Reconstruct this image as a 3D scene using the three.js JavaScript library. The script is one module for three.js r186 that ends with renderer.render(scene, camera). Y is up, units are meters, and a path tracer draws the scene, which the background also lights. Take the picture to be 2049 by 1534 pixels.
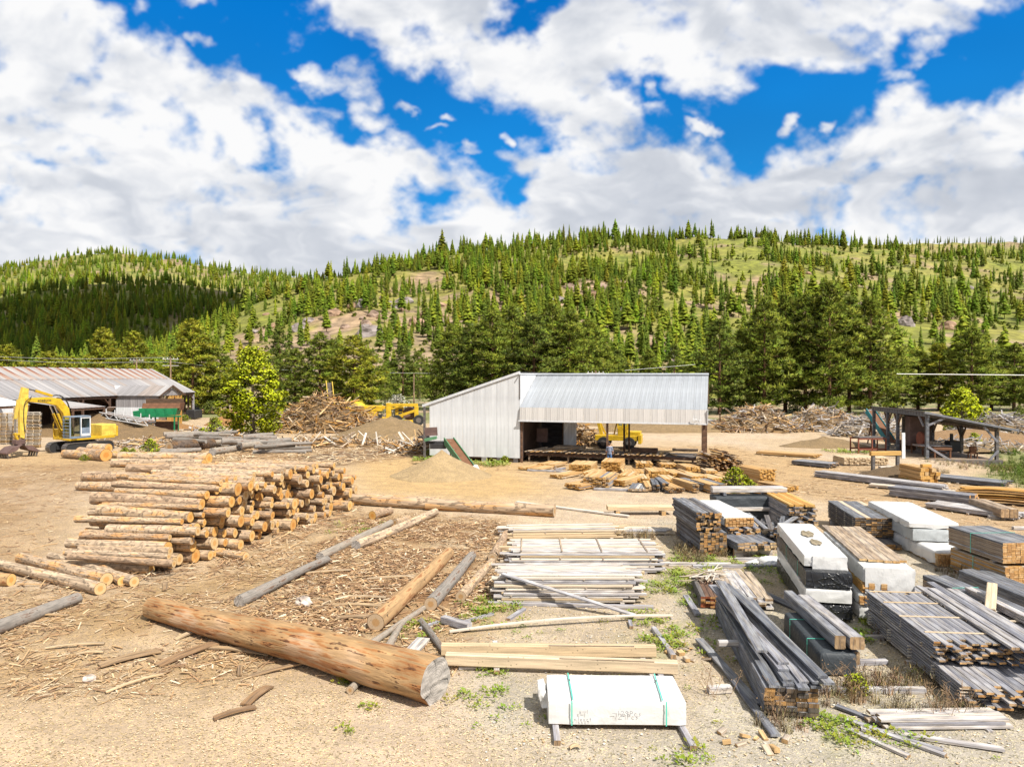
import * as THREE from 'three';
import { FontLoader } from 'three/addons/loaders/FontLoader.js';
import { MarchingCubes } from 'three/addons/objects/MarchingCubes.js';
import { TextGeometry } from 'three/addons/geometries/TextGeometry.js';
import { mergeGeometries } from 'three/addons/utils/BufferGeometryUtils.js';

// ---------------------------------------------------------------- random numbers and noise
function mulberry(a) { return () => { a |= 0; a = a + 0x6D2B79F5 | 0; let t = Math.imul(a ^ a >>> 15, 1 | a); t = t + Math.imul(t ^ t >>> 7, 61 | t) ^ t; return ((t ^ t >>> 14) >>> 0) / 4294967296; }; }
let rnd = mulberry(7);
const seed = (n) => { rnd = mulberry(n); };
const rr = (a, b) => a + (b - a) * rnd();
const pick = (a) => a[Math.floor(rnd() * a.length) % a.length];
const clamp = (x, a = 0, b = 1) => x < a ? a : x > b ? b : x;
const mix = (a, b, t) => a + (b - a) * t;
const sstep = (a, b, x) => { const t = clamp((x - a) / (b - a)); return t * t * (3 - 2 * t); };
const PERM = new Float32Array(65536); { const r = mulberry(99); for (let i = 0; i < 65536; i++) PERM[i] = r(); }
const hash2 = (x, y) => PERM[(Math.imul(x, 374761393) + Math.imul(y, 668265263) + Math.imul(x ^ (y << 7), 1274126177)) >>> 7 & 65535];
function vn(x, y) { const xi = Math.floor(x), yi = Math.floor(y); let fx = x - xi, fy = y - yi; fx = fx * fx * (3 - 2 * fx); fy = fy * fy * (3 - 2 * fy);
  const a = hash2(xi, yi), b = hash2(xi + 1, yi), c = hash2(xi, yi + 1), d = hash2(xi + 1, yi + 1); return a + (b - a) * fx + (c - a + (a - b - c + d) * fx) * fy; }
function fbm(x, y, o = 4) { let s = 0, a = 0.5, n = 0; for (let i = 0; i < o; i++) { s += a * vn(x, y); n += a; a *= 0.5; x = x * 2.03 + 17.3; y = y * 2.03 + 5.7; } return s / n; }
function pn(x, y, px, py) { const xi = Math.floor(x), yi = Math.floor(y); let fx = x - xi, fy = y - yi; fx = fx * fx * (3 - 2 * fx); fy = fy * fy * (3 - 2 * fy);
  const m = (i, p) => ((i % p) + p) % p, x0 = m(xi, px), x1 = m(xi + 1, px), y0 = m(yi, py), y1 = m(yi + 1, py);
  const a = hash2(x0, y0 + 911), b = hash2(x1, y0 + 911), c = hash2(x0, y1 + 911), d = hash2(x1, y1 + 911); return a + (b - a) * fx + (c - a + (a - b - c + d) * fx) * fy; }
function pfbm(u, v, px, py, o = 4) { let s = 0, a = 0.5, n = 0; for (let i = 0; i < o; i++) { s += a * pn(u * px, v * py, px, py); n += a; a *= 0.55; px *= 2; py *= 2; } return s / n; }
const lin = (r, g, b) => new THREE.Color().setRGB(r, g, b);

// ---------------------------------------------------------------- camera
const scene = new THREE.Scene();
const H = 6.7, FX = 1421, CX = 1024.5, CY = 767, HY = 752;          // eye height; focal length, centre and horizon of a 2049 px wide picture
const camera = new THREE.PerspectiveCamera(2 * Math.atan(767 / FX) * 180 / Math.PI, 1024 / 766, 0.3, 9000);
const pitch = Math.atan((CY - HY) / FX);
camera.position.set(0, H, 0); camera.rotation.x = -pitch;
scene.add(camera);
// a place on the ground (or at height h) seen at a point of the survey picture
function G(px, py, h = 0) { const dx = px - CX, u = CY - py, c = Math.cos(pitch), s = Math.sin(pitch); const y = u * c - FX * s, z = -FX * c - u * s; const t = (h - H) / y; return [dx * t, h, z * t]; }
const XD = (px, d) => (px - CX) / FX * d;                              // sideways place at depth d
const HD = (py, d) => H + (HY - py) / FX * d;                          // height at depth d

// ---------------------------------------------------------------- sun, exposure, sky
const SUN = new THREE.Vector3(0.41, 0.78, 0.47).normalize();
const EXPOSURE = 1.5;
const sun = new THREE.DirectionalLight(lin(1, 0.945, 0.85), 5);
sun.position.copy(SUN).multiplyScalar(400); sun.castShadow = true; sun.shadow.radius = 1;
sun.shadow.camera.left = -120; sun.shadow.camera.right = 120; sun.shadow.camera.top = 120; sun.shadow.camera.bottom = -120; sun.shadow.camera.far = 900; sun.shadow.mapSize.set(4096, 4096);
scene.add(sun, sun.target);
const renderer = new THREE.WebGLRenderer({ antialias: true });
renderer.toneMapping = THREE.LinearToneMapping; renderer.toneMappingExposure = EXPOSURE; renderer.shadowMap.enabled = true;

const BLUE = [   // openings between the clouds, as outlines on the plane of the survey picture
  [[150, -60], [600, -60], [650, 50], [730, 75], [800, 130], [840, 165], [950, 180], [1060, 205], [1095, 240], [1080, 268], [1010, 330], [1045, 385], [965, 335], [900, 305], [840, 285], [790, 270], [720, 275], [690, 262], [640, 235], [610, 165], [540, 150], [430, 155], [350, 85], [270, 50]],
  [[1275, 175], [1310, 160], [1370, 235], [1440, 230], [1500, 195], [1520, 140], [1600, 150], [1700, 160], [1730, 130], [1690, 225], [1650, 290], [1560, 295], [1460, 330], [1400, 290], [1300, 255]],
  [[1700, 180], [1800, 105], [1960, 50], [2060, -20], [2400, -60], [2400, 60], [2060, 145], [1900, 200], [1870, 185], [1760, 165]],
  [[1015, 15], [1100, -10], [1090, 55], [1040, 60]], [[1015, 355], [1050, 370], [1035, 395], [1010, 380]], [[530, 250], [565, 262], [555, 295], [530, 280]], [[845, 395], [900, 385], [905, 405], [850, 415]],
];
const PUFFS = [[690, 165, 66, 24, 0.35], [745, 190, 34, 70, 0.1], [775, 250, 30, 26, 0], [640, 150, 40, 14, 0.3], [825, 207, 24, 10, 0.2], [905, 232, 18, 8, 0], [880, 255, 26, 9, 0], [1018, 285, 12, 18, 0], [950, 305, 26, 10, 0.2], [395, 20, 34, 12, -0.2], [300, 25, 26, 30, 0.4], [180, 5, 16, 14, 0], [1320, 235, 34, 20, -0.2], [1310, 195, 16, 26, 0], [1565, 258, 14, 12, 0], [1635, 260, 14, 12, 0], [1400, 262, 30, 10, 0.2], [1850, 85, 70, 20, -0.5], [410, 95, 20, 14, 0.4], [1760, 150, 40, 26, -0.3]];
function sd(poly, x, y) { let d = 1e9, inside = false; for (let i = 0, j = poly.length - 1; i < poly.length; j = i++) { const [ax, ay] = poly[j], [bx, by] = poly[i]; const ex = bx - ax, ey = by - ay, wx = x - ax, wy = y - ay; const t = clamp((wx * ex + wy * ey) / (ex * ex + ey * ey)); const qx = wx - ex * t, qy = wy - ey * t; d = Math.min(d, qx * qx + qy * qy); if ((ay > y) !== (by > y) && x < ex * (y - ay) / ey + ax) inside = !inside; } d = Math.sqrt(d); return inside ? -d : d; }
function skyColour(x, y, z, fine) {
  const el = Math.max(0, y), out = [0, 0, 0];
  const k = 1 / (y + 0.16);                                             // a cloud deck: it crowds towards the horizon
  const cx = x * k, cz = z * k;
  let gx = 9999, gy = 0, inView = 0;
  if (z < -0.3) { gx = CX - FX * x / z; gy = HY + FX * y / z; inView = (1 - sstep(1250, 1700, Math.abs(gx - CX))) * (1 - sstep(60, 500, -gy)); }
  const o = fine ? 7 : 4;
  const wx = fbm(cx * 2.3 + 3, cz * 2.3 + 8, 4) - 0.5, wz = fbm(cx * 2.3 + 31, cz * 2.3 - 4, 4) - 0.5;
  let open = (fbm(cx * 0.75 + 1.7, cz * 0.75 + 9.1, 3) - 0.47) * 5.5 + (1 - sstep(0.1, 0.4, y)) * 1.2;      // the deck as it goes on outside the frame
  open = clamp(open, -1, 1);
  let n = fbm(cx * 7 + wx * 3, cz * 7 + wz * 3, o) - 0.5;
  if (inView > 0) {
    const ix = gx + wx * 80 + (fbm(gx / 52, gy / 44, o) - 0.5) * 66, iy = gy + wz * 70 + (fbm(gx / 52 + 40, gy / 44 + 9, o) - 0.5) * 66;
    let m = 1e9; for (const p of BLUE) m = Math.min(m, sd(p, ix, iy));
    m = clamp(m / 44 - 0.24, -1, 1);
    for (const [px, py, rx, ry, a] of PUFFS) { const c = Math.cos(a), s = Math.sin(a), dx = ix - px, dy = iy - py, ux = (dx * c + dy * s) / rx, uy = (-dx * s + dy * c) / ry; m = Math.max(m, clamp(0.42 - 0.62 * (ux * ux + uy * uy), -1, 1)); }
    open = mix(open, m, inView);
    n = mix(n, (fbm(gx / 74 + wx * 2 + 5, gy / 56 + wz * 2 + 2, o + 1) - 0.5) * 1.0, inView);
  }
  const thin = (fbm(inView > 0 ? gx / 26 : cx * 18, inView > 0 ? gy / 20 : cz * 18, 4) - 0.5) * 0.7;
  const dens = sstep(-0.34, 0.72, open * 0.78 + n * 1.9 + thin);
  const bt = sstep(0.0, 0.55, el);
  const bv = fbm(cx * 2 + 60, cz * 2, 3) * 0.3 + 0.85, bl = [mix(0.03, 0.0, bt), mix(0.36, 0.175, bt) * bv, mix(0.82, 0.62, bt) * bv];
  // cloud brightness: grey bases and folds where the deck is thick
  const sx = inView > 0 ? gx / 215 : cx * 3, sy = inView > 0 ? gy / 120 : cz * 3;
  const f1 = fbm(sx + wx * 1.2 + 7, sy + wz * 1.2 + 3, o), f2 = fbm(sx - 0.10 + wx * 1.2 + 7, sy + 0.16 + wz * 1.2 + 3, o);
  const fold = (f1 - f2) * 4.2, thick = sstep(0.46, 0.72, fbm(sx * 0.6 + 2, sy * 0.62 + 11, 4)) * sstep(0.3, 1, open);
  const lowGrey = inView > 0 ? sstep(250, 420, gy) * 0.22 * inView : 0.15;
  let w = 0.98 + fold * 0.26 - thick * (0.14 + 0.14 * (1 - f1)) - lowGrey * (0.2 + 0.55 * (1 - f1)) + (fbm(sx * 5 + wx * 2, sy * 5 + 3, 4) - 0.5) * 0.12; w = clamp(w > 0.72 ? w : 0.72 - (0.72 - w) * 0.5, 0.6, 1.0);
  w *= mix(0.9, 1, dens);
  const cl = [w * mix(0.90, 1, (w - 0.6) * 2.5), w * mix(0.965, 1, (w - 0.6) * 2.5), w * mix(1.09, 1.005, (w - 0.6) * 2.5)];
  for (let i = 0; i < 3; i++) out[i] = mix(bl[i], cl[i] * 0.97, dens) / EXPOSURE;
  return out;
}
function makeSky() {
  const W = 4096, Hh = 2048, data = new Float32Array(W * Hh * 4);
  const put = (i, c) => { data[i] = c[0]; data[i + 1] = c[1]; data[i + 2] = c[2]; data[i + 3] = 1; };
  const dir = (i, j) => { const a = ((i + 0.5) / W - 0.5) * 2 * Math.PI, e = ((j + 0.5) / Hh - 0.5) * Math.PI, c = Math.cos(e); return [Math.cos(a) * c, Math.sin(e), Math.sin(a) * c]; };
  for (let j = 0; j < Hh / 2; j++) for (let i = 0; i < W; i++) put((j * W + i) * 4, [0.30, 0.26, 0.19]);
  const S = 8;
  const coarse = new Map();
  const at = (i, j) => { const key = (j * 600 + (i % (W / S))); let c = coarse.get(key); if (!c) { const d = dir((i % (W / S)) * S, j * S); c = skyColour(d[0], Math.max(d[1], 0.001), d[2], false); coarse.set(key, c); } return c; };
  for (let j = Hh / 2; j < Hh; j++) for (let i = 0; i < W; i++) {
    const d = dir(i, j);
    if (d[2] < -0.45 && d[1] < 0.62 && Math.abs(d[0] / d[2]) < 0.95) { put((j * W + i) * 4, skyColour(d[0], d[1], d[2], true)); continue; }
    const ci = Math.floor(i / S), cj = Math.floor(j / S), fi = i / S - ci, fj = j / S - cj, a = at(ci, cj), b = at(ci + 1, cj), c = at(ci, cj + 1), e = at(ci + 1, cj + 1);
    const o = (j * W + i) * 4; for (let k = 0; k < 3; k++) data[o + k] = mix(mix(a[k], b[k], fi), mix(c[k], e[k], fi), fj); data[o + 3] = 1;
  }
  const t = new THREE.DataTexture(data, W, Hh, THREE.RGBAFormat, THREE.FloatType);
  t.mapping = THREE.EquirectangularReflectionMapping; t.minFilter = t.magFilter = THREE.LinearFilter; t.needsUpdate = true;
  scene.background = t; scene.environment = t;
}
makeSky();

// ---------------------------------------------------------------- naming
const used = new Map();
function numbered(name) { const n = used.get(name) || 0; used.set(name, n + 1); return n ? `${name}_${String(n).padStart(3, '0')}` : name; }
function shade(o) { o.castShadow = true; o.receiveShadow = true; return o; }
function thing(name, label, category, pos = [0, 0, 0], turn = 0, group) {
  const o = new THREE.Group(); o.name = numbered(name); o.position.set(...pos); o.rotation.y = turn; o.userData = { label, category }; if (group) o.userData.group = group; scene.add(o); return o;
}
function part(name, geo, mat, parent, pos, rot) { const m = shade(new THREE.Mesh(geo, mat)); m.name = name; if (pos) m.position.set(...pos); if (rot) m.rotation.set(...rot); parent.add(m); return m; }
function single(name, label, category, geo, mat, pos, rot, group) { const m = part(numbered(name), geo, mat, scene, pos, rot); m.userData = { label, category }; if (group) m.userData.group = group; return m; }
function struct(name, geo, mat) { const m = part(numbered(name), geo, mat, scene); m.userData = { kind: 'structure' }; return m; }

// ---------------------------------------------------------------- textures and materials
function tex(w, h, fn, { srgb = true, repeat = [1, 1] } = {}) {
  const d = new Uint8Array(w * h * 4);
  for (let j = 0; j < h; j++) for (let i = 0; i < w; i++) { const c = fn((i + 0.5) / w, (j + 0.5) / h), o = (j * w + i) * 4; for (let k = 0; k < 3; k++) d[o + k] = clamp(c.length ? c[k] : c) * 255; d[o + 3] = 255; }
  const t = new THREE.DataTexture(d, w, h); t.wrapS = t.wrapT = THREE.RepeatWrapping; t.magFilter = THREE.LinearFilter; t.minFilter = THREE.LinearMipmapLinearFilter; t.generateMipmaps = true; t.repeat.set(...repeat);
  if (srgb) t.colorSpace = THREE.SRGBColorSpace; t.needsUpdate = true; return t;
}
const rep = (t, x, y) => { const c = t.clone(); c.repeat.set(x, y); c.needsUpdate = true; return c; };
const std = (color, roughness = 0.85, extra = {}) => new THREE.MeshStandardMaterial({ color: color.isColor ? color : lin(...color), roughness, ...extra });
seed(11);
// sawn wood: u runs along the grain (2 m), v across it (0.5 m)
const knots = Array.from({ length: 9 }, () => [rnd(), rnd(), rr(0.006, 0.012)]);
const grainTex = tex(1024, 256, (u, v) => {
  const wob = pfbm(u, v, 5, 6, 3) * 0.05;
  let s = 0.74 + 0.34 * (pfbm(u, v + wob, 4, 90, 3) - 0.5) + 0.26 * (pfbm(u, v, 3, 8, 3) - 0.5) + 0.12 * (pn(u * 300, v * 200, 300, 200) - 0.5);
  for (const [kx, ky, r] of knots) { const dx = Math.min(Math.abs(u - kx), 1 - Math.abs(u - kx)), dy = Math.min(Math.abs(v - ky), 1 - Math.abs(v - ky)) * 0.25; const q = Math.hypot(dx, dy) / r; if (q < 1) s *= 0.55 + 0.4 * q; }
  return s + 0.12;
}, { repeat: [0.5, 2] });
const grainBump = grainTex;
// weathered: streaks, dark checks and stains
const weatherTex = tex(1024, 256, (u, v) => {
  const wob = pfbm(u, v, 5, 6, 3) * 0.05, st = pfbm(u, v + wob, 4, 70, 4), bl = pfbm(u, v, 5, 5, 4);
  let s = 0.72 + 0.6 * (st - 0.5) + 0.45 * (bl - 0.5); if (pfbm(u, v, 3, 64, 2) < 0.3) s *= 0.72;
  const warm = clamp(pfbm(u + 0.3, v, 4, 10, 3) * 2 - 0.75); return [s + 0.14 + warm * 0.07, s + 0.13 + warm * 0.03, s + 0.15 - warm * 0.05];
}, { repeat: [0.5, 2] });
const wood = (c, weathered = false, rough = 0.82) => std(c, rough, { map: weathered ? weatherTex : grainTex, bumpMap: weathered ? weatherTex : grainTex, bumpScale: weathered ? 0.004 : 0.002 });
const M = {
  fresh: [wood([0.60, 0.38, 0.17]), wood([0.66, 0.45, 0.22]), wood([0.55, 0.32, 0.12])],
  gold: [wood([0.62, 0.34, 0.08]), wood([0.68, 0.40, 0.12]), wood([0.55, 0.28, 0.06])],
  pale: [wood([0.68, 0.60, 0.50]), wood([0.72, 0.66, 0.58]), wood([0.60, 0.49, 0.36])],
  cream: [wood([0.66, 0.50, 0.31]), wood([0.72, 0.57, 0.39])],
  grey: [wood([0.30, 0.31, 0.34], true), wood([0.38, 0.38, 0.39], true), wood([0.24, 0.25, 0.28], true)],
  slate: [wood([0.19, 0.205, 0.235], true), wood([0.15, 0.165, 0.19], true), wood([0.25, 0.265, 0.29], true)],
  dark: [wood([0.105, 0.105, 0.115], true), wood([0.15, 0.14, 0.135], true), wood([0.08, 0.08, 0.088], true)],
  silver: [wood([0.50, 0.50, 0.505], true), wood([0.58, 0.56, 0.53], true), wood([0.40, 0.40, 0.42], true)],
  tan: [wood([0.42, 0.34, 0.25], true), wood([0.47, 0.40, 0.31], true), wood([0.36, 0.28, 0.20], true)],
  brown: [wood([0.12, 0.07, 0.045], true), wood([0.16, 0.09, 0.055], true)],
  endOrange: [wood([0.62, 0.34, 0.12]), wood([0.68, 0.42, 0.19]), wood([0.50, 0.26, 0.09])],
  endTan: [wood([0.46, 0.32, 0.18], true), wood([0.36, 0.25, 0.14], true), wood([0.52, 0.38, 0.20], true)],
  endDark: [wood([0.15, 0.115, 0.08], true), wood([0.24, 0.15, 0.07], true), wood([0.10, 0.085, 0.07], true), wood([0.40, 0.23, 0.08], true)],
};
const dirtTex = tex(512, 512, (u, v) => { const s = 0.8 + 0.5 * (pfbm(u, v, 6, 6, 6) - 0.5) + 0.2 * (pn(u * 200, v * 200, 200, 200) - 0.5); return s; });
const grungeTex = tex(512, 512, (u, v) => { const a = pfbm(u, v, 4, 4, 6), b = pfbm(u + 0.4, v, 20, 3, 4); return 0.93 + 0.3 * (a - 0.5) + 0.16 * (b - 0.5); });
const paint = (c, rough = 0.45, metal = 0) => std(c, rough, { metalness: metal, map: grungeTex, bumpMap: grungeTex, bumpScale: 0.001 });
const K = {
  yellow: paint([0.66, 0.42, 0.02]), yellow2: paint([0.62, 0.40, 0.015], 0.6), yellowPale: paint([0.72, 0.52, 0.08], 0.55), blackMetal: paint([0.03, 0.03, 0.032], 0.55), steel: paint([0.20, 0.18, 0.17], 0.5, 0.6), greyBlue: paint([0.22, 0.28, 0.36], 0.45), rubber: std([0.02, 0.02, 0.021], 0.85),
  glass: new THREE.MeshPhysicalMaterial({ color: lin(0.75, 0.85, 0.85), roughness: 0.05, transmission: 1, thickness: 0 }), chrome: std([0.75, 0.75, 0.77], 0.2, { metalness: 1 }), white: paint([0.76, 0.77, 0.78], 0.5), green: paint([0.005, 0.19, 0.07], 0.5), greenOld: paint([0.10, 0.26, 0.13], 0.65), teal: paint([0.01, 0.26, 0.31], 0.5), rust: paint([0.17, 0.075, 0.035], 0.85), rustRed: paint([0.24, 0.07, 0.04], 0.8), brownSteel: paint([0.14, 0.085, 0.075], 0.75), concrete: std([0.42, 0.41, 0.39], 0.9, { map: dirtTex }), pole: wood([0.36, 0.25, 0.16], true), wire: std([0.45, 0.45, 0.45], 0.5), wireLight: std([0.75, 0.75, 0.74], 0.5), strap: std([0.08, 0.50, 0.38], 0.5), straw: std([0.5, 0.36, 0.16], 0.9),
};

// ---------------------------------------------------------------- shapes
// a sawn piece with chamfered edges, along x: slot 0 its faces, slot 1 its ends; y runs from 0 to t
const boardCache = new Map();
function boardGeo(L, T, W, v = 0, bend = 0) {
  L = Math.round(L * 20) / 20; T = Math.round(T * 500) / 500; W = Math.round(W * 500) / 500;
  const key = `${L}|${T}|${W}|${v}|${bend}`; if (boardCache.has(key)) return boardCache.get(key);
  const c = Math.min(T, W) * 0.1, hw = W / 2, P = [[0, -hw + c], [0, hw - c], [c, hw], [T - c, hw], [T, hw - c], [T, -hw + c], [T - c, -hw], [c, -hw]];
  const pos = [], nor = [], uv = [], u0 = (v * 0.37) % 1 * 2, v0 = (v * 0.61) % 1 * 0.5; const n = bend ? 6 : 1; const by = (x) => bend * (1 - 4 * (x / L) * (x / L)) ;
  let q = 0;
  for (let i = 0; i < 8; i++) { const a = P[i], b = P[(i + 1) % 8], e = Math.hypot(b[0] - a[0], b[1] - a[1]), ny = -(b[1] - a[1]) / e, nz = (b[0] - a[0]) / e;
    for (let s = 0; s < n; s++) { const x0 = -L / 2 + L * s / n, x1 = -L / 2 + L * (s + 1) / n;
      const p = [[x0, a[0] + by(x0), a[1], q], [x0, b[0] + by(x0), b[1], q + e], [x1, b[0] + by(x1), b[1], q + e], [x1, a[0] + by(x1), a[1], q]];
      for (const k of [0, 2, 1, 0, 3, 2]) { pos.push(p[k][0], p[k][1], p[k][2]); nor.push(0, ny, nz); uv.push(p[k][0] + u0, p[k][3] + v0); } } q += e; }
  const sides = pos.length / 3;
  for (const s of [-1, 1]) for (let i = 1; i < 7; i++) for (const k of s > 0 ? [0, i + 1, i] : [0, i, i + 1]) { pos.push(s * L / 2, P[k][0] + by(L / 2), P[k][1]); nor.push(s, 0, 0); uv.push(P[k][0] * 4 + u0, P[k][1] * 1.3 + v0); }
  const g = new THREE.BufferGeometry(); g.setAttribute('position', new THREE.Float32BufferAttribute(pos, 3)); g.setAttribute('normal', new THREE.Float32BufferAttribute(nor, 3)); g.setAttribute('uv', new THREE.Float32BufferAttribute(uv, 2));
  g.addGroup(0, sides, 0); g.addGroup(sides, pos.length / 3 - sides, 1); boardCache.set(key, g); return g;
}
function board(name, parent, L, T, W, pos, turn, side, end, tilt = 0, roll = 0, bend = 0) {
  const m = shade(new THREE.Mesh(boardGeo(L, T, W, Math.floor(rnd() * 4), bend), [side, end || side])); m.name = name; m.position.set(...pos); m.rotation.set(roll, turn, tilt, 'YZX'); parent.add(m); return m;
}
// boxes merged into one mesh: [cx, cy, cz, sx, sy, sz, ry?, rz?, rx?]
function boxG(cx, cy, cz, sx, sy, sz, ry = 0, rz = 0, rx = 0, bev = 0.06) {
  const b = Math.min(sx, sy, sz) * bev, x = sx / 2, y = sy / 2, z = sz / 2;
  const s = new THREE.Shape(); s.moveTo(-x + b, -y); s.lineTo(x - b, -y); s.lineTo(x, -y + b); s.lineTo(x, y - b); s.lineTo(x - b, y); s.lineTo(-x + b, y); s.lineTo(-x, y - b); s.lineTo(-x, -y + b); s.closePath();
  const g = new THREE.ExtrudeGeometry(s, { depth: sz - 2 * b, bevelEnabled: true, bevelSize: b, bevelThickness: b, bevelOffset: -b, bevelSegments: 1, steps: 1 }); g.translate(0, 0, -sz / 2 + b);
  g.rotateX(rx); g.rotateZ(rz); g.rotateY(ry); g.translate(cx, cy, cz); return g;
}
const clean = (g) => { const o = g.index ? g.toNonIndexed() : g; for (const k of Object.keys(o.attributes)) if (!['position', 'normal', 'uv'].includes(k)) o.deleteAttribute(k); o.clearGroups(); return o; };
const merge = (list) => mergeGeometries(list.map(clean), false);
function beamG(a, b, w, h = w) { const A = new THREE.Vector3(...a), B = new THREE.Vector3(...b), d = B.clone().sub(A), L = d.length(); const g = boxG(0, 0, 0, L, h, w); const q = new THREE.Quaternion(); const x = d.normalize(), z = new THREE.Vector3().crossVectors(x, Math.abs(x.y) > 0.99 ? new THREE.Vector3(1, 0, 0) : new THREE.Vector3(0, 1, 0)).normalize(), y = new THREE.Vector3().crossVectors(z, x); g.applyMatrix4(new THREE.Matrix4().makeBasis(x, y, z)); g.translate(...A.add(B).multiplyScalar(0.5).toArray()); return g; }
function tubeG(pts, r, seg = 12, rad = 6) { return new THREE.TubeGeometry(new THREE.CatmullRomCurve3(pts.map(p => new THREE.Vector3(...p))), seg, r, rad); }
function cylG(x, y, z, r0, r1, h, n = 14, ax = 'y') { const g = new THREE.CylinderGeometry(r1, r0, h, n); if (ax === 'x') g.rotateZ(Math.PI / 2); if (ax === 'z') g.rotateX(Math.PI / 2); g.translate(x, y, z); return g; }
function plate(pts, depth, z = 0) { const s = new THREE.Shape(); pts.forEach(([x, y], i) => i ? s.lineTo(x, y) : s.moveTo(x, y)); s.closePath(); const b = Math.min(0.03, depth * 0.15); const g = new THREE.ExtrudeGeometry(s, { depth: depth - 2 * b, bevelEnabled: true, bevelSize: b, bevelThickness: b, bevelOffset: -b, bevelSegments: 1 }); g.translate(0, 0, z - depth / 2 + b); return g; }
// ================================================================ the land
const lerpTable = (t, x) => { if (x <= t[0][0]) return t[0][1]; for (let i = 1; i < t.length; i++) if (x <= t[i][0]) { const k = (x - t[i - 1][0]) / (t[i][0] - t[i - 1][0]); return mix(t[i - 1][1], t[i][1], k); } return t[t.length - 1][1]; };
const RIDGE_R = [[-2500, 752], [100, 748], [240, 725], [330, 700], [420, 655], [480, 622], [560, 588], [640, 553], [750, 525], [900, 500], [1000, 487], [1100, 477], [1200, 471], [1400, 467], [1550, 472], [1700, 487], [1850, 496], [2049, 505], [2600, 520], [4000, 600]];
const DIST_R = [[-500, 300], [300, 420], [640, 680], [900, 800], [1400, 860], [2049, 900], [4000, 900]];
const RIDGE_L = [[-2500, 640], [-600, 560], [0, 532], [100, 512], [180, 503], [240, 500], [330, 512], [420, 532], [560, 551], [700, 566], [900, 600], [1300, 660], [2600, 740]];
const RIDGE_B = [[900, 700], [1500, 500], [1700, 484], [2049, 479], [2600, 470], [4000, 600]];
const el = (y) => Math.max(0, HY - y) / FX;
function hillHeight(x, z) {
  const r = Math.hypot(x, z), az = Math.atan2(x, -z), px = CX + FX * Math.tan(clamp(az, -1.15, 1.15)), d = r * Math.max(0.42, Math.cos(az));
  if (r < 200) return 0;
  const back = sstep(2.4, 1.3, Math.abs(az));
  const rough = (fbm(x / 90, z / 90, 5) - 0.5), gul = Math.abs(fbm(x / 140 + 9, z / 140, 4) - 0.5) * 2;
  const one = (E, d0, d1) => { const s = (d - d0) / (d1 - d0); if (s <= 0) return 0; const top = E * d1; return s < 1 ? top * (s * (0.86 + 0.14 * s)) : top * (1 - 0.25 * clamp((s - 1) / 1.5)); };
  let hR = one(el(lerpTable(RIDGE_R, px)), 235, lerpTable(DIST_R, px)), hL = one(el(lerpTable(RIDGE_L, px)), 520, 1550), hB = one(el(lerpTable(RIDGE_B, px)), 1300, 2300);
  hR += (rough * 20 - gul * 9 + 3) * clamp(hR / 60); hL += rough * 26 * clamp(hL / 80);
  return Math.max(hR, hL, hB) * back;
}
function yardHeight(x, z) {
  const d = -z;
  let h = (fbm(x / 3.1, z / 3.1, 3) - 0.5) * 0.05;
  h -= 0.95 * Math.exp(-((x - 41.5) ** 2 / 22 + (d - 56) ** 2 / 60));
  h -= 0.06 * Math.exp(-(((d - 60 + 0.35 * x) / 1.2) ** 2)) * (x < -8 && x > -34 ? 1 : 0);
  return h * (1 - sstep(150, 200, Math.hypot(x, z)));
}
const landY = (x, z) => yardHeight(x, z) + hillHeight(x, z);

const zone = (pts) => pts.map(([a, b]) => { const g = G(a, b); return [g[0], g[2]]; });
const Z = {
  debris: zone([[-300, 1200], [60, 1190], [330, 1165], [700, 1022], [1010, 1040], [1010, 1130], [985, 1230], [880, 1330], [620, 1330], [430, 1380], [150, 1390], [-300, 1400]]),
  debris2: zone([[700, 1040], [1000, 1050], [985, 1200], [700, 1290], [520, 1260]]),
  bark: zone([[220, 905], [700, 880], [860, 870], [880, 905], [560, 945], [240, 930]]),
  road: zone([[-200, 950], [700, 925], [1020, 945], [1560, 990], [2100, 1050], [2100, 990], [1700, 930], [1450, 890], [900, 905], [640, 895], [-200, 905]]),
  leftYard: zone([[-300, 1180], [60, 1140], [150, 1000], [240, 930], [-300, 935]]),
  dust: zone([[700, 925], [820, 905], [1000, 925], [1130, 985], [980, 1005], [700, 985]]),
  gravel: zone([[1010, 1130], [1330, 1040], [1600, 1070], [2300, 1120], [2600, 1700], [980, 1700], [960, 1400], [1000, 1230]]),
  track: zone([[560, 935], [640, 905], [760, 893], [860, 884], [860, 892], [770, 908], [680, 930], [600, 942]]),
  right: zone([[1560, 985], [1700, 930], [2000, 980], [2300, 1120], [1900, 1110], [1760, 1010]]),
  weeds1: zone([[1290, 1150], [1360, 1120], [1420, 1180], [1400, 1330], [1300, 1330]]), weeds2: zone([[960, 1190], [1060, 1180], [1030, 1260], [900, 1260]]),
  weeds3: zone([[1340, 1100], [1760, 1120], [1720, 1180], [1400, 1170]]), weeds4: zone([[1600, 1370], [1770, 1370], [1790, 1480], [1640, 1500]]), weeds5: zone([[1650, 1240], [1780, 1230], [1770, 1320], [1700, 1300]]),
  grassR: zone([[1990, 900], [2300, 900], [2500, 1000], [2040, 985], [1990, 950]]), field: zone([[735, 800], [900, 796], [905, 786], [800, 786], [740, 790]]), lot: zone([[735, 793], [800, 794], [815, 785], [745, 786]]),
};
const inZ = (name, x, z, soft) => sstep(soft, -soft, sd(Z[name], x, z));
const W3 = (c, t, k) => { c[0] = mix(c[0], t[0], k); c[1] = mix(c[1], t[1], k); c[2] = mix(c[2], t[2], k); };
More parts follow.
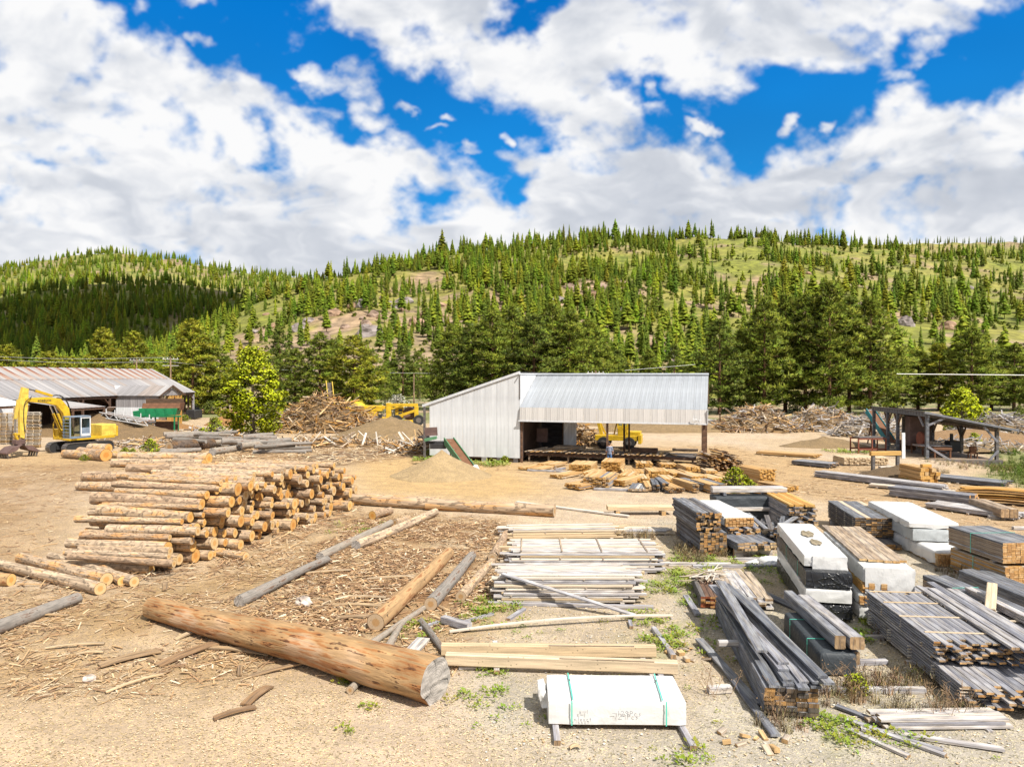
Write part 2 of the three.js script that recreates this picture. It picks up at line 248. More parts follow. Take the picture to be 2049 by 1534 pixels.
function groundColour(x, z) {
  const d = -z, r = Math.hypot(x, z), n1 = fbm(x / 2.2, z / 2.2, 4), n2 = fbm(x / 7 + 40, z / 7, 4), n3 = fbm(x / 0.5, z / 0.5, 3);
  const c = [0.43, 0.325, 0.21]; W3(c, [0.46, 0.36, 0.255], sstep(0.45, 0.65, n2));
  if (r < 260 && d > 0) {
    const wob = (n1 - 0.5) * 3;
    W3(c, [0.395, 0.265, 0.13], inZ('road', x + wob, z + wob, 3) * 0.85); W3(c, [0.36, 0.25, 0.14], inZ('right', x + wob, z + wob, 3) * 0.8);
    W3(c, [0.44, 0.30, 0.14], inZ('dust', x + wob, z, 2.5));
    W3(c, [0.26, 0.165, 0.085], inZ('bark', x + wob, z + wob, 4) * (0.5 + 0.5 * sstep(0.35, 0.6, n1)));
    W3(c, [0.155, 0.10, 0.06], inZ('track', x + wob * 0.4, z + wob * 0.5, 1.2) * 0.9);
    W3(c, [0.285, 0.185, 0.093], inZ('leftYard', x + wob, z + wob, 2.5) * (0.65 + 0.35 * sstep(0.4, 0.6, n1)));
    const deb = inZ('debris', x + wob * 0.5, z + wob * 0.5, 1.8); W3(c, [0.27, 0.175, 0.085], deb * sstep(0.3, 0.62, n1 * 0.6 + n3 * 0.4)); W3(c, [0.34, 0.23, 0.11], deb * 0.45);
    W3(c, [0.235, 0.125, 0.055], inZ('debris2', x + wob * 0.5, z, 1.5) * sstep(0.45, 0.62, n1 * 0.5 + n3 * 0.5) * 0.9);
    const gr = inZ('gravel', x + wob * 0.5, z + wob * 0.5, 1.2); W3(c, [0.36, 0.325, 0.26], gr * (0.45 + 0.5 * sstep(0.4, 0.6, n2)));
    for (const k of ['weeds1', 'weeds2', 'weeds3', 'weeds4', 'weeds5']) W3(c, [0.17, 0.19, 0.05], inZ(k, x + wob * 0.4, z + wob * 0.4, 0.8) * sstep(0.45, 0.65, n3 * 0.6 + n1 * 0.4) * 0.55);
    W3(c, [0.16, 0.19, 0.05], inZ('grassR', x + wob, z + wob, 1.5) * 0.9);
  }
  const far = sstep(96, 112, d + (n2 - 0.5) * 50); W3(c, [0.14, 0.19, 0.045], far * sstep(0.38, 0.55, n2)); W3(c, [0.24, 0.18, 0.11], far * 0.4);
  if (r > 100 && r < 400 && d > 0) { W3(c, [0.16, 0.25, 0.03], inZ('field', x, z, 2)); W3(c, [0.36, 0.35, 0.34], inZ('lot', x, z, 2)); }
  
  return c;
}
function hillColour(x, z, h) {
  const n1 = fbm(x / 60, z / 60, 5), n2 = fbm(x / 17 + 5, z / 17, 4), n3 = fbm(x / 150 + 70, z / 150, 3), r = Math.hypot(x, z);
  const c = [0.19, 0.205, 0.03]; W3(c, [0.25, 0.235, 0.05], sstep(0.4, 0.65, n3)); W3(c, [0.135, 0.17, 0.022], sstep(0.5, 0.7, n2));
  W3(c, [0.27, 0.20, 0.115], sstep(0.52, 0.66, n1 * 0.6 + n2 * 0.4)); W3(c, [0.36, 0.255, 0.165], sstep(0.54, 0.66, n1 * 0.5 + n2 * 0.5 - clamp((h - 45) / 500, 0, 0.2)));
  W3(c, [0.34, 0.25, 0.17], sstep(0.46, 0.58, n2 * 0.5 + n3 * 0.5 - clamp((h - 14) / 160, 0, 0.3)) * 0.85);
  return c;
}
// flecks of sawdust, chips and grit, 5 m to a tile
seed(21);
const groundTex = (() => {
  const N = 1024, a = new Float32Array(N * N * 3);
  for (let j = 0; j < N; j++) for (let i = 0; i < N; i++) { const u = i / N, v = j / N; const s = 0.86 + 0.22 * (pfbm(u, v, 10, 10, 5) - 0.5) + 0.24 * (rnd() - 0.5) + 0.12 * (pn(u * 256, v * 256, 256, 256) - 0.5); const o = (j * N + i) * 3; a[o] = a[o + 1] = a[o + 2] = s; }
  for (let k = 0; k < 9000; k++) { const x = rnd() * N, y = rnd() * N, t = rr(-0.5, 0.9) + (rnd() < 0.3 ? 1.6 : 0), L = rr(3, 15) * (rnd() < 0.06 ? 2.4 : 1), w = rr(0.6, 1.7), light = rnd() < 0.55; const tone = light ? rr(1.02, 1.2) : rr(0.5, 0.78), wr = light ? 1.02 : 1, wb = light ? 0.9 : 0.85;
    for (let s = 0; s < L; s += 0.7) for (let q = -w; q <= w; q += 0.7) { const ix = (Math.floor(x + Math.cos(t) * s - Math.sin(t) * q) + N) % N, iy = (Math.floor(y + Math.sin(t) * s + Math.cos(t) * q) + N) % N, o = (iy * N + ix) * 3; a[o] = mix(a[o], tone * wr, 0.75); a[o + 1] = mix(a[o + 1], tone, 0.75); a[o + 2] = mix(a[o + 2], tone * wb, 0.75); } }
  return tex(N, N, (u, v) => { const o = (Math.floor(v * N) * N + Math.floor(u * N)) * 3; return [a[o], a[o + 1], a[o + 2]].map(q => Math.min(1, q * 0.86)); });
})();
function sheet(r0, r1, growth, colour, uvm) {
  const az = []; for (let a = -180; a < -48; a += 4) az.push(a); for (let a = -48; a < 48; a += 0.2) az.push(a); for (let a = 48; a <= 180.01; a += 4) az.push(Math.min(a, 180));
  const rs = [r0]; while (rs[rs.length - 1] < r1) rs.push(Math.min(r1, rs[rs.length - 1] * growth));
  const A = az.length, R = rs.length, pos = new Float32Array(A * R * 3), col = new Float32Array(A * R * 3), uv = new Float32Array(A * R * 2), idx = [];
  for (let j = 0; j < R; j++) for (let i = 0; i < A; i++) { const a = az[i] * Math.PI / 180, x = Math.sin(a) * rs[j], z = -Math.cos(a) * rs[j], o = j * A + i, y = landY(x, z), c = colour(x, z, y);
    pos.set([x, y, z], o * 3); col.set(c, o * 3); uv.set([x / uvm, z / uvm], o * 2); if (i < A - 1 && j < R - 1) idx.push(o, o + 1, o + A + 1, o, o + A + 1, o + A); }
  const g = new THREE.BufferGeometry(); g.setAttribute('position', new THREE.BufferAttribute(pos, 3)); g.setAttribute('color', new THREE.BufferAttribute(col, 3)); g.setAttribute('uv', new THREE.BufferAttribute(uv, 2)); g.setIndex(idx); g.computeVertexNormals();
  return g;
}
struct('ground', sheet(1.5, 215, 1.016, groundColour, 5), new THREE.MeshStandardMaterial({ vertexColors: true, color: lin(1.76, 1.74, 1.8), map: groundTex, bumpMap: groundTex, bumpScale: 0.025, roughness: 0.95 }));
const hillTex = tex(512, 512, (u, v) => { const s = 0.78 + 0.5 * (pfbm(u, v, 8, 8, 6) - 0.5) + 0.12 * (rnd() - 0.5); return s; });
struct('hills', sheet(215, 4200, 1.018, hillColour, 30), new THREE.MeshStandardMaterial({ vertexColors: true, color: lin(1.5, 1.47, 1.4), map: hillTex, bumpMap: hillTex, bumpScale: 0.5, roughness: 1 }));
// ================================================================ buildings
// a ribbed metal sheet: width along x, slope length along y; the top may run askew (tl, tr); ribs stand out along z
function ribSheet(w, y0, tl, tr, ribs = 3, hgt = 0.012) {
  const P = [[0, 0]]; const s = w / ribs; for (let i = 0; i < ribs; i++) { const c = (i + 0.5) * s; P.push([c - 0.035, 0], [c - 0.018, hgt], [c + 0.018, hgt], [c + 0.035, 0]); } P.push([w, 0]);
  const pos = [], uv = [], idx = [];
  for (const [x, z] of P) { const t = tl + (tr - tl) * x / w; pos.push(x, y0, z, x, t, z); uv.push(x, y0, x, t); }
  for (let i = 0; i < P.length - 1; i++) { const a = i * 2; idx.push(a, a + 2, a + 3, a, a + 3, a + 1); }
  let g = new THREE.BufferGeometry(); g.setAttribute('position', new THREE.Float32BufferAttribute(pos, 3)); g.setAttribute('uv', new THREE.Float32BufferAttribute(uv, 2)); g.setIndex(idx); g = g.toNonIndexed(); g.computeVertexNormals(); return g;
}
const sheetDirt = tex(512, 512, (u, v) => { const a = pfbm(u, v, 3, 3, 5), b = pfbm(u, v, 40, 2, 3); return [0.95 + 0.16 * (a - 0.5) + 0.12 * (b - 0.5), 0.95 + 0.16 * (a - 0.5) + 0.12 * (b - 0.5), 0.95 + 0.15 * (a - 0.5) + 0.12 * (b - 0.5)]; }, { repeat: [0.2, 0.2] });
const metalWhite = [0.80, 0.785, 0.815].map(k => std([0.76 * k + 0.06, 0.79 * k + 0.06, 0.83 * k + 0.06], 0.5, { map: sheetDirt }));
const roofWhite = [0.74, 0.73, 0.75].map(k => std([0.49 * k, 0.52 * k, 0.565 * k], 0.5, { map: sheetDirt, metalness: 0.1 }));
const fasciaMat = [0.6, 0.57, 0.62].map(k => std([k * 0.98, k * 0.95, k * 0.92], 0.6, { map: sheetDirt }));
const rustTex = tex(512, 512, (u, v) => { const n = pfbm(u, v, 5, 2, 5), b = pfbm(u + 0.5, v, 30, 3, 4), k = sstep(0.42, 0.62, n * 0.7 + b * 0.35); return [mix(0.72, 0.56, k), mix(0.68, 0.31, k), mix(0.66, 0.2, k)]; }, { repeat: [0.25, 0.12] });
const oldTex = tex(512, 512, (u, v) => { const n = pfbm(u + 0.2, v + 0.7, 5, 3, 5), b = pfbm(u, v, 30, 3, 4), k = sstep(0.62, 0.74, n * 0.7 + b * 0.35), g = 0.70 + 0.3 * (b - 0.5); return [mix(g, 0.55, k), mix(g * 0.98, 0.36, k), mix(g * 0.97, 0.27, k)]; }, { repeat: [0.25, 0.12] });
const rustSheets = [std([0.66, 0.60, 0.56], 0.75, { map: rustTex }), std([0.60, 0.46, 0.38], 0.8, { map: rustTex }), std([0.74, 0.72, 0.71], 0.65, { map: oldTex }), std([0.66, 0.65, 0.66], 0.65, { map: oldTex })];
const greySheets = [std([0.60, 0.60, 0.63], 0.6, { map: oldTex }), std([0.52, 0.52, 0.55], 0.6, { map: oldTex }), std([0.70, 0.70, 0.72], 0.6, { map: oldTex }), std([0.58, 0.52, 0.49], 0.7, { map: oldTex })];
const postMat = M.brown[1], postGrey = M.grey[2];

// ---- the white sawmill shed
seed(31);
{
  const t = thing('sawmill_shed', 'white metal sawmill shed with open lumber bay and long pale roof', 'shed', [0.6, 0, -54.7], -0.284);
  const topAt = (x) => 4.3 + (x + 8) / 8 * 2.63;
  for (let i = 0; i < 8; i++) { const x = -7.5 + i * 0.9375; part('wall_panel', ribSheet(0.93, 0.36, topAt(x) - 0.1, topAt(x + 0.9375) - 0.1, 4), metalWhite[i % 3], t, [x, 0, 0]).scale.z = 0.45; }
  for (let i = 0; i < 11; i++) part('side_panel', ribSheet(0.98, i < 1 ? 0.36 : 3.6, 6.82, 6.82, 4), metalWhite[(i + 1) % 3], t, [0.004, 0, -i], [0, Math.PI / 2, 0]);
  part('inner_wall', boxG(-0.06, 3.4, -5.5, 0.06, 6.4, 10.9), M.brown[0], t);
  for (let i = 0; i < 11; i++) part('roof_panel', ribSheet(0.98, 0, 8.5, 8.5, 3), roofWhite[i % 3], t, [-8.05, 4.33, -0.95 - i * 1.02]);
  t.children.filter(c => c.name === 'roof_panel').forEach((c, i) => { const m = new THREE.Matrix4().makeBasis(new THREE.Vector3(0, 0, 1), new THREE.Vector3(8, 2.63, 0).normalize(), new THREE.Vector3(-2.63, 8, 0).normalize()); c.quaternion.setFromRotationMatrix(m); });
  part('roof_trim', merge([beamG([-8.1, 4.3, 0.06], [0.05, 6.98, 0.06], 0.05, 0.2), boxG(0.03, 6.86, -5.2, 0.05, 0.12, 11)]), metalWhite[2], t);
  part('corner_trim', boxG(0.0, 5.9, 0.02, 0.07, 1.95, 0.05), K.steel, t);
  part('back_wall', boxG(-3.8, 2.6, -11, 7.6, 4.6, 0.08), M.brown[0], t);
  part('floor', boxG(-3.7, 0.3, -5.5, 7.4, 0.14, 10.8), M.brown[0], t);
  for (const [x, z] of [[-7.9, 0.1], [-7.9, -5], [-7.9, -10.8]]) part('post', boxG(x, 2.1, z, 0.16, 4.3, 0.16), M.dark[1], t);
  for (const x of [-6.9, -4.4, -2.9, -1.7, -0.35]) part('foundation_block', boxG(x, 0.14, -0.14, x === -2.9 ? 0.45 : 0.34, 0.4, 0.3), x === -2.9 ? K.concrete : M.dark[1], t);
  part('foundation_wall', boxG(-1.2, 0.12, -0.3, 2.0, 0.36, 0.12), M.tan[0], t);
  part('left_deck', boxG(-8.1, 1.75, -2, 1.1, 0.12, 3.6), M.dark[0], t);
  // open bay: roof panels on two slopes, hanging fascia, posts, beams
  const n = 14, w = 13.9 / n, ez = 0.14, rz = -5.25, ey = 4.28, ry = 6.82, sl = Math.hypot(ez - rz, ry - ey);
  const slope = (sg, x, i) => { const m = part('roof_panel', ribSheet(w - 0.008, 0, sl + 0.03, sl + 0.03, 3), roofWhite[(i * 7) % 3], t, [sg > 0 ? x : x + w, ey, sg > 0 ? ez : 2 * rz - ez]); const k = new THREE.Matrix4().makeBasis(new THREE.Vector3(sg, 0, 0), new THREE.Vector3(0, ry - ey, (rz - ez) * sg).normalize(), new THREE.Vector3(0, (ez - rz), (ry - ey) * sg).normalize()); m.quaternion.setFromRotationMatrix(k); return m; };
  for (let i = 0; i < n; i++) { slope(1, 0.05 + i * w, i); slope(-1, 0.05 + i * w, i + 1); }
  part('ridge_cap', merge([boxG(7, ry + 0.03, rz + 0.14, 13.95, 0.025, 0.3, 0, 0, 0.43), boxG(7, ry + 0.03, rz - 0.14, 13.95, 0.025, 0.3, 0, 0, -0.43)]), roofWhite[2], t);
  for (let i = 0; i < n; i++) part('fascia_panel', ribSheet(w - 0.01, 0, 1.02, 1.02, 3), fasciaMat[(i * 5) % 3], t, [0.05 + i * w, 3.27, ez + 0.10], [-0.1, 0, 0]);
  part('fascia_trim', boxG(6.95, 3.25, ez + 0.11, 14.05, 0.09, 0.05), metalWhite[2], t);
  part('end_fascia', boxG(13.98, 3.78, ez - 0.1, 0.04, 1.06, 0.55), metalWhite[2], t);
  for (const [x, z, r] of [[0.12, 0.1, 0.17], [6.75, 0.1, 0.15], [7.35, -5.25, 0.15], [13.72, 0.1, 0.17], [13.55, -3.4, 0.15], [13.7, -10.6, 0.16], [7.1, -10.6, 0.15], [0.3, -10.6, 0.16]]) part('post', boxG(x, z > 0 ? 1.9 : 2.05, z > 0 ? -0.12 : z, r, z > 0 ? 3.8 : 4.1, r), postMat, t);
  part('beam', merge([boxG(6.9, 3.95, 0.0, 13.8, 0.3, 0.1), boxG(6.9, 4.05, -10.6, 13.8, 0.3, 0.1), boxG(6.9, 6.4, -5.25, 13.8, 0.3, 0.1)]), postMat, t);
  for (let i = 0; i < 8; i++) { const x = 0.3 + i * 1.92; part('rafter', merge([beamG([x, 4.08, 0.05], [x, 6.58, -5.25], 0.07, 0.18), beamG([x, 4.08, -10.5], [x, 6.58, -5.25], 0.07, 0.18)]), postMat, t); }
  part('partition', boxG(1.25, 2.1, -6.4, 2.2, 4.2, 0.06), M.dark[2], t); part('partition', boxG(2.35, 2.1, -5.6, 0.06, 4.2, 1.7), M.brown[0], t);
  for (let i = 0; i < 1; i++) part('wall_panel', ribSheet(1.05, 0.9, 4.2, 4.2, 4), metalWhite[0], t, [2.45, 0, -4.7], [0, 0.25, 0]);
  part('cabinet', boxG(0.95, 1.9, -3.4, 0.85, 1.1, 0.5), K.brownSteel, t);
  part('flood_light', merge([boxG(13.1, 3.55, ez + 0.34, 0.3, 0.16, 0.14, 0, 0.2), boxG(13.45, 3.5, ez + 0.34, 0.16, 0.2, 0.14), boxG(13.0, 3.7, ez + 0.3, 0.06, 0.3, 0.06), boxG(13.28, 3.47, ez + 0.28, 0.5, 0.05, 0.05)]), K.white, t);
}
{ // sorting table under the bay
  const t = thing('sorting_table', 'long dark sorting table covered with loose boards under the open bay', 'table', [0.6, 0, -54.7], -0.284);
  part('table_top', boxG(6.7, 0.72, -2.2, 12.9, 0.1, 2.5), M.dark[1], t);
  part('front_rail', boxG(6.7, 0.6, -0.9, 12.9, 0.2, 0.07), M.brown[0], t); part('lower_rail', boxG(6.7, 0.2, -2.0, 12.9, 0.14, 0.08), M.brown[0], t);
  for (let i = 0; i < 9; i++) for (const z of [-1.0, -3.3]) part('leg', boxG(0.5 + i * 1.55, 0.32, z, 0.13, 0.72, 0.13), M.tan[2], t);
  for (let i = 0; i < 46; i++) { const x = 0.25 + i * 0.235 + rr(-0.05, 0.05); if (x > 12.2 || (x > 9.9 && x < 10.1)) continue; const L = rr(1.6, 2.3), a = x < 3.4 ? rr(0.5, 0.8) : rr(-0.1, 0.35); board('board', t, L, 0.045, rr(0.14, 0.2), [x + Math.sin(a) * L / 2, 0.775 + (i % 2) * 0.05 + (x < 3.4 ? 0.14 : 0.03), -0.42 - L / 2 * Math.cos(a) + rr(-0.14, 0.16)], Math.PI / 2 - a, pick(M.tan.concat(M.fresh[2])), pick(M.fresh), x < 3.4 ? 0.09 : 0.02); }
  board('board', t, 1.7, 0.05, 0.16, [10.2, 0.82, -1.3], 0.9, M.fresh[1], M.fresh[0], 0.1); board('board', t, 1.1, 0.05, 0.16, [11.5, 0.82, -1.4], 2.0, M.fresh[1], M.fresh[0], 0);
  for (let l = 0; l < 4; l++) for (let k = 0; k < 6; k++) board('board', t, 2.3, 0.06, 0.24, [3.4, 0.9 + l * 0.065, -3.2 + k * 0.26], rr(-0.03, 0.03) + 0.1, M.tan[l % 3], M.fresh[k % 3]);
  for (let l = 0; l < 3; l++) board('board', t, 1.9, 0.07, 0.3, [12.3, 1.0 + l * 0.08, -2.6 + l * 0.1], 0.05, M.tan[2], M.tan[1]);
  for (let l = 0; l < 4; l++) board('board', t, 2.0, 0.07, 0.8, [9.3, 0.9 + l * 0.075, -2.1], 0.0 + l * 0.03, M.brown[1], M.tan[1]);
}
// ---- the old barn on the left
seed(37);
{
  const t = thing('old_barn', 'long old barn with rust-streaked tin roof and dark open bays', 'barn', [-50.3, 0, -112], -0.088);
  const L = 56, ex = 0.4, ey = 4.15, rx = -6.6, ry = 7.7, sl = Math.hypot(ex - rx, ry - ey);
  const up = new THREE.Vector3(rx - ex, ry - ey, 0).normalize(), nrm = new THREE.Vector3(ry - ey, ex - rx, 0).normalize(), ax = new THREE.Vector3().crossVectors(up, nrm);
  const quat = new THREE.Quaternion().setFromRotationMatrix(new THREE.Matrix4().makeBasis(ax, up, nrm));
  const gLow = ribSheet(0.89, 0, sl * 0.62, sl * 0.62, 4), gTop = ribSheet(0.89, 0, sl * 0.42, sl * 0.42, 4);
  for (let i = 0; i < 62; i++) { const z = i * 0.9; const lo = part('roof_sheet', gLow, pick(greySheets), t, [ex, ey, ax.z > 0 ? z : z + 0.9]); lo.quaternion.copy(quat); const k = up.clone().multiplyScalar(sl * 0.60).addScaledVector(nrm, 0.02); const hi = part('roof_sheet', gTop, i % 2 ? pick(rustSheets.slice(0, 2)) : pick(rustSheets.slice(2)), t, [ex + k.x, ey + k.y, ax.z > 0 ? z : z + 0.9]); hi.quaternion.copy(quat); }
  const far = new THREE.Matrix4(); part('far_roof', boxG((rx - 13.2) / 2, (ry + ey) / 2 - 0.06, 28, sl, 0.06, L, 0, Math.atan2(ry - ey, 7), 0), greySheets[1], t);
  part('eave_beam', boxG(0.15, 3.95, 28, 0.14, 0.3, L), M.brown[0], t); part('ridge_beam', boxG(rx, ry - 0.28, 28, 0.14, 0.3, L), M.brown[0], t);
  for (let i = 0; i <= 11; i++) { part('post', boxG(0.1, 2.0, 0.2 + i * 5.05, 0.24, 4.0, 0.24), i === 0 ? M.silver[2] : M.brown[0], t); if (i < 11) part('brace', beamG([0.1, 3.0, 0.3 + i * 5.05], [0.1, 3.9, 1.3 + i * 5.05], 0.12, 0.14), M.brown[1], t); part('rafter', beamG([0.2, 4.05, 0.2 + i * 5.05], [rx, ry - 0.2, 0.2 + i * 5.05], 0.1, 0.2), M.brown[0], t); }
  part('back_wall', boxG(-12.9, 2.1, 30, 0.1, 4.2, 50), M.brown[0], t);
  for (let i = 0; i < 22; i++) { const x = -0.25 - i * 0.58, top = x > rx ? ey + (0.4 - x) / 7 * 3.5 - 0.3 : ey + (x + 13.2) / 6.6 * 3.5 - 0.3; board('end_board', t, top, 0.04, 0.55, [x, top / 2, 0.0], 0, pick(M.brown), null, Math.PI / 2); }
  part('partition', boxG(-4, 2.1, 12.5, 7.8, 4.1, 0.08), M.brown[0], t);
  part('bin', boxG(1.0, 0.8, 1.6, 1.5, 1.3, 2.2), K.blackMetal, t);
  // gabled annex
  const ann = part('annex_wall', merge([boxG(2.95, 1.9, 19.0, 5.9, 0.02, 0.06)]), metalWhite[1], t);
  for (let i = 0; i < 6; i++) { part('annex_panel', ribSheet(0.97, 0.2, 2.6, 2.6, 4), metalWhite[i % 3], t, [i * 0.98, 0, 19.02]); part('annex_panel', ribSheet(0.97, 2.5, 4.15, 4.15, 4), greySheets[i % 2], t, [i * 0.98, 0, 19.0]); }
  part('gable', (() => { const g = plate([[13.4, 4.1], [19.1, 4.1], [16.25, 5.35]], 0.08); g.rotateY(-Math.PI / 2); g.translate(5.9, 0, 0); return g; })(), greySheets[0], t);
  for (let i = 0; i < 8; i++) { const z = 13.6 + i * 0.66; if (i === 5) continue; board('plank_door', t, 4.0, 0.05, 0.6, [5.85, 2.05, z + 0.33], Math.PI / 2, i > 5 ? M.tan[2] : M.gold[i % 3], null, Math.PI / 2); }
  part('door_brace', beamG([5.95, 3.9, 15.6], [5.95, 2.4, 14.2], 0.12, 0.1), M.brown[1], t);
  for (const s of [-1, 1]) for (let i = 0; i < 8; i++) { const m = part('annex_roof_sheet', ribSheet(1.04, 0, 3.25, 3.25, 4), i === 0 ? metalWhite[1] : pick(greySheets), t, [-2.2 + i * 1.05 + (s < 0 ? 1.05 : 0), 4.12, 16.25 + s * 3.05]); m.quaternion.setFromRotationMatrix(new THREE.Matrix4().makeBasis(new THREE.Vector3(s, 0, 0), new THREE.Vector3(0, 1.28, -3.05 * s).normalize(), new THREE.Vector3(0, 3.05, 1.28 * s).normalize())); }
  part('annex_trim', merge([beamG([6.25, 4.08, 19.3], [6.25, 5.42, 16.25], 0.04, 0.16), beamG([6.25, 4.08, 13.2], [6.25, 5.42, 16.25], 0.04, 0.16)]), M.brown[1], t);
  // two lean-to roofs
  for (const [x0, x1, z0, z1, y0, y1, m] of [[0.3, 5.6, 29, 34.5, 3.85, 3.15, greySheets[2]], [0.2, 4.0, 38.6, 46, 4.6, 3.75, metalWhite[1]]]) {
    const k = Math.round((z1 - z0) / 0.9), q = new THREE.Matrix4().makeBasis(new THREE.Vector3(0, 0, 1), new THREE.Vector3(x1 - x0, y1 - y0, 0).normalize(), new THREE.Vector3(y0 - y1, x1 - x0, 0).normalize());
    for (let i = 0; i < k; i++) { const s = part('lean_to_sheet', ribSheet(0.89, 0, Math.hypot(x1 - x0, y1 - y0), Math.hypot(x1 - x0, y1 - y0), 4), m, t, [x0, y0, z0 + i * 0.9]); s.quaternion.setFromRotationMatrix(q); }
    part('lean_to_beam', boxG(x1 - 0.15, y1 - 0.16, (z0 + z1) / 2, 0.14, 0.24, z1 - z0), M.brown[1], t);
    for (const z of [z0 + 0.2, z1 - 0.2]) part('lean_to_post', boxG(x1 - 0.15, y1 / 2 - 0.1, z, 0.2, y1, 0.2), M.brown[1], t);
  }
  for (let i = 0; i < 4; i++) part('siding_panel', ribSheet(0.9, 0.1, 3.9, 3.9, 4), metalWhite[0], t, [0.25, 0, 38.4 - i * 0.9], [0, Math.PI / 2, 0]);
  part('rusty_chute', beamG([2.6, 1.0, 27], [5.2, 3.0, 27.4], 1.2, 0.08), rustSheets[0], t);
}
// ---- open pole shed on the right
seed(41);
{
  const t = thing('pole_shed', 'open weathered pole shed with single-slope roof over sawmill machine', 'shed', [33.6, 0, -57.4], -0.087);
  const sl = 0.205, hy = 3.72;
  const low = (x) => hy - sl * x;
  for (const [x, z, y0] of [[0, 0, 0], [0, -5.2, 0], [0, -7.2, 0], [0, -10.2, 0], [5.35, 0, -1.0], [5.35, -5.2, -0.9], [5.35, -10.2, -0.4], [2.7, -10.2, 0], [2.7, -5.2, 0]]) part('post', boxG(x, (low(x) - 0.25 + y0) / 2, z, 0.24, low(x) - 0.25 - y0, 0.24), x === 0 ? M.slate[1] : M.dark[1], t);
  part('high_beam', boxG(-0.02, 3.6, -5.1, 0.12, 0.42, 10.9), M.slate[1], t); part('low_beam', boxG(5.4, low(5.4) - 0.24, -5.1, 0.12, 0.34, 10.9), M.tan[0], t);
  for (let i = 0; i < 7; i++) part('rafter', beamG([-0.1, hy - 0.1, 0.1 - i * 1.72], [6.4, low(6.4) - 0.1, 0.1 - i * 1.72], 0.09, 0.22), M.dark[1], t);
  const q = new THREE.Matrix4().makeBasis(new THREE.Vector3(0, 0, -1), new THREE.Vector3(-1, sl, 0).normalize(), new THREE.Vector3(sl, 1, 0).normalize());
  for (let i = 0; i < 12; i++) { const s = part('roof_sheet', ribSheet(0.95, 0, 7.15, 7.15, 4), i < 3 ? K.teal : greySheets[1], t, [6.7, low(6.7) + 0.06, 0.35 - i * 0.96]); s.material = i === 0 ? greySheets[1] : greySheets[i % 2]; s.quaternion.setFromRotationMatrix(q); }
  part('edge_board', beamG([-0.4, hy + 0.05, 0.42], [6.75, low(6.75) + 0.02, 0.42], 0.04, 0.16), M.slate[2], t);
  for (const [a, b] of [[[0, 2.7, 0.1], [1.3, 3.3, 0.1]], [[5.35, 1.4, 0.1], [4.3, 2.65, 0.1]], [[0, 1.0, 0.14], [1.9, -0.2, 0.14]], [[5.4, 0.75, 0.14], [4.2, -0.7, 0.14]], [[0, 2.6, -0.6], [0, 3.4, -1.4]]]) part('brace', beamG(a, b, 0.1, 0.16), M.grey[0], t);
  for (const [x, z] of [[0, -5.2], [0, -7.2], [2.7, -5.2], [5.35, -5.2], [5.35, -10.2]]) for (const s of [-1, 1]) part('knee_brace', beamG([x, low(x) - 1.25, z + s * 0.08], [x, low(x) - 0.35, z + s * 0.7], 0.1, 0.16), M.brown[1], t);
  part('floor_edge', boxG(2.7, -0.28, 0.16, 6.0, 0.5, 0.14), M.dark[1], t); part('floor', boxG(2.7, -0.1, -5, 5.6, 0.14, 10), M.tan[2], t);
}
// ================================================================ trees
const UPV = new THREE.Vector3(0, 1, 0);
class Leafy {   // collects small coloured faces
  constructor() { this.p = []; this.n = []; this.c = []; }
  tri(a, b, c, col, n) { this.p.push(...a, ...b, ...c); for (let i = 0; i < 3; i++) { this.n.push(...n); this.c.push(...col); } }
  geo() { const g = new THREE.BufferGeometry(); g.setAttribute('position', new THREE.Float32BufferAttribute(this.p, 3)); g.setAttribute('normal', new THREE.Float32BufferAttribute(this.n, 3)); g.setAttribute('color', new THREE.Float32BufferAttribute(this.c, 3)); return g; }
}
const norm = (v) => { const l = Math.hypot(...v) || 1; return [v[0] / l, v[1] / l, v[2] / l]; };
const cross = (a, b) => [a[1] * b[2] - a[2] * b[1], a[2] * b[0] - a[0] * b[2], a[0] * b[1] - a[1] * b[0]];
const add = (a, b, k = 1) => [a[0] + b[0] * k, a[1] + b[1] * k, a[2] + b[2] * k];
const foliage = (extra = {}) => new THREE.MeshPhysicalMaterial({ vertexColors: true, roughness: 0.85, specularIntensity: 0.3, ...extra });
const pineMat = foliage({ transmission: 0.3, thickness: 0, roughness: 0.95 }), hillMat = foliage(), leafMat = foliage({ transmission: 0.35, thickness: 0, roughness: 0.95 });
const barkTex = tex(256, 512, (u, v) => { const s = 0.75 + 0.9 * (pfbm(u, v, 14, 6, 4) - 0.5); return [s + 0.05, s, s - 0.04]; });
const trunkMat = std([0.20, 0.115, 0.07], 0.95, { map: barkTex, bumpMap: barkTex, bumpScale: 0.03 }), trunkGrey = std([0.28, 0.25, 0.21], 0.95, { map: barkTex });
function trunkGeo(h, r, limbs = []) { const pts = [], n = 7; const g = [new THREE.CylinderGeometry(r * 0.12, r, h, 8, 6)]; g[0].translate(0, h / 2, 0); for (const [a, b, rad] of limbs) { const A = new THREE.Vector3(...a), B = new THREE.Vector3(...b), d = B.clone().sub(A); const c = new THREE.CylinderGeometry(rad * 0.35, rad, d.length(), 5, 1); c.translate(0, d.length() / 2, 0); c.applyQuaternion(new THREE.Quaternion().setFromUnitVectors(UPV, d.normalize())); c.translate(...a); g.push(c); } return merge(g); }
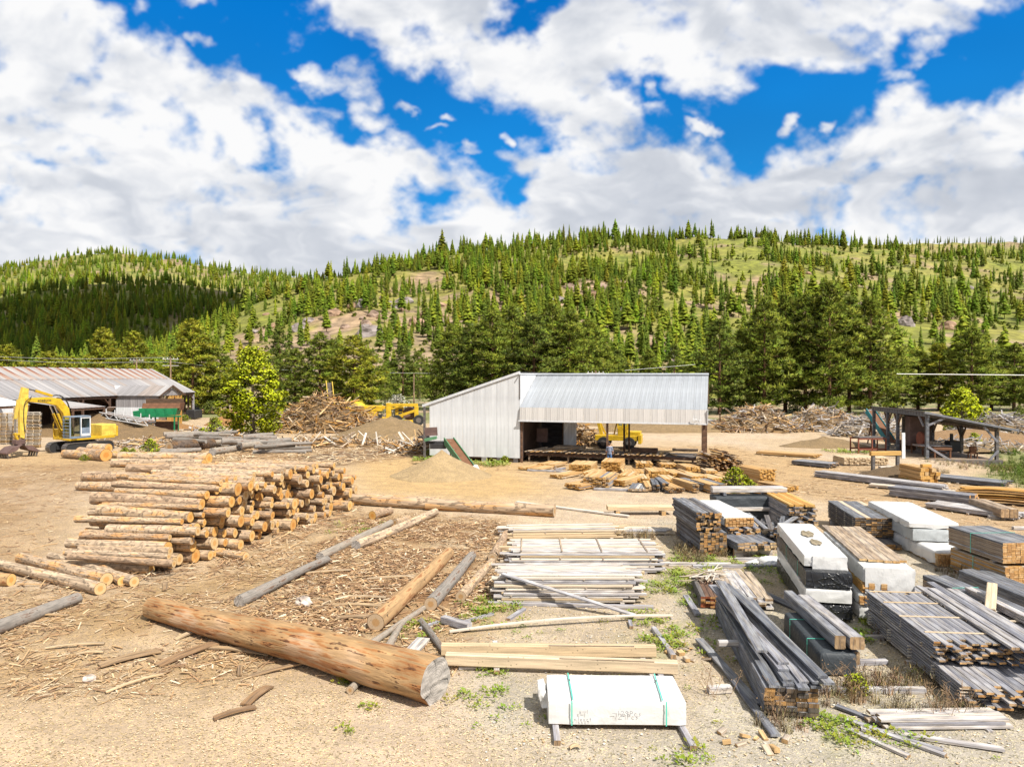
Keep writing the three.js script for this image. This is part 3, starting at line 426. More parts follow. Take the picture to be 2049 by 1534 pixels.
// a far conifer, 1 m tall: whorls of ragged drooping boughs
function farConifer(col, slim, base, ragged) {
  const L = new Leafy(), levels = 30;
  for (let i = 0; i < levels; i++) { const t = i / (levels - 1), y0 = base + (1 - base) * t, R = slim * (1 - t) ** 0.8 * (t < 0.12 ? 0.65 + t * 3 : 1) + 0.008, k = 7 + Math.floor(rnd() * 3);
    for (let j = 0; j < k; j++) { if (rnd() < 0.12) continue; const y = y0 + rr(-0.022, 0.022) * (1 - t * 0.6), a = j / k * 6.283 + i * 1.7 + rr(-0.3, 0.3), r = R * rr(1 - ragged, 1.15), dy = -r * rr(0.15, 0.5), w = r * rr(0.28, 0.5); const c = Math.cos(a), s = Math.sin(a), q = rr(0.75, 1.25), cc = [col[0] * q * rr(0.9, 1.15), col[1] * q, col[2] * q];
      const o = [c * r * 0.1, y + 0.012, s * r * 0.1], tip = [c * r, y + dy, s * r], l = [c * r * 0.55 - s * w, y + dy * 0.75, s * r * 0.55 + c * w], m = [c * r * 0.55 + s * w, y + dy * 0.75, s * r * 0.55 - c * w], top = [c * r * 0.5, y + 0.02 + dy * 0.1, s * r * 0.5];
      const n1 = norm([c * 0.7 - s * 0.5, 0.65, s * 0.7 + c * 0.5]), n2 = norm([c * 0.7 + s * 0.5, 0.65, s * 0.7 - c * 0.5]);
      L.tri(o, l, top, cc, n1); L.tri(l, tip, top, cc, n1); L.tri(o, top, m, cc, n2); L.tri(top, tip, m, cc, n2); } }
  return L.geo();
}
function pineTuft(L, p, out, size, col, blades = 9) {
  const q = rr(0.72, 1.3), c = [col[0] * q * rr(0.88, 1.2), col[1] * q, col[2] * q];
  for (let i = 0; i < blades; i++) { const d = norm([out[0] * 0.7 + rr(-1, 1), out[1] * 0.7 + 0.35 + rr(-0.75, 0.9), out[2] * 0.7 + rr(-1, 1)]); const s = norm(cross(d, [rr(-1, 1), rr(-1, 1), rr(-1, 1)])), len = size * rr(0.7, 1.2), w = size * rr(0.06, 0.115); const tip = add(p, d, len), a = add(add(p, d, len * 0.35), s, w), b = add(add(p, d, len * 0.35), s, -w); let n = norm(add(cross(d, s), [0, 0, 0])); if (n[1] * 0.6 + n[0] * out[0] + n[2] * out[2] < 0) n = [-n[0], -n[1], -n[2]]; n = norm(add(n, norm(add(out, [0, 0.5, 0])), 0.9)); L.tri(p, a, b, c, n); L.tri(a, tip, b, c, n); }
}
// a nearer pine, 1 unit = its full height (drawn for 22 m)
function nearPine(col, wide, base, Ht = 22) {
  const L = new Leafy(), limbs = []; const nb = 96;
  const lean = rr(-0.02, 0.02);
  for (let i = 0; i < nb; i++) { const t = (i + rnd()) / nb, y = base + (0.985 - base) * t, a = i * 2.399 + rr(-0.5, 0.5); const prof = (t < 0.25 ? 0.62 + t * 1.5 : 1 - ((t - 0.25) / 0.75) ** 1.5 * 0.93) * wide; const r = prof * rr(0.65, 1.12) + 0.012, rise = r * rr(-0.12, 0.38);
    const e = [Math.cos(a) * r, y + rise, Math.sin(a) * r], s = [0, y - 0.01, 0]; if (i % 2) limbs.push([s.map(q => q * Ht), e.map(q => q * Ht), 0.07]);
    const m = 6 + Math.floor(r / wide * 12), out = norm([Math.cos(a), 0.2, Math.sin(a)]);
    for (let k = 0; k < m; k++) { const f = 1 - 0.68 * ((k + rnd()) / m) ** 1.5, sp = 0.03 * (0.4 + r / wide); const p = [e[0] * f + rr(-sp, sp), s[1] + (e[1] - s[1]) * f + rr(-0.012, 0.022), e[2] * f + rr(-sp, sp)].map(q => q * Ht); pineTuft(L, p, out, rr(0.6, 0.95), col, 13); } }
  for (let k = 0; k < 8; k++) pineTuft(L, [rr(-0.1, 0.1), Ht * rr(0.95, 1), rr(-0.1, 0.1)], [0, 1, 0], 0.6, col, 13);
  return { crown: L.geo(), trunk: trunkGeo(Ht * 0.97, Ht * 0.013 + 0.08, limbs) };
}
// a broad-leaved tree, drawn for 10 m
function leafTree(col, wide, base, leaves, Ht = 10, shapeP = 0.7, leaf = 0.17) {
  const L = new Leafy(), limbs = [], clumps = [];
  for (let i = 0; i < 80; i++) { const t = (i + rnd()) / 80, y = base + (0.97 - base) * t, a = i * 2.399 + rr(-0.4, 0.4), prof = wide * Math.sin(Math.PI * clamp(0.16 + 0.80 * t ** shapeP, 0, 1)) , r = prof * Math.sqrt(rr(0.15, 1)); clumps.push([Math.cos(a) * r * Ht, y * Ht, Math.sin(a) * r * Ht, Ht * wide * rr(0.16, 0.3)]); if (i % 2) limbs.push([[0, (y - 0.12 * (1 - t)) * Ht * 0.9, 0], [Math.cos(a) * r * Ht, y * Ht, Math.sin(a) * r * Ht], 0.05]); }
  for (let k = 0; k < leaves; k++) { const [x, y, z, s] = pick(clumps), d = norm([rr(-1, 1), rr(-1, 1), rr(-1, 1)]), q = s * Math.cbrt(rnd()), p = [x + d[0] * q, y + d[1] * q, z + d[2] * q]; const u = norm([rr(-1, 1), rr(-1, 0.6), rr(-1, 1)]), v = norm(cross(u, [rr(-1, 1), rr(-1, 1), rr(-1, 1)])), l = leaf * rr(0.7, 1.3), c = rr(0.75, 1.25), cc = [col[0] * c * rr(0.88, 1.12), col[1] * c, col[2] * c];
    let n = norm(cross(u, v)); const out = norm([p[0], (p[1] - Ht * 0.55) * 0.7 + 1.5, p[2]]); if (n[0] * out[0] + n[1] * out[1] + n[2] * out[2] < 0) n = n.map(q2 => -q2); n = norm(add(n, out, 1.1));
    const A = add(p, u, -l / 2), B = add(p, u, l / 2), C = add(p, v, l * 0.36), D = add(p, v, -l * 0.36); L.tri(A, C, B, cc, n); L.tri(A, B, D, cc, n); }
  return { crown: L.geo(), trunk: trunkGeo(Ht * 0.9, Ht * 0.016 + 0.03, limbs) };
}
const PINE = [0.27, 0.335, 0.042], PINE_Y = [0.40, 0.425, 0.038], PINE_D = [0.20, 0.26, 0.04], SPRING = [0.54, 0.60, 0.02], LARCH = [0.24, 0.31, 0.025], FAR_D = [0.095, 0.135, 0.014];
seed(51);
const pines = [nearPine(PINE, 0.24, 0.08), nearPine(PINE, 0.28, 0.06), nearPine(PINE, 0.2, 0.14), nearPine(PINE_D, 0.26, 0.07), nearPine(PINE_Y, 0.26, 0.09), nearPine(PINE_Y, 0.23, 0.07)];
function plantTree(name, label, category, model, Ht, crownMat, tMat, x, z, h, wide, group) {
  const t = thing(name, label, category, [x, landY(x, z) - 0.1, z], rnd() * 6.28, group); t.scale.set(h / Ht * wide, h / Ht, h / Ht * wide);
  part('trunk', model.trunk, tMat, t); part('crown', model.crown, crownMat, t); return t;
}
// pines: [x in the picture, depth, top in the picture, model, width factor, where]
const PINES = [
  [14, 150, 690, 4, 1.0, 'tall pine behind the left end of the barn roof'], [97, 150, 704, 5, 1.2, 'pointed yellow-green pine over the rusty barn roof'], [128, 155, 713, 5, 1.1, 'small pine top over the barn roof beside a pointed one'], [145, 160, 714, 4, 0.9, 'small right-hand pine top over the barn roof'], [45, 165, 722, 5, 1, 'lowest pine top over the left part of the barn roof'],
  [207, 150, 657, 5, 1.05, 'tall yellow-green pine behind the barn left of the twin pine'], [268, 148, 664, 4, 1.0, 'broad yellow-green pine behind the barn ridge end'], [240, 160, 700, 4, 0.9, 'shorter pine between two tall pines behind the barn'],
  [385, 128, 640, 5, 1.12, 'tallest yellow-green pine right of the barn with pale trunk'], [420, 132, 672, 0, 1.05, 'darker pine close against the tallest pine right of the barn'], [352, 140, 735, 4, 1.0, 'low pine just behind the barn gable end'], [455, 140, 715, 0, 1, 'dark pine left of the bright leafy tree'],
  [560, 150, 660, 3, 0.8, 'slim dark pine right behind the bright leafy tree'], [590, 132, 700, 0, 1.1, 'dark pine behind the left side of the scrap heap'], [640, 128, 668, 0, 1.15, 'tall dark pine right behind the scrap wood heap'], [668, 136, 680, 1, 1, 'dark pine above the top of the scrap heap'], [708, 126, 672, 4, 1.1, 'olive pine above the old yellow machine'], [738, 130, 700, 1, 1.0, 'broad low pine left of the green field'],
  [806, 210, 690, 3, 1.1, 'dark pine beyond the green field'], [836, 215, 705, 0, 1.1, 'small dark pine at the far edge of the green field'], [880, 160, 700, 0, 1, 'dark pine over the low end of the white shed'],
  [905, 140, 650, 0, 1.1, 'pine left of the dense grove behind the white shed'], [945, 134, 648, 3, 1.15, 'dark pine in the grove over the white wall'], [985, 130, 622, 1, 1.05, 'tall pine in the grove over the shed peak'], [1025, 136, 612, 0, 1.1, 'tallest pine of the grove over the shed ridge'], [1068, 128, 630, 3, 1.15, 'dark pine in the grove above the pale roof left end'], [1105, 132, 608, 1, 1.0, 'tall pine in the middle of the grove over the pale roof'], [1140, 130, 622, 0, 1.1, 'rounded pine right of the grove middle over the pale roof'], [1178, 134, 640, 1, 1.0, 'right-hand pine of the grove over the pale roof'], [1208, 136, 690, 0, 0.95, 'shorter pine at the right edge of the grove'],
  [1236, 175, 700, 3, 0.9, 'small dark pine on the bank right of the grove'], [1300, 180, 700, 0, 0.85, 'slim pine above the middle of the pale roof'], [1350, 178, 690, 3, 0.8, 'slim dark pine above the right part of the pale roof'],
  [1440, 124, 640, 3, 1.0, 'tall dark pine right of the white shed end'], [1482, 130, 664, 0, 1.0, 'pine right of the dark one by the shed end'], [1530, 126, 598, 0, 1.1, 'tall pine above the brown slab heap'], [1572, 132, 590, 1, 1.05, 'tall pine left of the highest pine on the right'], [1612, 128, 588, 0, 1.1, 'pine in the middle of the tall right-hand row'], [1660, 124, 566, 1, 1.15, 'highest pine of the right-hand row'], [1700, 130, 596, 3, 1.05, 'dark pine right of the highest one in the row'], [1742, 126, 596, 1, 1.15, 'broad pine at the right end of the tall row'],
  [1790, 140, 690, 0, 1.1, 'shorter pine behind the pole shed roof'], [1838, 142, 700, 0, 1.15, 'low pine above the pole shed roof middle'], [1880, 138, 688, 4, 1.0, 'olive pine left of the bright green bush'], [1945, 134, 655, 0, 1.2, 'tall pine behind the bright green bush'], [1985, 138, 690, 3, 1.05, 'dark pine right of the bright green bush'], [2030, 136, 690, 0, 1.1, 'pine at the right edge of the picture'], [2075, 140, 670, 3, 1.1, 'dark pine cut by the right edge'],
];
for (const [px, d, top, m, w, lab] of PINES) plantTree('pine_tree', lab, 'tree', pines[m], 22, pineMat, trunkMat, XD(px, d), -d, HD(top, d) + 0.1, w * 22 / (HD(top, d)) * 0.62 + 0.38 * w, 'pines behind the lumber yard');
const spring = leafTree(SPRING, 0.24, 0.06, 15000, 10, 0.7, 0.2), bushModel = leafTree(SPRING, 0.36, 0.03, 6000, 5, 0.8, 0.2), larch = leafTree(LARCH, 0.2, 0.1, 4500, 12, 0.6, 0.22);
plantTree('leafy_tree', 'bright yellow-green leafy tree standing left of the scrap heap', 'tree', spring, 10, leafMat, trunkGrey, XD(505, 80), -80, HD(692, 80), 1.6);
plantTree('leafy_tree', 'bright green round bush tree behind the low side of the pole shed', 'tree', bushModel, 5, leafMat, trunkGrey, XD(1926, 82), -82, 5.3, 1.3);
for (const [px, d, top, w, lab] of [[770, 165, 725, 1.0, 'light green tree beside the dark pines left of the field'], [870, 170, 722, 1.0, 'light green tree just left of the shed peak grove'], [840, 190, 755, 1.2, 'low light green tree by the utility pole']]) plantTree('light_green_tree', lab, 'tree', larch, 12, leafMat, trunkGrey, XD(px, d), -d, HD(top, d), w, 'light green trees');

// hillside forest
seed(57);
const far = [farConifer(FAR_D, 0.16, 0.14, 0.5), farConifer([0.13, 0.17, 0.014], 0.2, 0.2, 0.6), farConifer([0.165, 0.205, 0.016], 0.23, 0.27, 0.65), farConifer(FAR_D, 0.13, 0.08, 0.45), farConifer([0.22, 0.28, 0.02], 0.14, 0.05, 0.4)];
const farTrunk = new THREE.CylinderGeometry(0.004, 0.013, 0.9, 5); farTrunk.translate(0, 0.45, 0);
const spots = [];
for (let k = 0; k < 90000 && spots.length < 9900; k++) {
  const px = rr(-420, 2480), left = rnd() < 0.6, d = left && px < 760 ? rr(430, 1620) : rr(232, 960), x = XD(px, d), z = -d, y = landY(x, z), py = HY - (y - H) / d * FX;
  const n = fbm(x / 55 + 3, z / 55, 4), n2 = fbm(x / 22, z / 22 + 9, 3);
  const onLeft = d > lerpTable(DIST_R, px) * 1.03;
  let dens = onLeft ? 0.95 : mix(0.46, 0.24, sstep(1200, 1800, px)) * mix(0.6, 1.0, sstep(240, 330, d)) * mix(1, 1.5, sstep(700, 860, d));
  if (!onLeft) { dens *= sstep(0.43, 0.60, n * 0.5 + n2 * 0.5) * 1.8; if (px > 700 && px < 1300) dens *= 1.35; if (px > 380 && px < 1020 && d < 460) dens *= 0.45; }
  if (onLeft && n < 0.36) dens *= 0.25;
  if (y < 2 && d > 400) dens = 0;
  if (rnd() > dens) continue;
  let near = false; for (const s of spots) if (Math.abs(s.x - x) < 3 && (s.x - x) ** 2 + (s.z - z) ** 2 < 7) { near = true; break; }
  if (near) continue;
  const ridge = !onLeft && d > lerpTable(DIST_R, px) * 0.94, h = (onLeft ? rr(12, 21) : rr(6, 18.5)) * (ridge ? rr(0.9, 1.35) : 1) * (rnd() < 0.06 ? 1.35 : 1);
  spots.push({ x, y: y - 0.3, z, h, px, d, onLeft, v: onLeft ? (rnd() < 0.12 ? 4 : Math.floor(rnd() * 4)) : (rnd() < 0.05 ? 4 : Math.floor(rnd() * 4)), w: rr(0.85, 1.3), a: rnd() * 6.28, size: h / d });
}
for (let k = 0; k < 500; k++) { const px = rr(1550, 2250), d = rr(1950, 2330), x = XD(px, d), z = -d; spots.push({ x, z, y: landY(x, z), h: rr(18, 28), px, d, onLeft: true, v: 3, w: 1, a: rnd() * 6, size: 0.001 }); }
spots.sort((a, b) => b.size - a.size);
let one = 0;
const rest = new THREE.Group(); rest.name = 'hillside_forest'; rest.userData = { kind: 'stuff', label: 'dense conifer forest covering the hillsides', category: 'forest' }; scene.add(rest);
const buckets = far.map(() => []);
for (const s of spots) {
  if (one < 300 && s.px > -10 && s.px < 2060 && s.d < 600) {
    one++; const over = [[260, 'above the barn roof'], [430, 'above the tallest yellow-green pine'], [560, 'above the bright leafy tree'], [720, 'above the tall scrap heap'], [880, 'above the green field'], [1040, 'above the slanting white wall'], [1230, 'above the left half of the pale roof'], [1420, 'above the right half of the pale roof'], [1580, 'above the brown slab heap'], [1740, 'above the highest pine'], [1900, 'above the pole shed'], [9999, 'above the right end of the yard']].find(q => s.px < q[0])[1], size = s.h < 12.5 ? 'small' : s.h < 17 ? 'middling' : 'tall', place = s.d < 320 ? 'at the hill foot' : s.d < 430 ? 'low on the hill' : 'halfway up the hill', kind = ['dark pointed conifer', 'olive ragged conifer', 'light olive conifer', 'dark slender conifer', 'bright green larch'][s.v], lab = `${size} ${kind} ${place}, ${over}`;
    const t = thing('conifer', lab, 'tree', [s.x, s.y, s.z], s.a, 'conifers on the near hillside: ' + lab); t.scale.set(s.h * s.w, s.h, s.h * s.w); part('trunk', farTrunk, trunkMat, t); part('crown', far[s.v], hillMat, t);
  } else buckets[s.v].push(s);
}
const mtx = new THREE.Matrix4(), qt = new THREE.Quaternion();
function instanced(name, geo, mat, list, parent, tint) { const m = new THREE.InstancedMesh(geo, mat, list.length); m.name = name; list.forEach((s, i) => { mtx.compose(new THREE.Vector3(s.x, s.y, s.z), s.q || qt.setFromAxisAngle(UPV, s.a), s.s || new THREE.Vector3(s.h * s.w, s.h, s.h * s.w)); m.setMatrixAt(i, mtx); if (tint) m.setColorAt(i, tint(s)); }); shade(m); parent.add(m); return m; }
buckets.forEach((b, i) => b.length && instanced('crowns', far[i], hillMat, b, rest, () => lin(rr(0.8, 1.2), rr(0.85, 1.15), rr(0.7, 1.1))));
instanced('trunks', farTrunk, trunkMat, spots.slice(300).filter(s => s.d < 1000), rest);
// shrubs on the hillside
{ const sh = leafTree([0.15, 0.19, 0.02], 0.5, 0.02, 260, 1, 0.9, 0.2).crown, list = []; for (let k = 0; k < 9000 && list.length < 2600; k++) { const px = rr(200, 2150), d = rr(240, 900), x = XD(px, d), z = -d; if (d > lerpTable(DIST_R, px) || fbm(x / 30 + 50, z / 30, 3) < 0.5) continue; const s = rr(0.8, 2.4); list.push({ x, y: landY(x, z) - 0.2, z, a: rnd() * 6.28, s: new THREE.Vector3(s * 1.3, s, s * 1.3) }); } const g = new THREE.Group(); g.name = 'hillside_shrubs'; g.userData = { kind: 'stuff', label: 'low green shrubs scattered over the hillsides', category: 'shrubs' }; scene.add(g); instanced('shrubs', sh, hillMat, list, g, () => { const k = rnd(); return lin(0.7 + k * 0.6, 0.75 + k * 0.5, 0.8); }); }
// rock outcrops
seed(59);
const rockTex = tex(256, 256, (u, v) => { const s = 0.75 + 0.6 * (pfbm(u, v, 4, 7, 5) - 0.5); return [s + 0.05, s, s - 0.03]; });
function rockGeo(sd0) { const g = new THREE.IcosahedronGeometry(1, 3), p = g.attributes.position; for (let i = 0; i < p.count; i++) { const v = new THREE.Vector3().fromBufferAttribute(p, i); const f = 0.62 + 0.75 * fbm(v.x * 1.6 + sd0, v.y * 1.6 + v.z * 1.9 + sd0, 4); const q = 0.25; v.multiplyScalar(f); v.x = mix(v.x, Math.round(v.x / q) * q, 0.5); v.y = mix(v.y, Math.round(v.y / q) * q, 0.5); p.setXYZ(i, v.x, v.y, v.z); } g.computeVertexNormals(); return g; }
const rocks = [rockGeo(1), rockGeo(5), rockGeo(9)], rockMats = [std([0.36, 0.29, 0.24], 0.95, { map: rockTex }), std([0.33, 0.32, 0.33], 0.95, { map: rockTex }), std([0.42, 0.31, 0.22], 0.95, { map: rockTex })];
for (const [a, b, n, y0, y1] of [[500, 900, 26, 600, 690], [640, 1000, 16, 590, 660], [1000, 1350, 10, 560, 640], [1240, 1400, 8, 700, 740], [1500, 2040, 12, 540, 680]]) for (let k = 0; k < n; k++) { const px = rr(a, b), py = rr(y0, y1); let d = 240; while (d < 900) { const y = landY(XD(px, d), -d); if (HY - (y - H) / d * FX < py) break; d += 4; } const x = XD(px, d), s = rr(1.6, 5.2); single('rock_outcrop', px < 900 ? 'pale rock outcrop between trees on the left of the near hillside' : 'pale rock outcrop on the middle or right of the near hillside', 'rock', rocks[k % 3], rockMats[k % 3], [x, landY(x, -d) - s * 0.1, -d], [0, rnd() * 6.28, rr(-0.3, 0.3)], px < 900 ? 'rock outcrops on the left of the near hillside' : 'rock outcrops on the middle and right of the near hillside').scale.set(s * rr(1, 1.7), s * rr(0.7, 1.1), s); }
// ================================================================ machines and yard fittings
const font = await new FontLoader().loadAsync('fonts/droid/droid_sans_bold.typeface.json');
seed(61);
{ // tracked excavator with a log grapple
  const [ex, , ez] = G(160, 903);
  const t = thing('excavator', 'yellow tracked excavator with grey cab and log grapple resting on the ground', 'excavator', [ex, 0, ez], Math.atan2(-0.88, -0.47)); t.scale.setScalar(1.05);
  const trackShape = (z) => { const g = []; const P = []; for (let i = 0; i <= 10; i++) { const a = Math.PI / 2 + Math.PI * i / 10; P.push([-1.6 + Math.cos(a) * 0.4, 0.42 + Math.sin(a) * 0.4]); } for (let i = 0; i <= 10; i++) { const a = -Math.PI / 2 + Math.PI * i / 10; P.push([1.6 + Math.cos(a) * 0.4, 0.42 + Math.sin(a) * 0.4]); } return plate(P, 0.5, z); };
  for (const z of [-1.15, 1.15]) { const tr = part('track', trackShape(z), K.rubber, t); const n = 46, per = 2 * (3.2 + Math.PI * 0.42), sh = boxG(0, 0, 0, 0.17, 0.06, 0.6); for (let i = 0; i < n; i++) { let s = i / n * per, x, y, a; if (s < 3.2) { x = -1.6 + s; y = 0.85; a = 0; } else if (s < 3.2 + Math.PI * 0.42) { const q = (s - 3.2) / 0.42; x = 1.6 + Math.sin(q) * 0.43; y = 0.42 + Math.cos(q) * 0.43; a = -q; } else if (s < 6.4 + Math.PI * 0.42) { x = 1.6 - (s - 3.2 - Math.PI * 0.42); y = 0.02; a = Math.PI; } else { const q = (s - 6.4 - Math.PI * 0.42) / 0.42; x = -1.6 - Math.sin(q) * 0.43; y = 0.42 - Math.cos(q) * 0.43; a = Math.PI - q; } part('track_shoe', sh, K.steel, tr, [x, y, z], [0, 0, a]); } part('track_frame', boxG(0, 0.42, z * 0.72, 3.0, 0.34, 0.2), K.blackMetal, t); }
  part('undercarriage', merge([boxG(0, 0.62, 0, 1.7, 0.4, 1.9), cylG(0, 0.95, 0, 0.7, 0.65, 0.3, 18)]), K.blackMetal, t);
  part('deck', merge([boxG(-0.35, 1.18, 0, 3.7, 0.2, 2.6), boxG(1.35, 1.16, -0.85, 0.7, 0.16, 0.9)]), K.yellow, t);
  part('engine_housing', merge([boxG(-1.75, 1.75, -0.3, 1.25, 1.0, 2.0), boxG(-1.6, 1.72, -1.12, 1.1, 0.94, 0.34)]), K.yellowPale, t);
  part('counterweight', boxG(-2.3, 1.62, 0, 0.5, 0.9, 2.5), K.yellow, t);
  part('tool_box', merge([boxG(1.0, 1.6, 0.95, 0.9, 0.7, 0.7)]), K.yellow2, t);
  part('hand_rail', merge([tubeG([[1.5, 1.3, 1.15], [1.5, 2.5, 1.15], [1.25, 2.75, 1.1], [0.7, 2.75, 1.0]], 0.045), tubeG([[0.7, 2.75, 1.0], [0.65, 1.4, 1.0]], 0.04)]), K.yellow, t);
  const cab = part('cab_frame', merge([boxG(0.75, 3.02, -0.82, 1.75, 0.1, 1.0), boxG(0.75, 1.3, -0.82, 1.75, 0.12, 1.0), ...[[1.56, -0.38], [1.56, -1.26], [0.72, -1.28], [-0.06, -0.38], [-0.06, -1.28]].map(([x, z]) => boxG(x, 2.15, z, 0.1, 1.7, 0.09)), boxG(0.3, 1.72, -1.29, 0.8, 0.75, 0.05), boxG(-0.08, 2.1, -0.82, 0.06, 1.6, 0.9)]), K.greyBlue, t);
  part('cab_door', merge([boxG(0.32, 2.9, -1.33, 0.78, 0.08, 0.04), boxG(-0.05, 2.2, -1.33, 0.07, 1.5, 0.04), boxG(0.7, 2.2, -1.33, 0.06, 1.5, 0.04), boxG(0.32, 1.5, -1.33, 0.78, 0.2, 0.04)]), K.white, cab);
  part('window', boxG(1.58, 2.2, -0.82, 0.02, 1.5, 0.8), K.glass, cab); part('window', boxG(0.33, 2.4, -1.3, 0.66, 0.9, 0.015), K.glass, cab); part('window', boxG(1.14, 2.2, -1.3, 0.74, 1.4, 0.015), K.glass, cab);
  for (let i = 0; i < 6; i++) part('guard_bar', boxG(1.66, 1.5 + i * 0.26, -0.82, 0.04, 0.05, 0.98), K.greyBlue, cab);
  part('seat', merge([boxG(0.6, 1.7, -0.85, 0.5, 0.15, 0.5), boxG(0.35, 2.1, -0.85, 0.14, 0.7, 0.48)]), K.blackMetal, cab);
  const boom = part('boom', plate([[0.55, 1.35], [0.95, 1.25], [1.45, 3.3], [1.95, 3.95], [2.7, 4.15], [4.35, 4.35], [4.35, 4.62], [2.5, 4.66], [1.6, 4.5], [0.95, 3.7]], 0.42, 0.1), K.yellow, t);
  { const g = new TextGeometry('KOBELCO', { font, size: 0.17, depth: 0.01, curveSegments: 2 }); g.rotateY(Math.PI); g.translate(3.45, 0, 0); g.rotateZ(0); g.translate(0, 4.3, -0.115); part('lettering', g, K.blackMetal, boom); }
  part('stick', plate([[4.05, 5.35], [4.5, 5.5], [4.75, 4.3], [4.72, 1.55], [4.4, 1.4], [4.1, 4.1]], 0.34, 0.1), K.yellowPale, t);
  part('boom_cylinder', merge([beamG([1.35, 1.7, -0.22], [1.95, 3.3, -0.22], 0.16), beamG([1.35, 1.7, 0.42], [1.95, 3.3, 0.42], 0.16)]), K.yellow, t); part('boom_piston', merge([beamG([1.9, 3.2, -0.22], [2.2, 3.95, -0.22], 0.09), beamG([1.9, 3.2, 0.42], [2.2, 3.95, 0.42], 0.09)]), K.chrome, t);
  part('stick_cylinder', beamG([2.2, 4.75, 0.1], [3.5, 5.2, 0.1], 0.2), K.yellow, t); part('stick_piston', beamG([3.5, 5.2, 0.1], [4.2, 5.38, 0.1], 0.1), K.steel, t);
  part('grapple_cylinder', beamG([4.75, 4.5, 0.1], [4.98, 3.0, 0.1], 0.2), K.yellowPale, t); part('grapple_piston', beamG([4.98, 3.0, 0.1], [5.05, 1.9, 0.1], 0.1), K.chrome, t); part('linkage', merge([beamG([5.05, 1.9, 0.1], [4.85, 1.35, 0.1], 0.3, 0.14), beamG([5.0, 1.8, 0.1], [4.65, 1.8, 0.1], 0.3, 0.12)]), K.yellow, t);
  part('hose', merge([tubeG([[3.9, 4.75, -0.15], [4.1, 4.6, -0.25], [4.4, 4.3, -0.2], [4.5, 3.2, -0.15], [4.45, 2.0, -0.2]], 0.03), tubeG([[1.9, 4.6, 0], [1.2, 4.35, -0.1], [0.95, 3.6, -0.05], [1.0, 2.6, 0]], 0.05), tubeG([[2.3, 4.75, 0.2], [1.5, 4.75, 0.2], [0.85, 4.0, 0.2], [0.8, 2.8, 0.2]], 0.05)]), K.rubber, t);
  const gr = part('grapple_head', merge([boxG(4.75, 1.2, 0.1, 0.7, 0.35, 0.6), cylG(4.75, 1.0, 0.1, 0.32, 0.3, 0.2, 12)]), K.brownSteel, t);
  for (const s of [-1, 1]) { const j = part('jaw', merge([plate([[4.75 + s * 0.1, 0.95], [4.75 + s * 0.75, 0.85], [4.75 + s * 1.25, 0.45], [4.75 + s * 1.15, 0.3], [4.75 + s * 0.4, 0.55]], 1.15, 0.1), boxG(4.75 + s * 1.1, 0.42, 0.1, 0.3, 0.1, 1.3)]), K.brownSteel, gr); for (let i = 0; i < 4; i++) part('tine', plate([[4.75 + s * 1.22, 0.46], [4.75 + s * 1.05, 0.4], [4.75 + s * 0.95, 0.02], [4.75 + s * 1.05, 0.0]], 0.09, -0.42 + i * 0.35), K.steel, gr); }
}
{ // yellow crane truck seen through the bay
  const d = 66, x = XD(1236, d);
  const t = thing('crane_truck', 'yellow crane truck with leaning mast seen through the open bay', 'truck', [x, 0, -d], -0.25);
  part('chassis', merge([boxG(0.1, 1.0, 0, 4.2, 0.5, 1.7), boxG(1.5, 1.3, 0, 1.3, 0.6, 1.6), boxG(2.1, 0.9, 0, 0.3, 0.8, 1.9)]), K.yellow, t);
  const cab = part('cab', merge([boxG(0.55, 1.7, 0.3, 0.95, 0.9, 1.0), boxG(0.55, 2.72, 0.3, 1.0, 0.1, 1.05), ...[[0.1, -0.17], [1.0, -0.17], [0.1, 0.77], [1.0, 0.77]].map(([a, b]) => boxG(a, 2.3, b, 0.1, 0.9, 0.1)), boxG(0.55, 2.3, 0.79, 0.08, 0.9, 0.05)]), K.yellow, t);
  part('window', boxG(0.34, 2.35, 0.78, 0.36, 0.7, 0.02), K.glass, cab); part('window', boxG(0.76, 2.35, 0.78, 0.36, 0.7, 0.02), K.glass, cab);
  part('mast', merge([beamG([-1.35, 0.9, 0.2], [-2.15, 3.9, 0.2], 0.55, 0.28), beamG([-0.9, 0.9, 0.1], [-1.9, 3.0, 0.1], 0.12, 0.16)]), K.yellow2, t); part('mast_brace', beamG([-0.3, 1.2, 0.4], [0.1, 2.9, 0.4], 0.14, 0.12), K.yellow, t);
  for (const [a, b] of [[1.15, 0.95], [-1.2, 0.95], [1.15, -0.95], [-1.2, -0.95]]) { const w = part('wheel', cylG(a, 0.55, b, 0.55, 0.55, 0.4, 20, 'z'), K.rubber, t); part('rim', cylG(a, 0.55, b + 0.02 * Math.sign(b), 0.26, 0.26, 0.42, 14, 'z'), K.steel, w); }
}
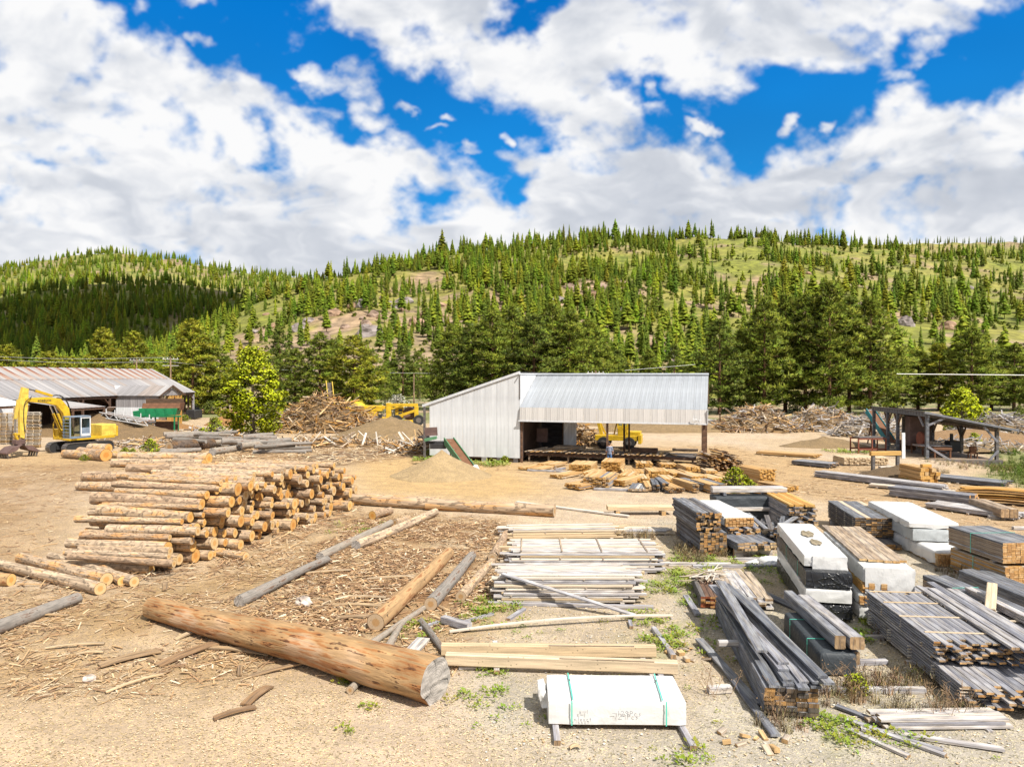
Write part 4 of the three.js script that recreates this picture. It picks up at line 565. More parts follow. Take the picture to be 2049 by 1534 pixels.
{ // old yellow machine behind the scrap heap
  const d = 96, X = (px) => XD(px, d) - XD(770, d), Y = (py) => HD(py, d);
  const t = thing('old_loader', 'old yellow logging machine with long boom parked behind the scrap heap', 'machine', [XD(770, d), 0, -d], 0.06);
  const bx = (a, b, y0, y1, z, dz) => boxG((X(a) + X(b)) / 2, (Y(y0) + Y(y1)) / 2, z, X(b) - X(a), Math.abs(Y(y0) - Y(y1)), dz);
  part('body', merge([bx(722, 766, 811, 822, 0, 1.6), bx(716, 756, 823, 842, 0, 1.9), bx(694, 724, 814, 822, 0, 1.2)]), K.yellow, t);
  part('hood', (() => { const g = new THREE.SphereGeometry(1, 18, 8, 0, 6.3, 0, 1.6); g.scale(1.1, 0.8, 0.9); g.translate(X(716), Y(815), 0); return g; })(), K.yellow2, t);
  part('chassis', merge([bx(715, 800, 842, 850, 0, 1.7), bx(756, 776, 834, 842, 0.2, 1.6)]), K.yellow2, t);
  part('upright', merge([bx(773, 783, 806, 846, 0.2, 0.8), bx(766, 786, 812, 818, 0.2, 0.5)]), K.yellow, t);
  part('boom', merge([bx(778, 836, 807, 813, 0.3, 0.4), beamG([X(792), Y(834), 0.5], [X(830), Y(821), 0.5], 0.3, 0.34), beamG([X(784), Y(818), 0.4], [X(806), Y(810), 0.4], 0.2, 0.2)]), K.yellow, t);
  part('boom_end', merge([bx(829, 837, 812, 852, 0.4, 0.5), bx(806, 834, 840, 852, 0.4, 1.4)]), K.yellow, t);
  const c = part('cab', bx(790, 806, 814, 838, -0.6, 1.2), K.yellow2, t); part('window', bx(797, 805, 818, 823, 0.04, 0.06), K.blackMetal, c); part('window', bx(797, 805, 825, 830, 0.04, 0.06), K.blackMetal, c); part('window', bx(758, 766, 828, 836, 1.03, 0.06), K.blackMetal, c);
  part('drum', cylG(X(818), Y(828), -0.8, 0.9, 0.9, 1.2, 18, 'z'), K.brownSteel, t);
  for (const p of [838, 727, 752, 795]) { const w = part('wheel', cylG(X(p), 0.75, p > 800 ? 0.9 : 1.0, 0.72, 0.72, 0.5, 20, 'z'), K.rubber, t); part('rim', cylG(X(p), 0.75, p > 800 ? 0.93 : 1.03, 0.36, 0.36, 0.5, 14, 'z'), K.steel, w); }
}
{ const d = 90.5; const t = thing('scrap_conveyor', 'yellow chute rising out of the top of the scrap heap', 'conveyor', [XD(660, d), 0, -d], 0.3);
  part('frame', merge([boxG(-0.3, 4.2, 0, 0.12, 3.9, 0.5, 0, 0.1), boxG(0.45, 4.1, 0, 0.12, 3.8, 0.5, 0, 0.1)]), K.yellowPale, t); part('belt', boxG(0.08, 4.0, -0.1, 0.62, 3.7, 0.08, 0, 0.1), K.steel, t); part('support', boxG(0.2, 1.2, -0.1, 0.3, 2.4, 0.3), K.yellow2, t); }
{ // green feed hopper
  const d = 84, t = thing('green_hopper', 'green steel feed hopper on legs with brown boards above its rim', 'hopper', [XD(322, d), 0, -d], 0.12), w = 2.3;
  part('bin', (() => { const P = [[-w, 2.9], [w * 0.9, 2.9], [w * 0.8, 2.1], [-w * 0.9, 1.9]]; return plate(P, 1.6, 0); })(), K.green, t);
  for (let i = 0; i < 4; i++) part('rib', boxG(-1.4 + i * 1.05, 2.45, 0.83, 0.08, 0.8, 0.08), K.green, t);
  part('rail', boxG(0.5, 1.95, 0.7, 3.9, 0.18, 0.3), K.green, t);
  part('bin_side', boxG(-w - 0.1, 2.2, 0.1, 1.0, 0.9, 1.3, 0, 0.12), K.green, t);
  for (const [x, z] of [[-0.9, 0.7], [1.7, 0.7], [-0.9, -0.6], [1.7, -0.6]]) part('leg', boxG(x, 1.0, z, 0.14, 2.0, 0.14), K.green, t);
  part('back_board', boxG(0.2, 3.45, -0.6, 4.3, 1.1, 0.08, 0, 0, 0.15), M.brown[1], t); part('front_board', boxG(0.2, 3.2, 0.6, 4.2, 0.65, 0.06, 0, 0, -0.4), K.rust, t); part('end_board', boxG(2.35, 3.1, 0, 0.08, 0.9, 1.3, 0, -0.15), K.rust, t); part('skirt', boxG(0.5, 0.7, -0.2, 2.6, 1.2, 0.1), M.brown[1], t);
}
function truss(name, label, a, b, w, h, matF, matB, category = 'conveyor', cross = true) {   // an inclined belt conveyor between two points
  const t = thing(name, label, category, a), B = [b[0] - a[0], b[1] - a[1], b[2] - a[2]], L = Math.hypot(...B), n = Math.max(4, Math.round(L / (h * 1.3))), ux = norm([B[0], 0, B[2]]), sd0 = [-ux[2], 0, ux[0]];
  for (const s of [-1, 1]) { const o = add([0, 0, 0], sd0, s * w / 2), e = add(B, sd0, s * w / 2), g = [beamG(add(o, [0, h / 2, 0]), add(e, [0, h / 2, 0]), 0.07, 0.09), beamG(add(o, [0, -h / 2, 0]), add(e, [0, -h / 2, 0]), 0.07, 0.09)]; if (cross) for (let i = 0; i < n; i++) g.push(beamG(add(add(o, B, i / n), [0, (i % 2 ? 0.5 : -0.5) * h, 0]), add(add(o, B, (i + 1) / n), [0, (i % 2 ? -0.5 : 0.5) * h, 0]), 0.05)); else g.push(beamG(o, e, 0.04, h)); part('side_frame', merge(g), matF, t); }
  part('belt', beamG(add([0, h * 0.3, 0], B, 0.01), add([0, h * 0.3, 0], B, 0.99), w * 0.86, 0.04), matB, t); part('end_roller', (() => { const g = new THREE.CylinderGeometry(h * 0.28, h * 0.28, w, 12); g.applyQuaternion(new THREE.Quaternion().setFromUnitVectors(UPV, new THREE.Vector3(...sd0))); g.translate(B[0], B[1] + h * 0.1, B[2]); return g; })(), K.steel, t);
  return t;
}
{ const a = [XD(205, 82), HD(829, 82), -82], b = [XD(302, 80), HD(846, 80), -80]; const t = truss('truss_conveyor', 'long pale lattice conveyor lying between the barn and the green hopper', a, b, 1.0, 0.55, K.white, K.rust); part('leg', boxG(0.2, -a[1] / 2, 0, 0.1, a[1], 0.1), K.steel, t); for (let i = 0; i < 6; i++) part('roller_post', boxG((b[0] - a[0]) * (0.1 + i * 0.15), 0.5 + (b[1] - a[1]) * (0.1 + i * 0.15), 0.5, 0.08, 0.5, 0.08), K.white, t); }
{ const a = [XD(940, 49.5), 0.18, -49.5], b = [XD(898, 53.2), HD(868, 53.2) - 0.5, -53.2]; const t = truss('sawdust_conveyor', 'green and rusty sawdust conveyor leaning down from the white wall', a, b, 0.75, 0.42, K.greenOld, K.rust, 'conveyor', false);
  const B = [b[0] - a[0], b[1] - a[1], b[2] - a[2]]; part('leg', merge([beamG([B[0] + 0.15, B[1], B[2] + 0.3], [B[0] + 0.15, -0.15, B[2] + 0.3], 0.1), beamG(add([0, 0, 0.45], B, 0.72), [B[0] * 0.72, -0.1, B[2] * 0.72 + 0.45], 0.09)]), M.tan[1], t);
  part('head_frame', merge([boxG(B[0] - 0.9, B[1] - 0.15, B[2] - 0.2, 1.7, 0.16, 0.7), boxG(B[0] - 0.8, B[1] - 0.4, B[2], 1.2, 0.4, 0.5)]), K.blackMetal, t); part('chute', boxG(B[0] - 1.35, B[1] + 0.15, B[2] + 0.1, 0.9, 0.2, 0.7, 0, 0.2), K.greenOld, t); part('guard_plate', boxG(B[0] - 1.3, B[1] + 0.7, B[2] + 0.3, 0.95, 0.62, 0.05, 0, 0.06), K.brownSteel, t); part('tail_box', boxG(0.3, 0.05, 0.1, 0.6, 0.36, 0.4, 0.4, 0.5), K.white, t); }
{ const a = [XD(1789, 68), HD(893, 68) + 0.1, -68], b = [XD(1742, 71), HD(822, 71), -71]; const t = truss('teal_conveyor', 'teal steel conveyor rising steeply behind the pole shed', a, b, 0.9, 0.45, K.teal, K.rust, 'conveyor', false); const B = [b[0] - a[0], b[1] - a[1], b[2] - a[2]]; part('leg', merge([beamG([B[0], B[1], B[2]], [B[0] + 0.2, -0.1 - a[1], B[2]], 0.12), beamG([B[0], B[1] * 0.9, B[2] + 0.5], [B[0] - 0.5, -0.1 - a[1], B[2] + 0.5], 0.1)]), K.rust, t); }
{ // sawmill machine inside the pole shed
  const t = thing('sawmill', 'dark rusty sawmill carriage and bed inside the pole shed', 'machine', [33.6, 0, -57.4], -0.087);
  part('bed', merge([boxG(1.5, 0.75, -4.2, 1.4, 0.2, 7.4), boxG(1.5, 0.4, -1.2, 1.2, 0.1, 0.2), boxG(1.5, 0.4, -6.5, 1.2, 0.6, 0.2)]), K.rust, t); part('deck_sheet', boxG(1.1, 0.95, -1.5, 2.6, 0.06, 1.2), greySheets[0], t);
  part('saw_cabinet', merge([boxG(1.3, 1.9, -4.9, 1.3, 2.6, 0.9), boxG(2.15, 1.6, -4.7, 0.4, 1.8, 0.7)]), K.brownSteel, t); part('blade_guard', cylG(1.0, 1.35, -3.2, 0.6, 0.6, 0.2, 18, 'x'), K.rustRed, t); part('engine', merge([boxG(3.3, 0.8, -2.6, 0.9, 0.9, 1.0), boxG(3.2, 1.5, -2.6, 0.2, 0.7, 0.2)]), K.blackMetal, t);
  part('cant', boxG(1.6, 1.05, -3.0, 0.3, 0.3, 3.2), M.tan[1], t); for (const z of [-0.6, -2.6, -4.6, -6.8]) for (const x of [0.9, 2.1]) part('leg', boxG(x, 0.35, z, 0.12, 0.7, 0.12), K.rust, t);
  part('stand', merge([boxG(4.0, 0.4, -0.9, 0.6, 0.06, 0.5), ...[[3.75, -0.7], [4.25, -0.7], [3.75, -1.1], [4.25, -1.1]].map(([a, b]) => boxG(a, 0.15, b, 0.08, 0.6, 0.08)), boxG(4.0, 0.7, -0.9, 0.4, 0.5, 0.4)]), K.rust, t);
}
{ const t = thing('red_trailer_frame', 'rusty red steel frame left of the pole shed posts', 'frame', [XD(1738, 62), 0, -62], 0.1);
  part('rail', merge([boxG(0, 1.25, 0.6, 2.6, 0.12, 0.1), boxG(0, 1.25, -0.6, 2.6, 0.12, 0.1), boxG(0, 0.35, 0.6, 2.6, 0.14, 0.1), boxG(0, 0.35, -0.6, 2.6, 0.14, 0.1)]), K.rustRed, t); for (const [x, z] of [[-1.25, 0.6], [1.25, 0.6], [-1.25, -0.6], [1.25, -0.6], [0, 0.6]]) part('upright', boxG(x, 0.65, z, 0.1, 1.3, 0.1), K.rustRed, t); part('deck', boxG(0.1, 1.36, 0, 2.4, 0.1, 1.0), M.dark[1], t); }
{ // upright pale board leaning at the pole shed
  const [x, , z] = G(1811, 918); const t = thing('leaning_white_sheet', 'tall narrow white panel standing against a pole shed post', 'panel', [x, 0, z - 0.2], 0.2); part('sheet', boxG(0, 1.05, 0, 0.3, 2.1, 0.06, 0, 0.02), K.white, t); part('edge_strip', boxG(-0.14, 1.0, 0.04, 0.03, 2.0, 0.03), metalWhite[0], t); }
// pallets
{ const pallet = merge([...[0, 1, 2, 3, 4, 5].map(i => boxG(0, 0.125, -0.45 + i * 0.18, 1.15, 0.022, 0.11)), ...[-0.5, 0, 0.5].map(x => boxG(x, 0.065, 0, 0.06, 0.09, 1.0)), ...[-0.42, 0, 0.42].map(z => boxG(0, 0.011, z, 1.15, 0.02, 0.11))]);
  for (const [px, d, n, word] of [[12, 70, 22, 'left'], [40, 68.5, 27, 'middle'], [66, 66.5, 24, 'right']]) for (let i = 0; i < n; i++) single('pallet', `wooden pallet in the ${word} tall pallet stack behind the excavator boom`, 'pallet', pallet, pick([M.fresh[0], M.fresh[1], M.pale[0], M.cream[0]]), [XD(px, d) + rr(-0.04, 0.04), i * 0.138, -d + rr(-0.04, 0.04)], [0, 0.5 + rr(-0.04, 0.04), 0], `pallets in the ${word} stack`); }
// utility poles and wires
function pole(px, d, top, label, arms = 2) { const x = XD(px, d), h = HD(top, d), t = thing('utility_pole', label, 'pole', [x, landY(x, -d), -d], 0.2); part('shaft', cylG(0, h / 2, 0, 0.17, 0.11, h, 10), K.pole, t); for (let i = 0; i < arms; i++) { part('cross_arm', boxG(0, h - 0.4 - i * 1.1, 0, 2.6, 0.13, 0.12), M.silver[1], t); } for (const s of [-1.1, -0.5, 0.5, 1.1]) if (arms) part('insulator', cylG(s, h - 0.22, 0, 0.06, 0.04, 0.2, 8), K.white, t); }
pole(341, 122, 714, 'wooden utility pole with two cross-arms by the barn gable'); pole(273, 140, 717, 'wooden utility pole with cross-arm above the barn ridge', 1); pole(828, 150, 746, 'plain wooden utility pole at the edge of the green field', 0); pole(1192, 100, 741, 'utility pole top with cross-arm just above the pale roof ridge', 1); pole(1405, 150, 738, 'utility pole showing above the right end of the pale roof', 1);
function wire(label, a, b, sag, r, mat) { const m = [(a[0] + b[0]) / 2, (a[1] + b[1]) / 2 - sag, (a[2] + b[2]) / 2]; single('overhead_wire', label, 'wire', tubeG([a, m, b], r, 24, 5), mat); }
{ const W = (px, py, d) => [XD(px, d), HD(py, d), -d];
  wire('upper overhead wire crossing behind the barn roof', W(-40, 712, 145), W(341, 715, 122), 0.4, 0.03, K.wire); wire('lower overhead wire crossing behind the barn roof', W(-40, 718, 145), W(341, 724, 122), 0.4, 0.03, K.wire); wire('overhead wire behind the bright leafy tree', W(341, 724, 122), W(600, 740, 150), 0.5, 0.035, K.wire);
  wire('overhead wire running to the plain utility pole', W(600, 740, 150), W(1000, 748, 150), 0.2, 0.03, K.wire); wire('pale overhead pipe line at the right edge', W(1795, 748, 100), W(2120, 751, 96), 0.0, 0.055, K.wireLight); wire('thin wire above the right end of the pale roof', W(1250, 741, 150), W(1405, 728, 150), 0.0, 0.035, K.wireLight); }
// a person at the sorting table, seen from behind
seed(67);
{
  const px = XD(1220, 52.4), pz = -52.4, J = [];   // joints: a, b, ra, rb (metres, facing -z)
  const body = [[[0, 0.98, 0], [0, 1.2, 0.01], 0.15, 0.14], [[0, 1.2, 0.01], [0, 1.42, 0.0], 0.145, 0.15], [[-0.12, 1.42, 0], [0.12, 1.42, 0], 0.085, 0.085], [[-0.19, 1.41, 0], [-0.24, 1.13, -0.02], 0.058, 0.048], [[-0.24, 1.13, -0.02], [-0.2, 0.98, -0.24], 0.046, 0.036], [[0.19, 1.41, 0], [0.24, 1.13, -0.02], 0.058, 0.048], [[0.24, 1.13, -0.02], [0.2, 0.98, -0.24], 0.046, 0.036], [[0, 1.45, 0], [0, 1.56, -0.01], 0.058, 0.055], [[-0.09, 0.95, 0], [-0.11, 0.5, 0.0], 0.095, 0.068], [[-0.11, 0.5, 0], [-0.12, 0.09, 0.02], 0.064, 0.045], [[0.09, 0.95, 0], [0.11, 0.5, 0], 0.095, 0.068], [[0.11, 0.5, 0], [0.13, 0.09, 0.02], 0.064, 0.045], [[-0.12, 0.05, 0.03], [-0.13, 0.04, -0.16], 0.048, 0.042], [[0.13, 0.05, 0.03], [0.14, 0.04, -0.16], 0.048, 0.042]];
  const head = [[[0, 1.6, -0.02], [0, 1.68, -0.01], 0.078, 0.092], [[0, 1.62, -0.1], [0, 1.63, -0.112], 0.014, 0.012], [[-0.092, 1.645, 0], [-0.094, 1.625, 0], 0.018, 0.014], [[0.092, 1.645, 0], [0.094, 1.625, 0], 0.018, 0.014]];
  const hand = (s) => { const L = [[[s * 0.2, 0.975, -0.25], [s * 0.185, 0.96, -0.33], 0.03, 0.034]]; for (let f = 0; f < 4; f++) { const x = s * (0.16 + f * 0.02), l = [0.03, 0.036, 0.034, 0.026][f]; L.push([[x, 0.955, -0.345], [x - s * 0.004, 0.945, -0.345 - l], 0.0095, 0.009], [[x - s * 0.004, 0.945, -0.345 - l], [x - s * 0.004, 0.915, -0.352 - l], 0.009, 0.008]); } L.push([[s * 0.16, 0.96, -0.28], [s * 0.135, 0.945, -0.315], 0.012, 0.01], [[s * 0.135, 0.945, -0.315], [s * 0.135, 0.925, -0.34], 0.01, 0.009]); return L; };
  const seg = (p, [a, b, ra, rb]) => { const bx = b[0] - a[0], by = b[1] - a[1], bz = b[2] - a[2], t = clamp(((p[0] - a[0]) * bx + (p[1] - a[1]) * by + (p[2] - a[2]) * bz) / (bx * bx + by * by + bz * bz)); return Math.hypot(p[0] - a[0] - bx * t, p[1] - a[1] - by * t, p[2] - a[2] - bz * t) - mix(ra, rb, t); };
  const field = (list, k) => (p) => { let d = 9; for (const s of list) { const e = seg(p, s), h = clamp(0.5 + 0.5 * (d - e) / k); d = mix(d, e, h) - k * h * (1 - h); } return d; };
  function blob(f, c, half, n, colour) { const mc = new MarchingCubes(n, new THREE.MeshStandardMaterial(), false, true, 60000); mc.isolation = 0; mc.reset(); for (let z = 0; z < n; z++) for (let y = 0; y < n; y++) for (let x = 0; x < n; x++) mc.field[x + y * n + z * n * n] = -f([c[0] + (x - n / 2) / (n / 2) * half, c[1] + (y - n / 2) / (n / 2) * half, c[2] + (z - n / 2) / (n / 2) * half]); mc.update(); const m = mc.count ?? mc.geometry.drawRange.count, pos = mc.positionArray.slice(0, m * 3), nor = mc.normalArray.slice(0, m * 3), col = new Float32Array(m * 3); for (let i = 0; i < m; i++) { for (let k = 0; k < 3; k++) pos[i * 3 + k] = c[k] + pos[i * 3 + k] * half; const l = Math.hypot(nor[i * 3], nor[i * 3 + 1], nor[i * 3 + 2]) || 1; for (let k = 0; k < 3; k++) nor[i * 3 + k] /= l; col.set(colour(pos[i * 3], pos[i * 3 + 1], pos[i * 3 + 2]), i * 3); } const g = new THREE.BufferGeometry(); g.setAttribute('position', new THREE.BufferAttribute(pos, 3)); g.setAttribute('normal', new THREE.BufferAttribute(nor, 3)); g.setAttribute('color', new THREE.BufferAttribute(col, 3)); return g; }
  const skin = [0.45, 0.27, 0.19], shirt = [0.17, 0.20, 0.28], jeans = [0.06, 0.14, 0.30], shoe = [0.06, 0.045, 0.035];
  const paintBody = (x, y, z) => y > 1.5 ? skin : y > 0.94 && !(Math.abs(x) > 0.17 && y < 1.17) ? shirt : y < 0.09 ? shoe : Math.abs(x) > 0.17 && y > 0.85 ? skin : jeans;
  const gBody = mergeGeometries([blob(field(body, 0.05), [0, 0.8, -0.05], 0.84, 120, paintBody), blob(field(head, 0.02), [0, 1.64, -0.01], 0.17, 56, () => skin), blob(field(hand(-1), 0.008), [-0.18, 0.945, -0.31], 0.1, 56, () => skin), blob(field(hand(1), 0.008), [0.18, 0.945, -0.31], 0.1, 56, () => skin)], false);
  const t = thing('person', 'person in grey-blue t-shirt and jeans standing at the sorting table', 'person', [px, 0, pz], -0.28);
  part('body', gBody, std([1, 1, 1], 0.8, { vertexColors: true }), t);
  part('hair', blob(field([[[0, 1.69, 0.015], [0, 1.66, 0.04], 0.093, 0.075]], 0.01), [0, 1.68, 0.02], 0.16, 40, () => [0.05, 0.03, 0.02]), std([1, 1, 1], 0.7, { vertexColors: true }), t);
  for (const s of [-1, 1]) part('eye', (() => { const g = new THREE.SphereGeometry(0.012, 8, 6); g.translate(s * 0.032, 1.655, -0.088); return g; })(), K.blackMetal, t);
}
// ================================================================ logs
seed(71);
const barkMap = tex(512, 512, (u, v) => { // u along the log, v round it
  const a = pfbm(u, v, 10, 22, 5), b = pfbm(u + 0.3, v, 4, 6, 4), c = pfbm(u, v + 0.2, 3, 40, 3); let s = 0.80 + 0.42 * (a - 0.5) + 0.14 * (b - 0.5) + 0.3 * (c - 0.5); const peel = sstep(0.58, 0.68, b * 0.6 + c * 0.4), dk = sstep(0.60, 0.68, pfbm(u, v + 0.7, 24, 18, 3)) * 0.25; return [mix(s + 0.02, 0.95, peel * 0.7) * (1 - dk), mix(s * 0.965, 0.76, peel * 0.7) * (1 - dk), mix(s * 0.91, 0.52, peel * 0.7) * (1 - dk)]; });
const peelMap = tex(512, 512, (u, v) => { const a = pfbm(u, v, 5, 34, 4), b = pfbm(u + 0.1, v, 7, 9, 5), k = pfbm(u, v, 16, 14, 2); let s = 0.80 + 0.32 * (a - 0.5) + 0.3 * (b - 0.5); const dark = sstep(0.53, 0.72, b * 0.5 + a * 0.5) * 0.8; const kn = k < 0.13 ? 0.55 : 1; return [s * kn * mix(1, 0.62, dark), s * kn * mix(0.95, 0.46, dark), s * kn * mix(0.88, 0.36, dark)]; });
const ringMap = tex(256, 256, (u, v) => { const x = u - 0.5, y = v - 0.5, r = Math.hypot(x, y) * 2, a = Math.atan2(y, x), w = r + 0.03 * fbm(x * 5 + 9, y * 5, 3); const ring = 0.5 + 0.5 * Math.sin(w * 70), crack = Math.abs(Math.sin(a * 2.5 + fbm(x * 3, y * 3, 2) * 3)) < 0.03 && r < 0.75 ? 0.6 : 1; const heart = sstep(0.55, 0.3, r); const rim = sstep(0.90, 0.97, r); const s = (0.9 - 0.1 * ring) * crack + 0.1 * (fbm(u * 30, v * 30, 3) - 0.5); return [mix(s, s * 0.95, heart) * mix(1, 0.5, rim), mix(s, s * 0.86, heart) * mix(1, 0.42, rim), mix(s, s * 0.72, heart) * mix(1, 0.35, rim)]; });
const greyEndMap = tex(256, 256, (u, v) => { const x = u - 0.5, y = v - 0.5, r = Math.hypot(x, y) * 2; const ring = 0.5 + 0.5 * Math.sin((r + 0.05 * fbm(x * 5, y * 5, 3)) * 60); const st = pfbm(u, v, 6, 14, 4); const a = Math.atan2(y - 0.02, x), crack = Math.abs(Math.sin(a * 1.5 + 0.5 + fbm(x * 4, y * 4, 2))) < 0.025 ? 0.45 : 1; return (0.72 + 0.1 * ring + 0.5 * (st - 0.5)) * crack; });
const bigMap = tex(1024, 512, (u, v) => { const a = pfbm(u, v, 9, 60, 4), b = pfbm(u + 0.1, v, 8, 12, 5), c = pfbm(u, v + 0.4, 16, 26, 4), e = pfbm(u + 0.6, v, 3, 4, 4); let s = 0.80 + 0.4 * (a - 0.5) + 0.3 * (e - 0.5); const br = sstep(0.46, 0.64, b * 0.4 + a * 0.6) * 0.9, dk = sstep(0.60, 0.70, c * 0.5 + a * 0.5) * 0.75, pk = sstep(0.45, 0.65, e); return [s * mix(1, 0.8, br) * mix(1, 0.42, dk), s * mix(0.93, 0.60, br) * mix(1, 0.36, dk) * mix(0.97, 1, pk), s * mix(0.84, 0.42, br) * mix(1, 0.36, dk) * mix(0.88, 1.02, pk)]; });
const logM = { bark: [[0.60, 0.50, 0.38], [0.66, 0.565, 0.44], [0.54, 0.43, 0.32], [0.64, 0.53, 0.39]].map(c => std(c, 0.92, { map: barkMap, bumpMap: barkMap, bumpScale: 0.02 })), peeled: [[0.62, 0.40, 0.20], [0.66, 0.46, 0.26]].map(c => std(c, 0.85, { map: peelMap, bumpMap: peelMap, bumpScale: 0.012 })), grey: [[0.38, 0.38, 0.395], [0.46, 0.445, 0.43], [0.31, 0.315, 0.33]].map(c => std(c, 0.9, { map: peelMap, bumpMap: peelMap, bumpScale: 0.01 })), end: [[0.86, 0.50, 0.15], [0.90, 0.58, 0.22], [0.78, 0.42, 0.12], [0.80, 0.56, 0.28]].map(c => std(c, 0.85, { map: ringMap })), endGrey: std([0.52, 0.475, 0.43], 0.9, { map: greyEndMap, bumpMap: greyEndMap, bumpScale: 0.01 }), endTan: std([0.60, 0.44, 0.28], 0.9, { map: ringMap }) };
// a log of unit radius and length: bent a little, tapered, lumpy
function unitLog(taper, bend, lump, s0, N = 16, S = 12, fine = 1) {
  const pos = [], uv = [], idx = [], prof = (t, a) => (1 - taper * t) * (1 + lump * (fbm(Math.cos(a) * 1.1 * fine + s0, Math.sin(a) * 1.1 * fine + t * 3 * fine + s0, 3) - 0.5) * 2);
  const mid = (t) => [bend * Math.sin(t * Math.PI) , bend * 0.7 * Math.sin(t * Math.PI * 1.7 + s0)];
  for (let i = 0; i <= S; i++) for (let j = 0; j <= N; j++) { const t = i / S, a = (j % N) / N * 2 * Math.PI, r = prof(t, a), m = mid(t); pos.push(t - 0.5, Math.sin(a) * r + m[0], Math.cos(a) * r + m[1]); uv.push(t * 2.2 + s0, j / N * 1); if (i < S && j < N) { const o = i * (N + 1) + j; idx.push(o, o + 1, o + N + 2, o, o + N + 2, o + N + 1); } }
  const g = new THREE.BufferGeometry(); g.setAttribute('position', new THREE.Float32BufferAttribute(pos, 3)); g.setAttribute('uv', new THREE.Float32BufferAttribute(uv, 2)); g.setIndex(idx); g.computeVertexNormals();
  const nrm = g.attributes.normal; for (let i = 0; i <= S; i++) { const o = i * (N + 1); const x = nrm.getX(o) + nrm.getX(o + N), y = nrm.getY(o) + nrm.getY(o + N), z = nrm.getZ(o) + nrm.getZ(o + N), l = Math.hypot(x, y, z); nrm.setXYZ(o, x / l, y / l, z / l); nrm.setXYZ(o + N, x / l, y / l, z / l); }
  const cap = (t, s) => { const m = mid(t), P = [[t - 0.5 + s * 0.0004, m[0], m[1]]], U = [[0.5, 0.5]], I = []; for (let j = 0; j < N; j++) { const a = j / N * 2 * Math.PI, r = prof(t, a); P.push([t - 0.5, Math.sin(a) * r + m[0], Math.cos(a) * r + m[1]]); U.push([0.5 + 0.5 * Math.sin(a), 0.5 + 0.5 * Math.cos(a)]); const k = (j + 1) % N; I.push(...(s > 0 ? [0, k + 1, j + 1] : [0, j + 1, k + 1])); } const c = new THREE.BufferGeometry(); c.setAttribute('position', new THREE.Float32BufferAttribute(P.flat(), 3)); c.setAttribute('uv', new THREE.Float32BufferAttribute(U.flat(), 2)); c.setIndex(I); c.setAttribute('normal', new THREE.Float32BufferAttribute(P.map(() => [s, 0, 0]).flat(), 3)); return c; };
  return { side: g, butt: cap(0, -1), top: cap(1, 1) };
}
const LOGS = [0, 1, 2, 3, 4, 5, 6, 7].map(i => unitLog(i % 2 ? 0.12 : 0.22, 0.12 * rr(-1, 1), 0.13, i * 3.1));
const WORN = [0, 1, 2].map(i => unitLog(0.2, 0.3 * rr(-1, 1), 0.2, i * 5.3 + 40));
// a log with its thick end at a and thin end at b (points on its axis)
function log(label, a, b, r, side, e0, e1, group, model, name = 'log') {
  const A = new THREE.Vector3(...a), B = new THREE.Vector3(...b), d = B.clone().sub(A), L = d.length(), t = thing(name, label, 'log', A.clone().add(B).multiplyScalar(0.5).toArray(), 0, group), m = model || pick(LOGS);
  t.quaternion.setFromUnitVectors(new THREE.Vector3(1, 0, 0), d.normalize()); t.rotateX(rnd() * 6.28); t.scale.set(L, r, r);
  part('bark', m.side, side, t); part('cut_end', m.butt, e0, t); part('cut_end', m.top, e1, t); return t;
}
const onGround = (px, py, r) => { const g = G(px, py); return [g[0], landY(g[0], g[2]) + r * 0.94, g[2]]; };
// the pile: a cross-section of circles dropped into a heap, its cut ends facing right
{
  const A = [-11.9, -23.6], B = [-8.3, -36.4], len = Math.hypot(B[0] - A[0], B[1] - A[1]), ux = (B[0] - A[0]) / len, uz = (B[1] - A[1]) / len, lx = 0.982, lz = 0.19;   // log axis
  const lim = (u) => { const t = u / len; return lerpTable([[0, 0.5], [0.05, 0.95], [0.11, 1.55], [0.19, 2.3], [0.28, 2.75], [0.6, 2.75], [0.85, 2.55], [0.96, 2.0], [1, 0.7]], t); };
  const C = [];
  for (let k = 0; k < 285; k++) {
    const r = rnd() < 0.2 ? rr(0.22, 0.29) : rr(0.12, 0.21); let best = null;
    for (let q = 0; q < 120; q++) { const u = r + (len - 2 * r) * (q + rnd()) / 120; let v = r; for (const c of C) { const du = Math.abs(c.u - u), R = r + c.r; if (du < R) v = Math.max(v, c.v + Math.sqrt(R * R - du * du)); } if (v + r > lim(u)) continue; const score = v + rr(0, 0.12); if (!best || score < best.score) best = { u, v, r, score }; }
    if (!best) continue; C.push(best);
  }
  for (const c of C) {
    const out = rr(-0.55, 0.5) + (c.v < 0.5 ? rr(0, 0.3) : 0), L = rr(3.6, 4.9) * (c.u < 2.5 ? 0.95 : 1), sk = rr(-0.05, 0.05), tilt = rr(-0.02, 0.03);
    const ex = A[0] + ux * c.u + lx * out, ezz = A[1] + uz * c.u + lz * out, y = c.v + 0.01;
    const far0 = [ex - (lx) * L, y + tilt * L, ezz - (lz + sk) * L], end = [ex, y, ezz], flip = rnd() < 0.5;
    const sec = ['at the near low end', 'in the near part', 'left of the middle', 'right of the middle', 'in the far part', 'at the far end'][Math.min(5, Math.floor(c.u / len * 6))], lay = c.v < 0.32 ? 'lying on the ground' : c.v > lim(c.u) - 0.5 ? 'in the top layer' : c.v < 1.15 ? 'in the lower layers' : 'in the upper layers', kind = c.r > 0.215 ? 'thick' : c.r < 0.15 ? 'thin' : 'medium', lab = `${kind} log ${lay} ${sec} of the big log pile`;
    log(lab, flip ? far0 : end, flip ? end : far0, c.r, pick(logM.bark), rnd() < 0.12 ? logM.endTan : pick(logM.end), pick(logM.end), 'big log pile: ' + lab);
  }
}
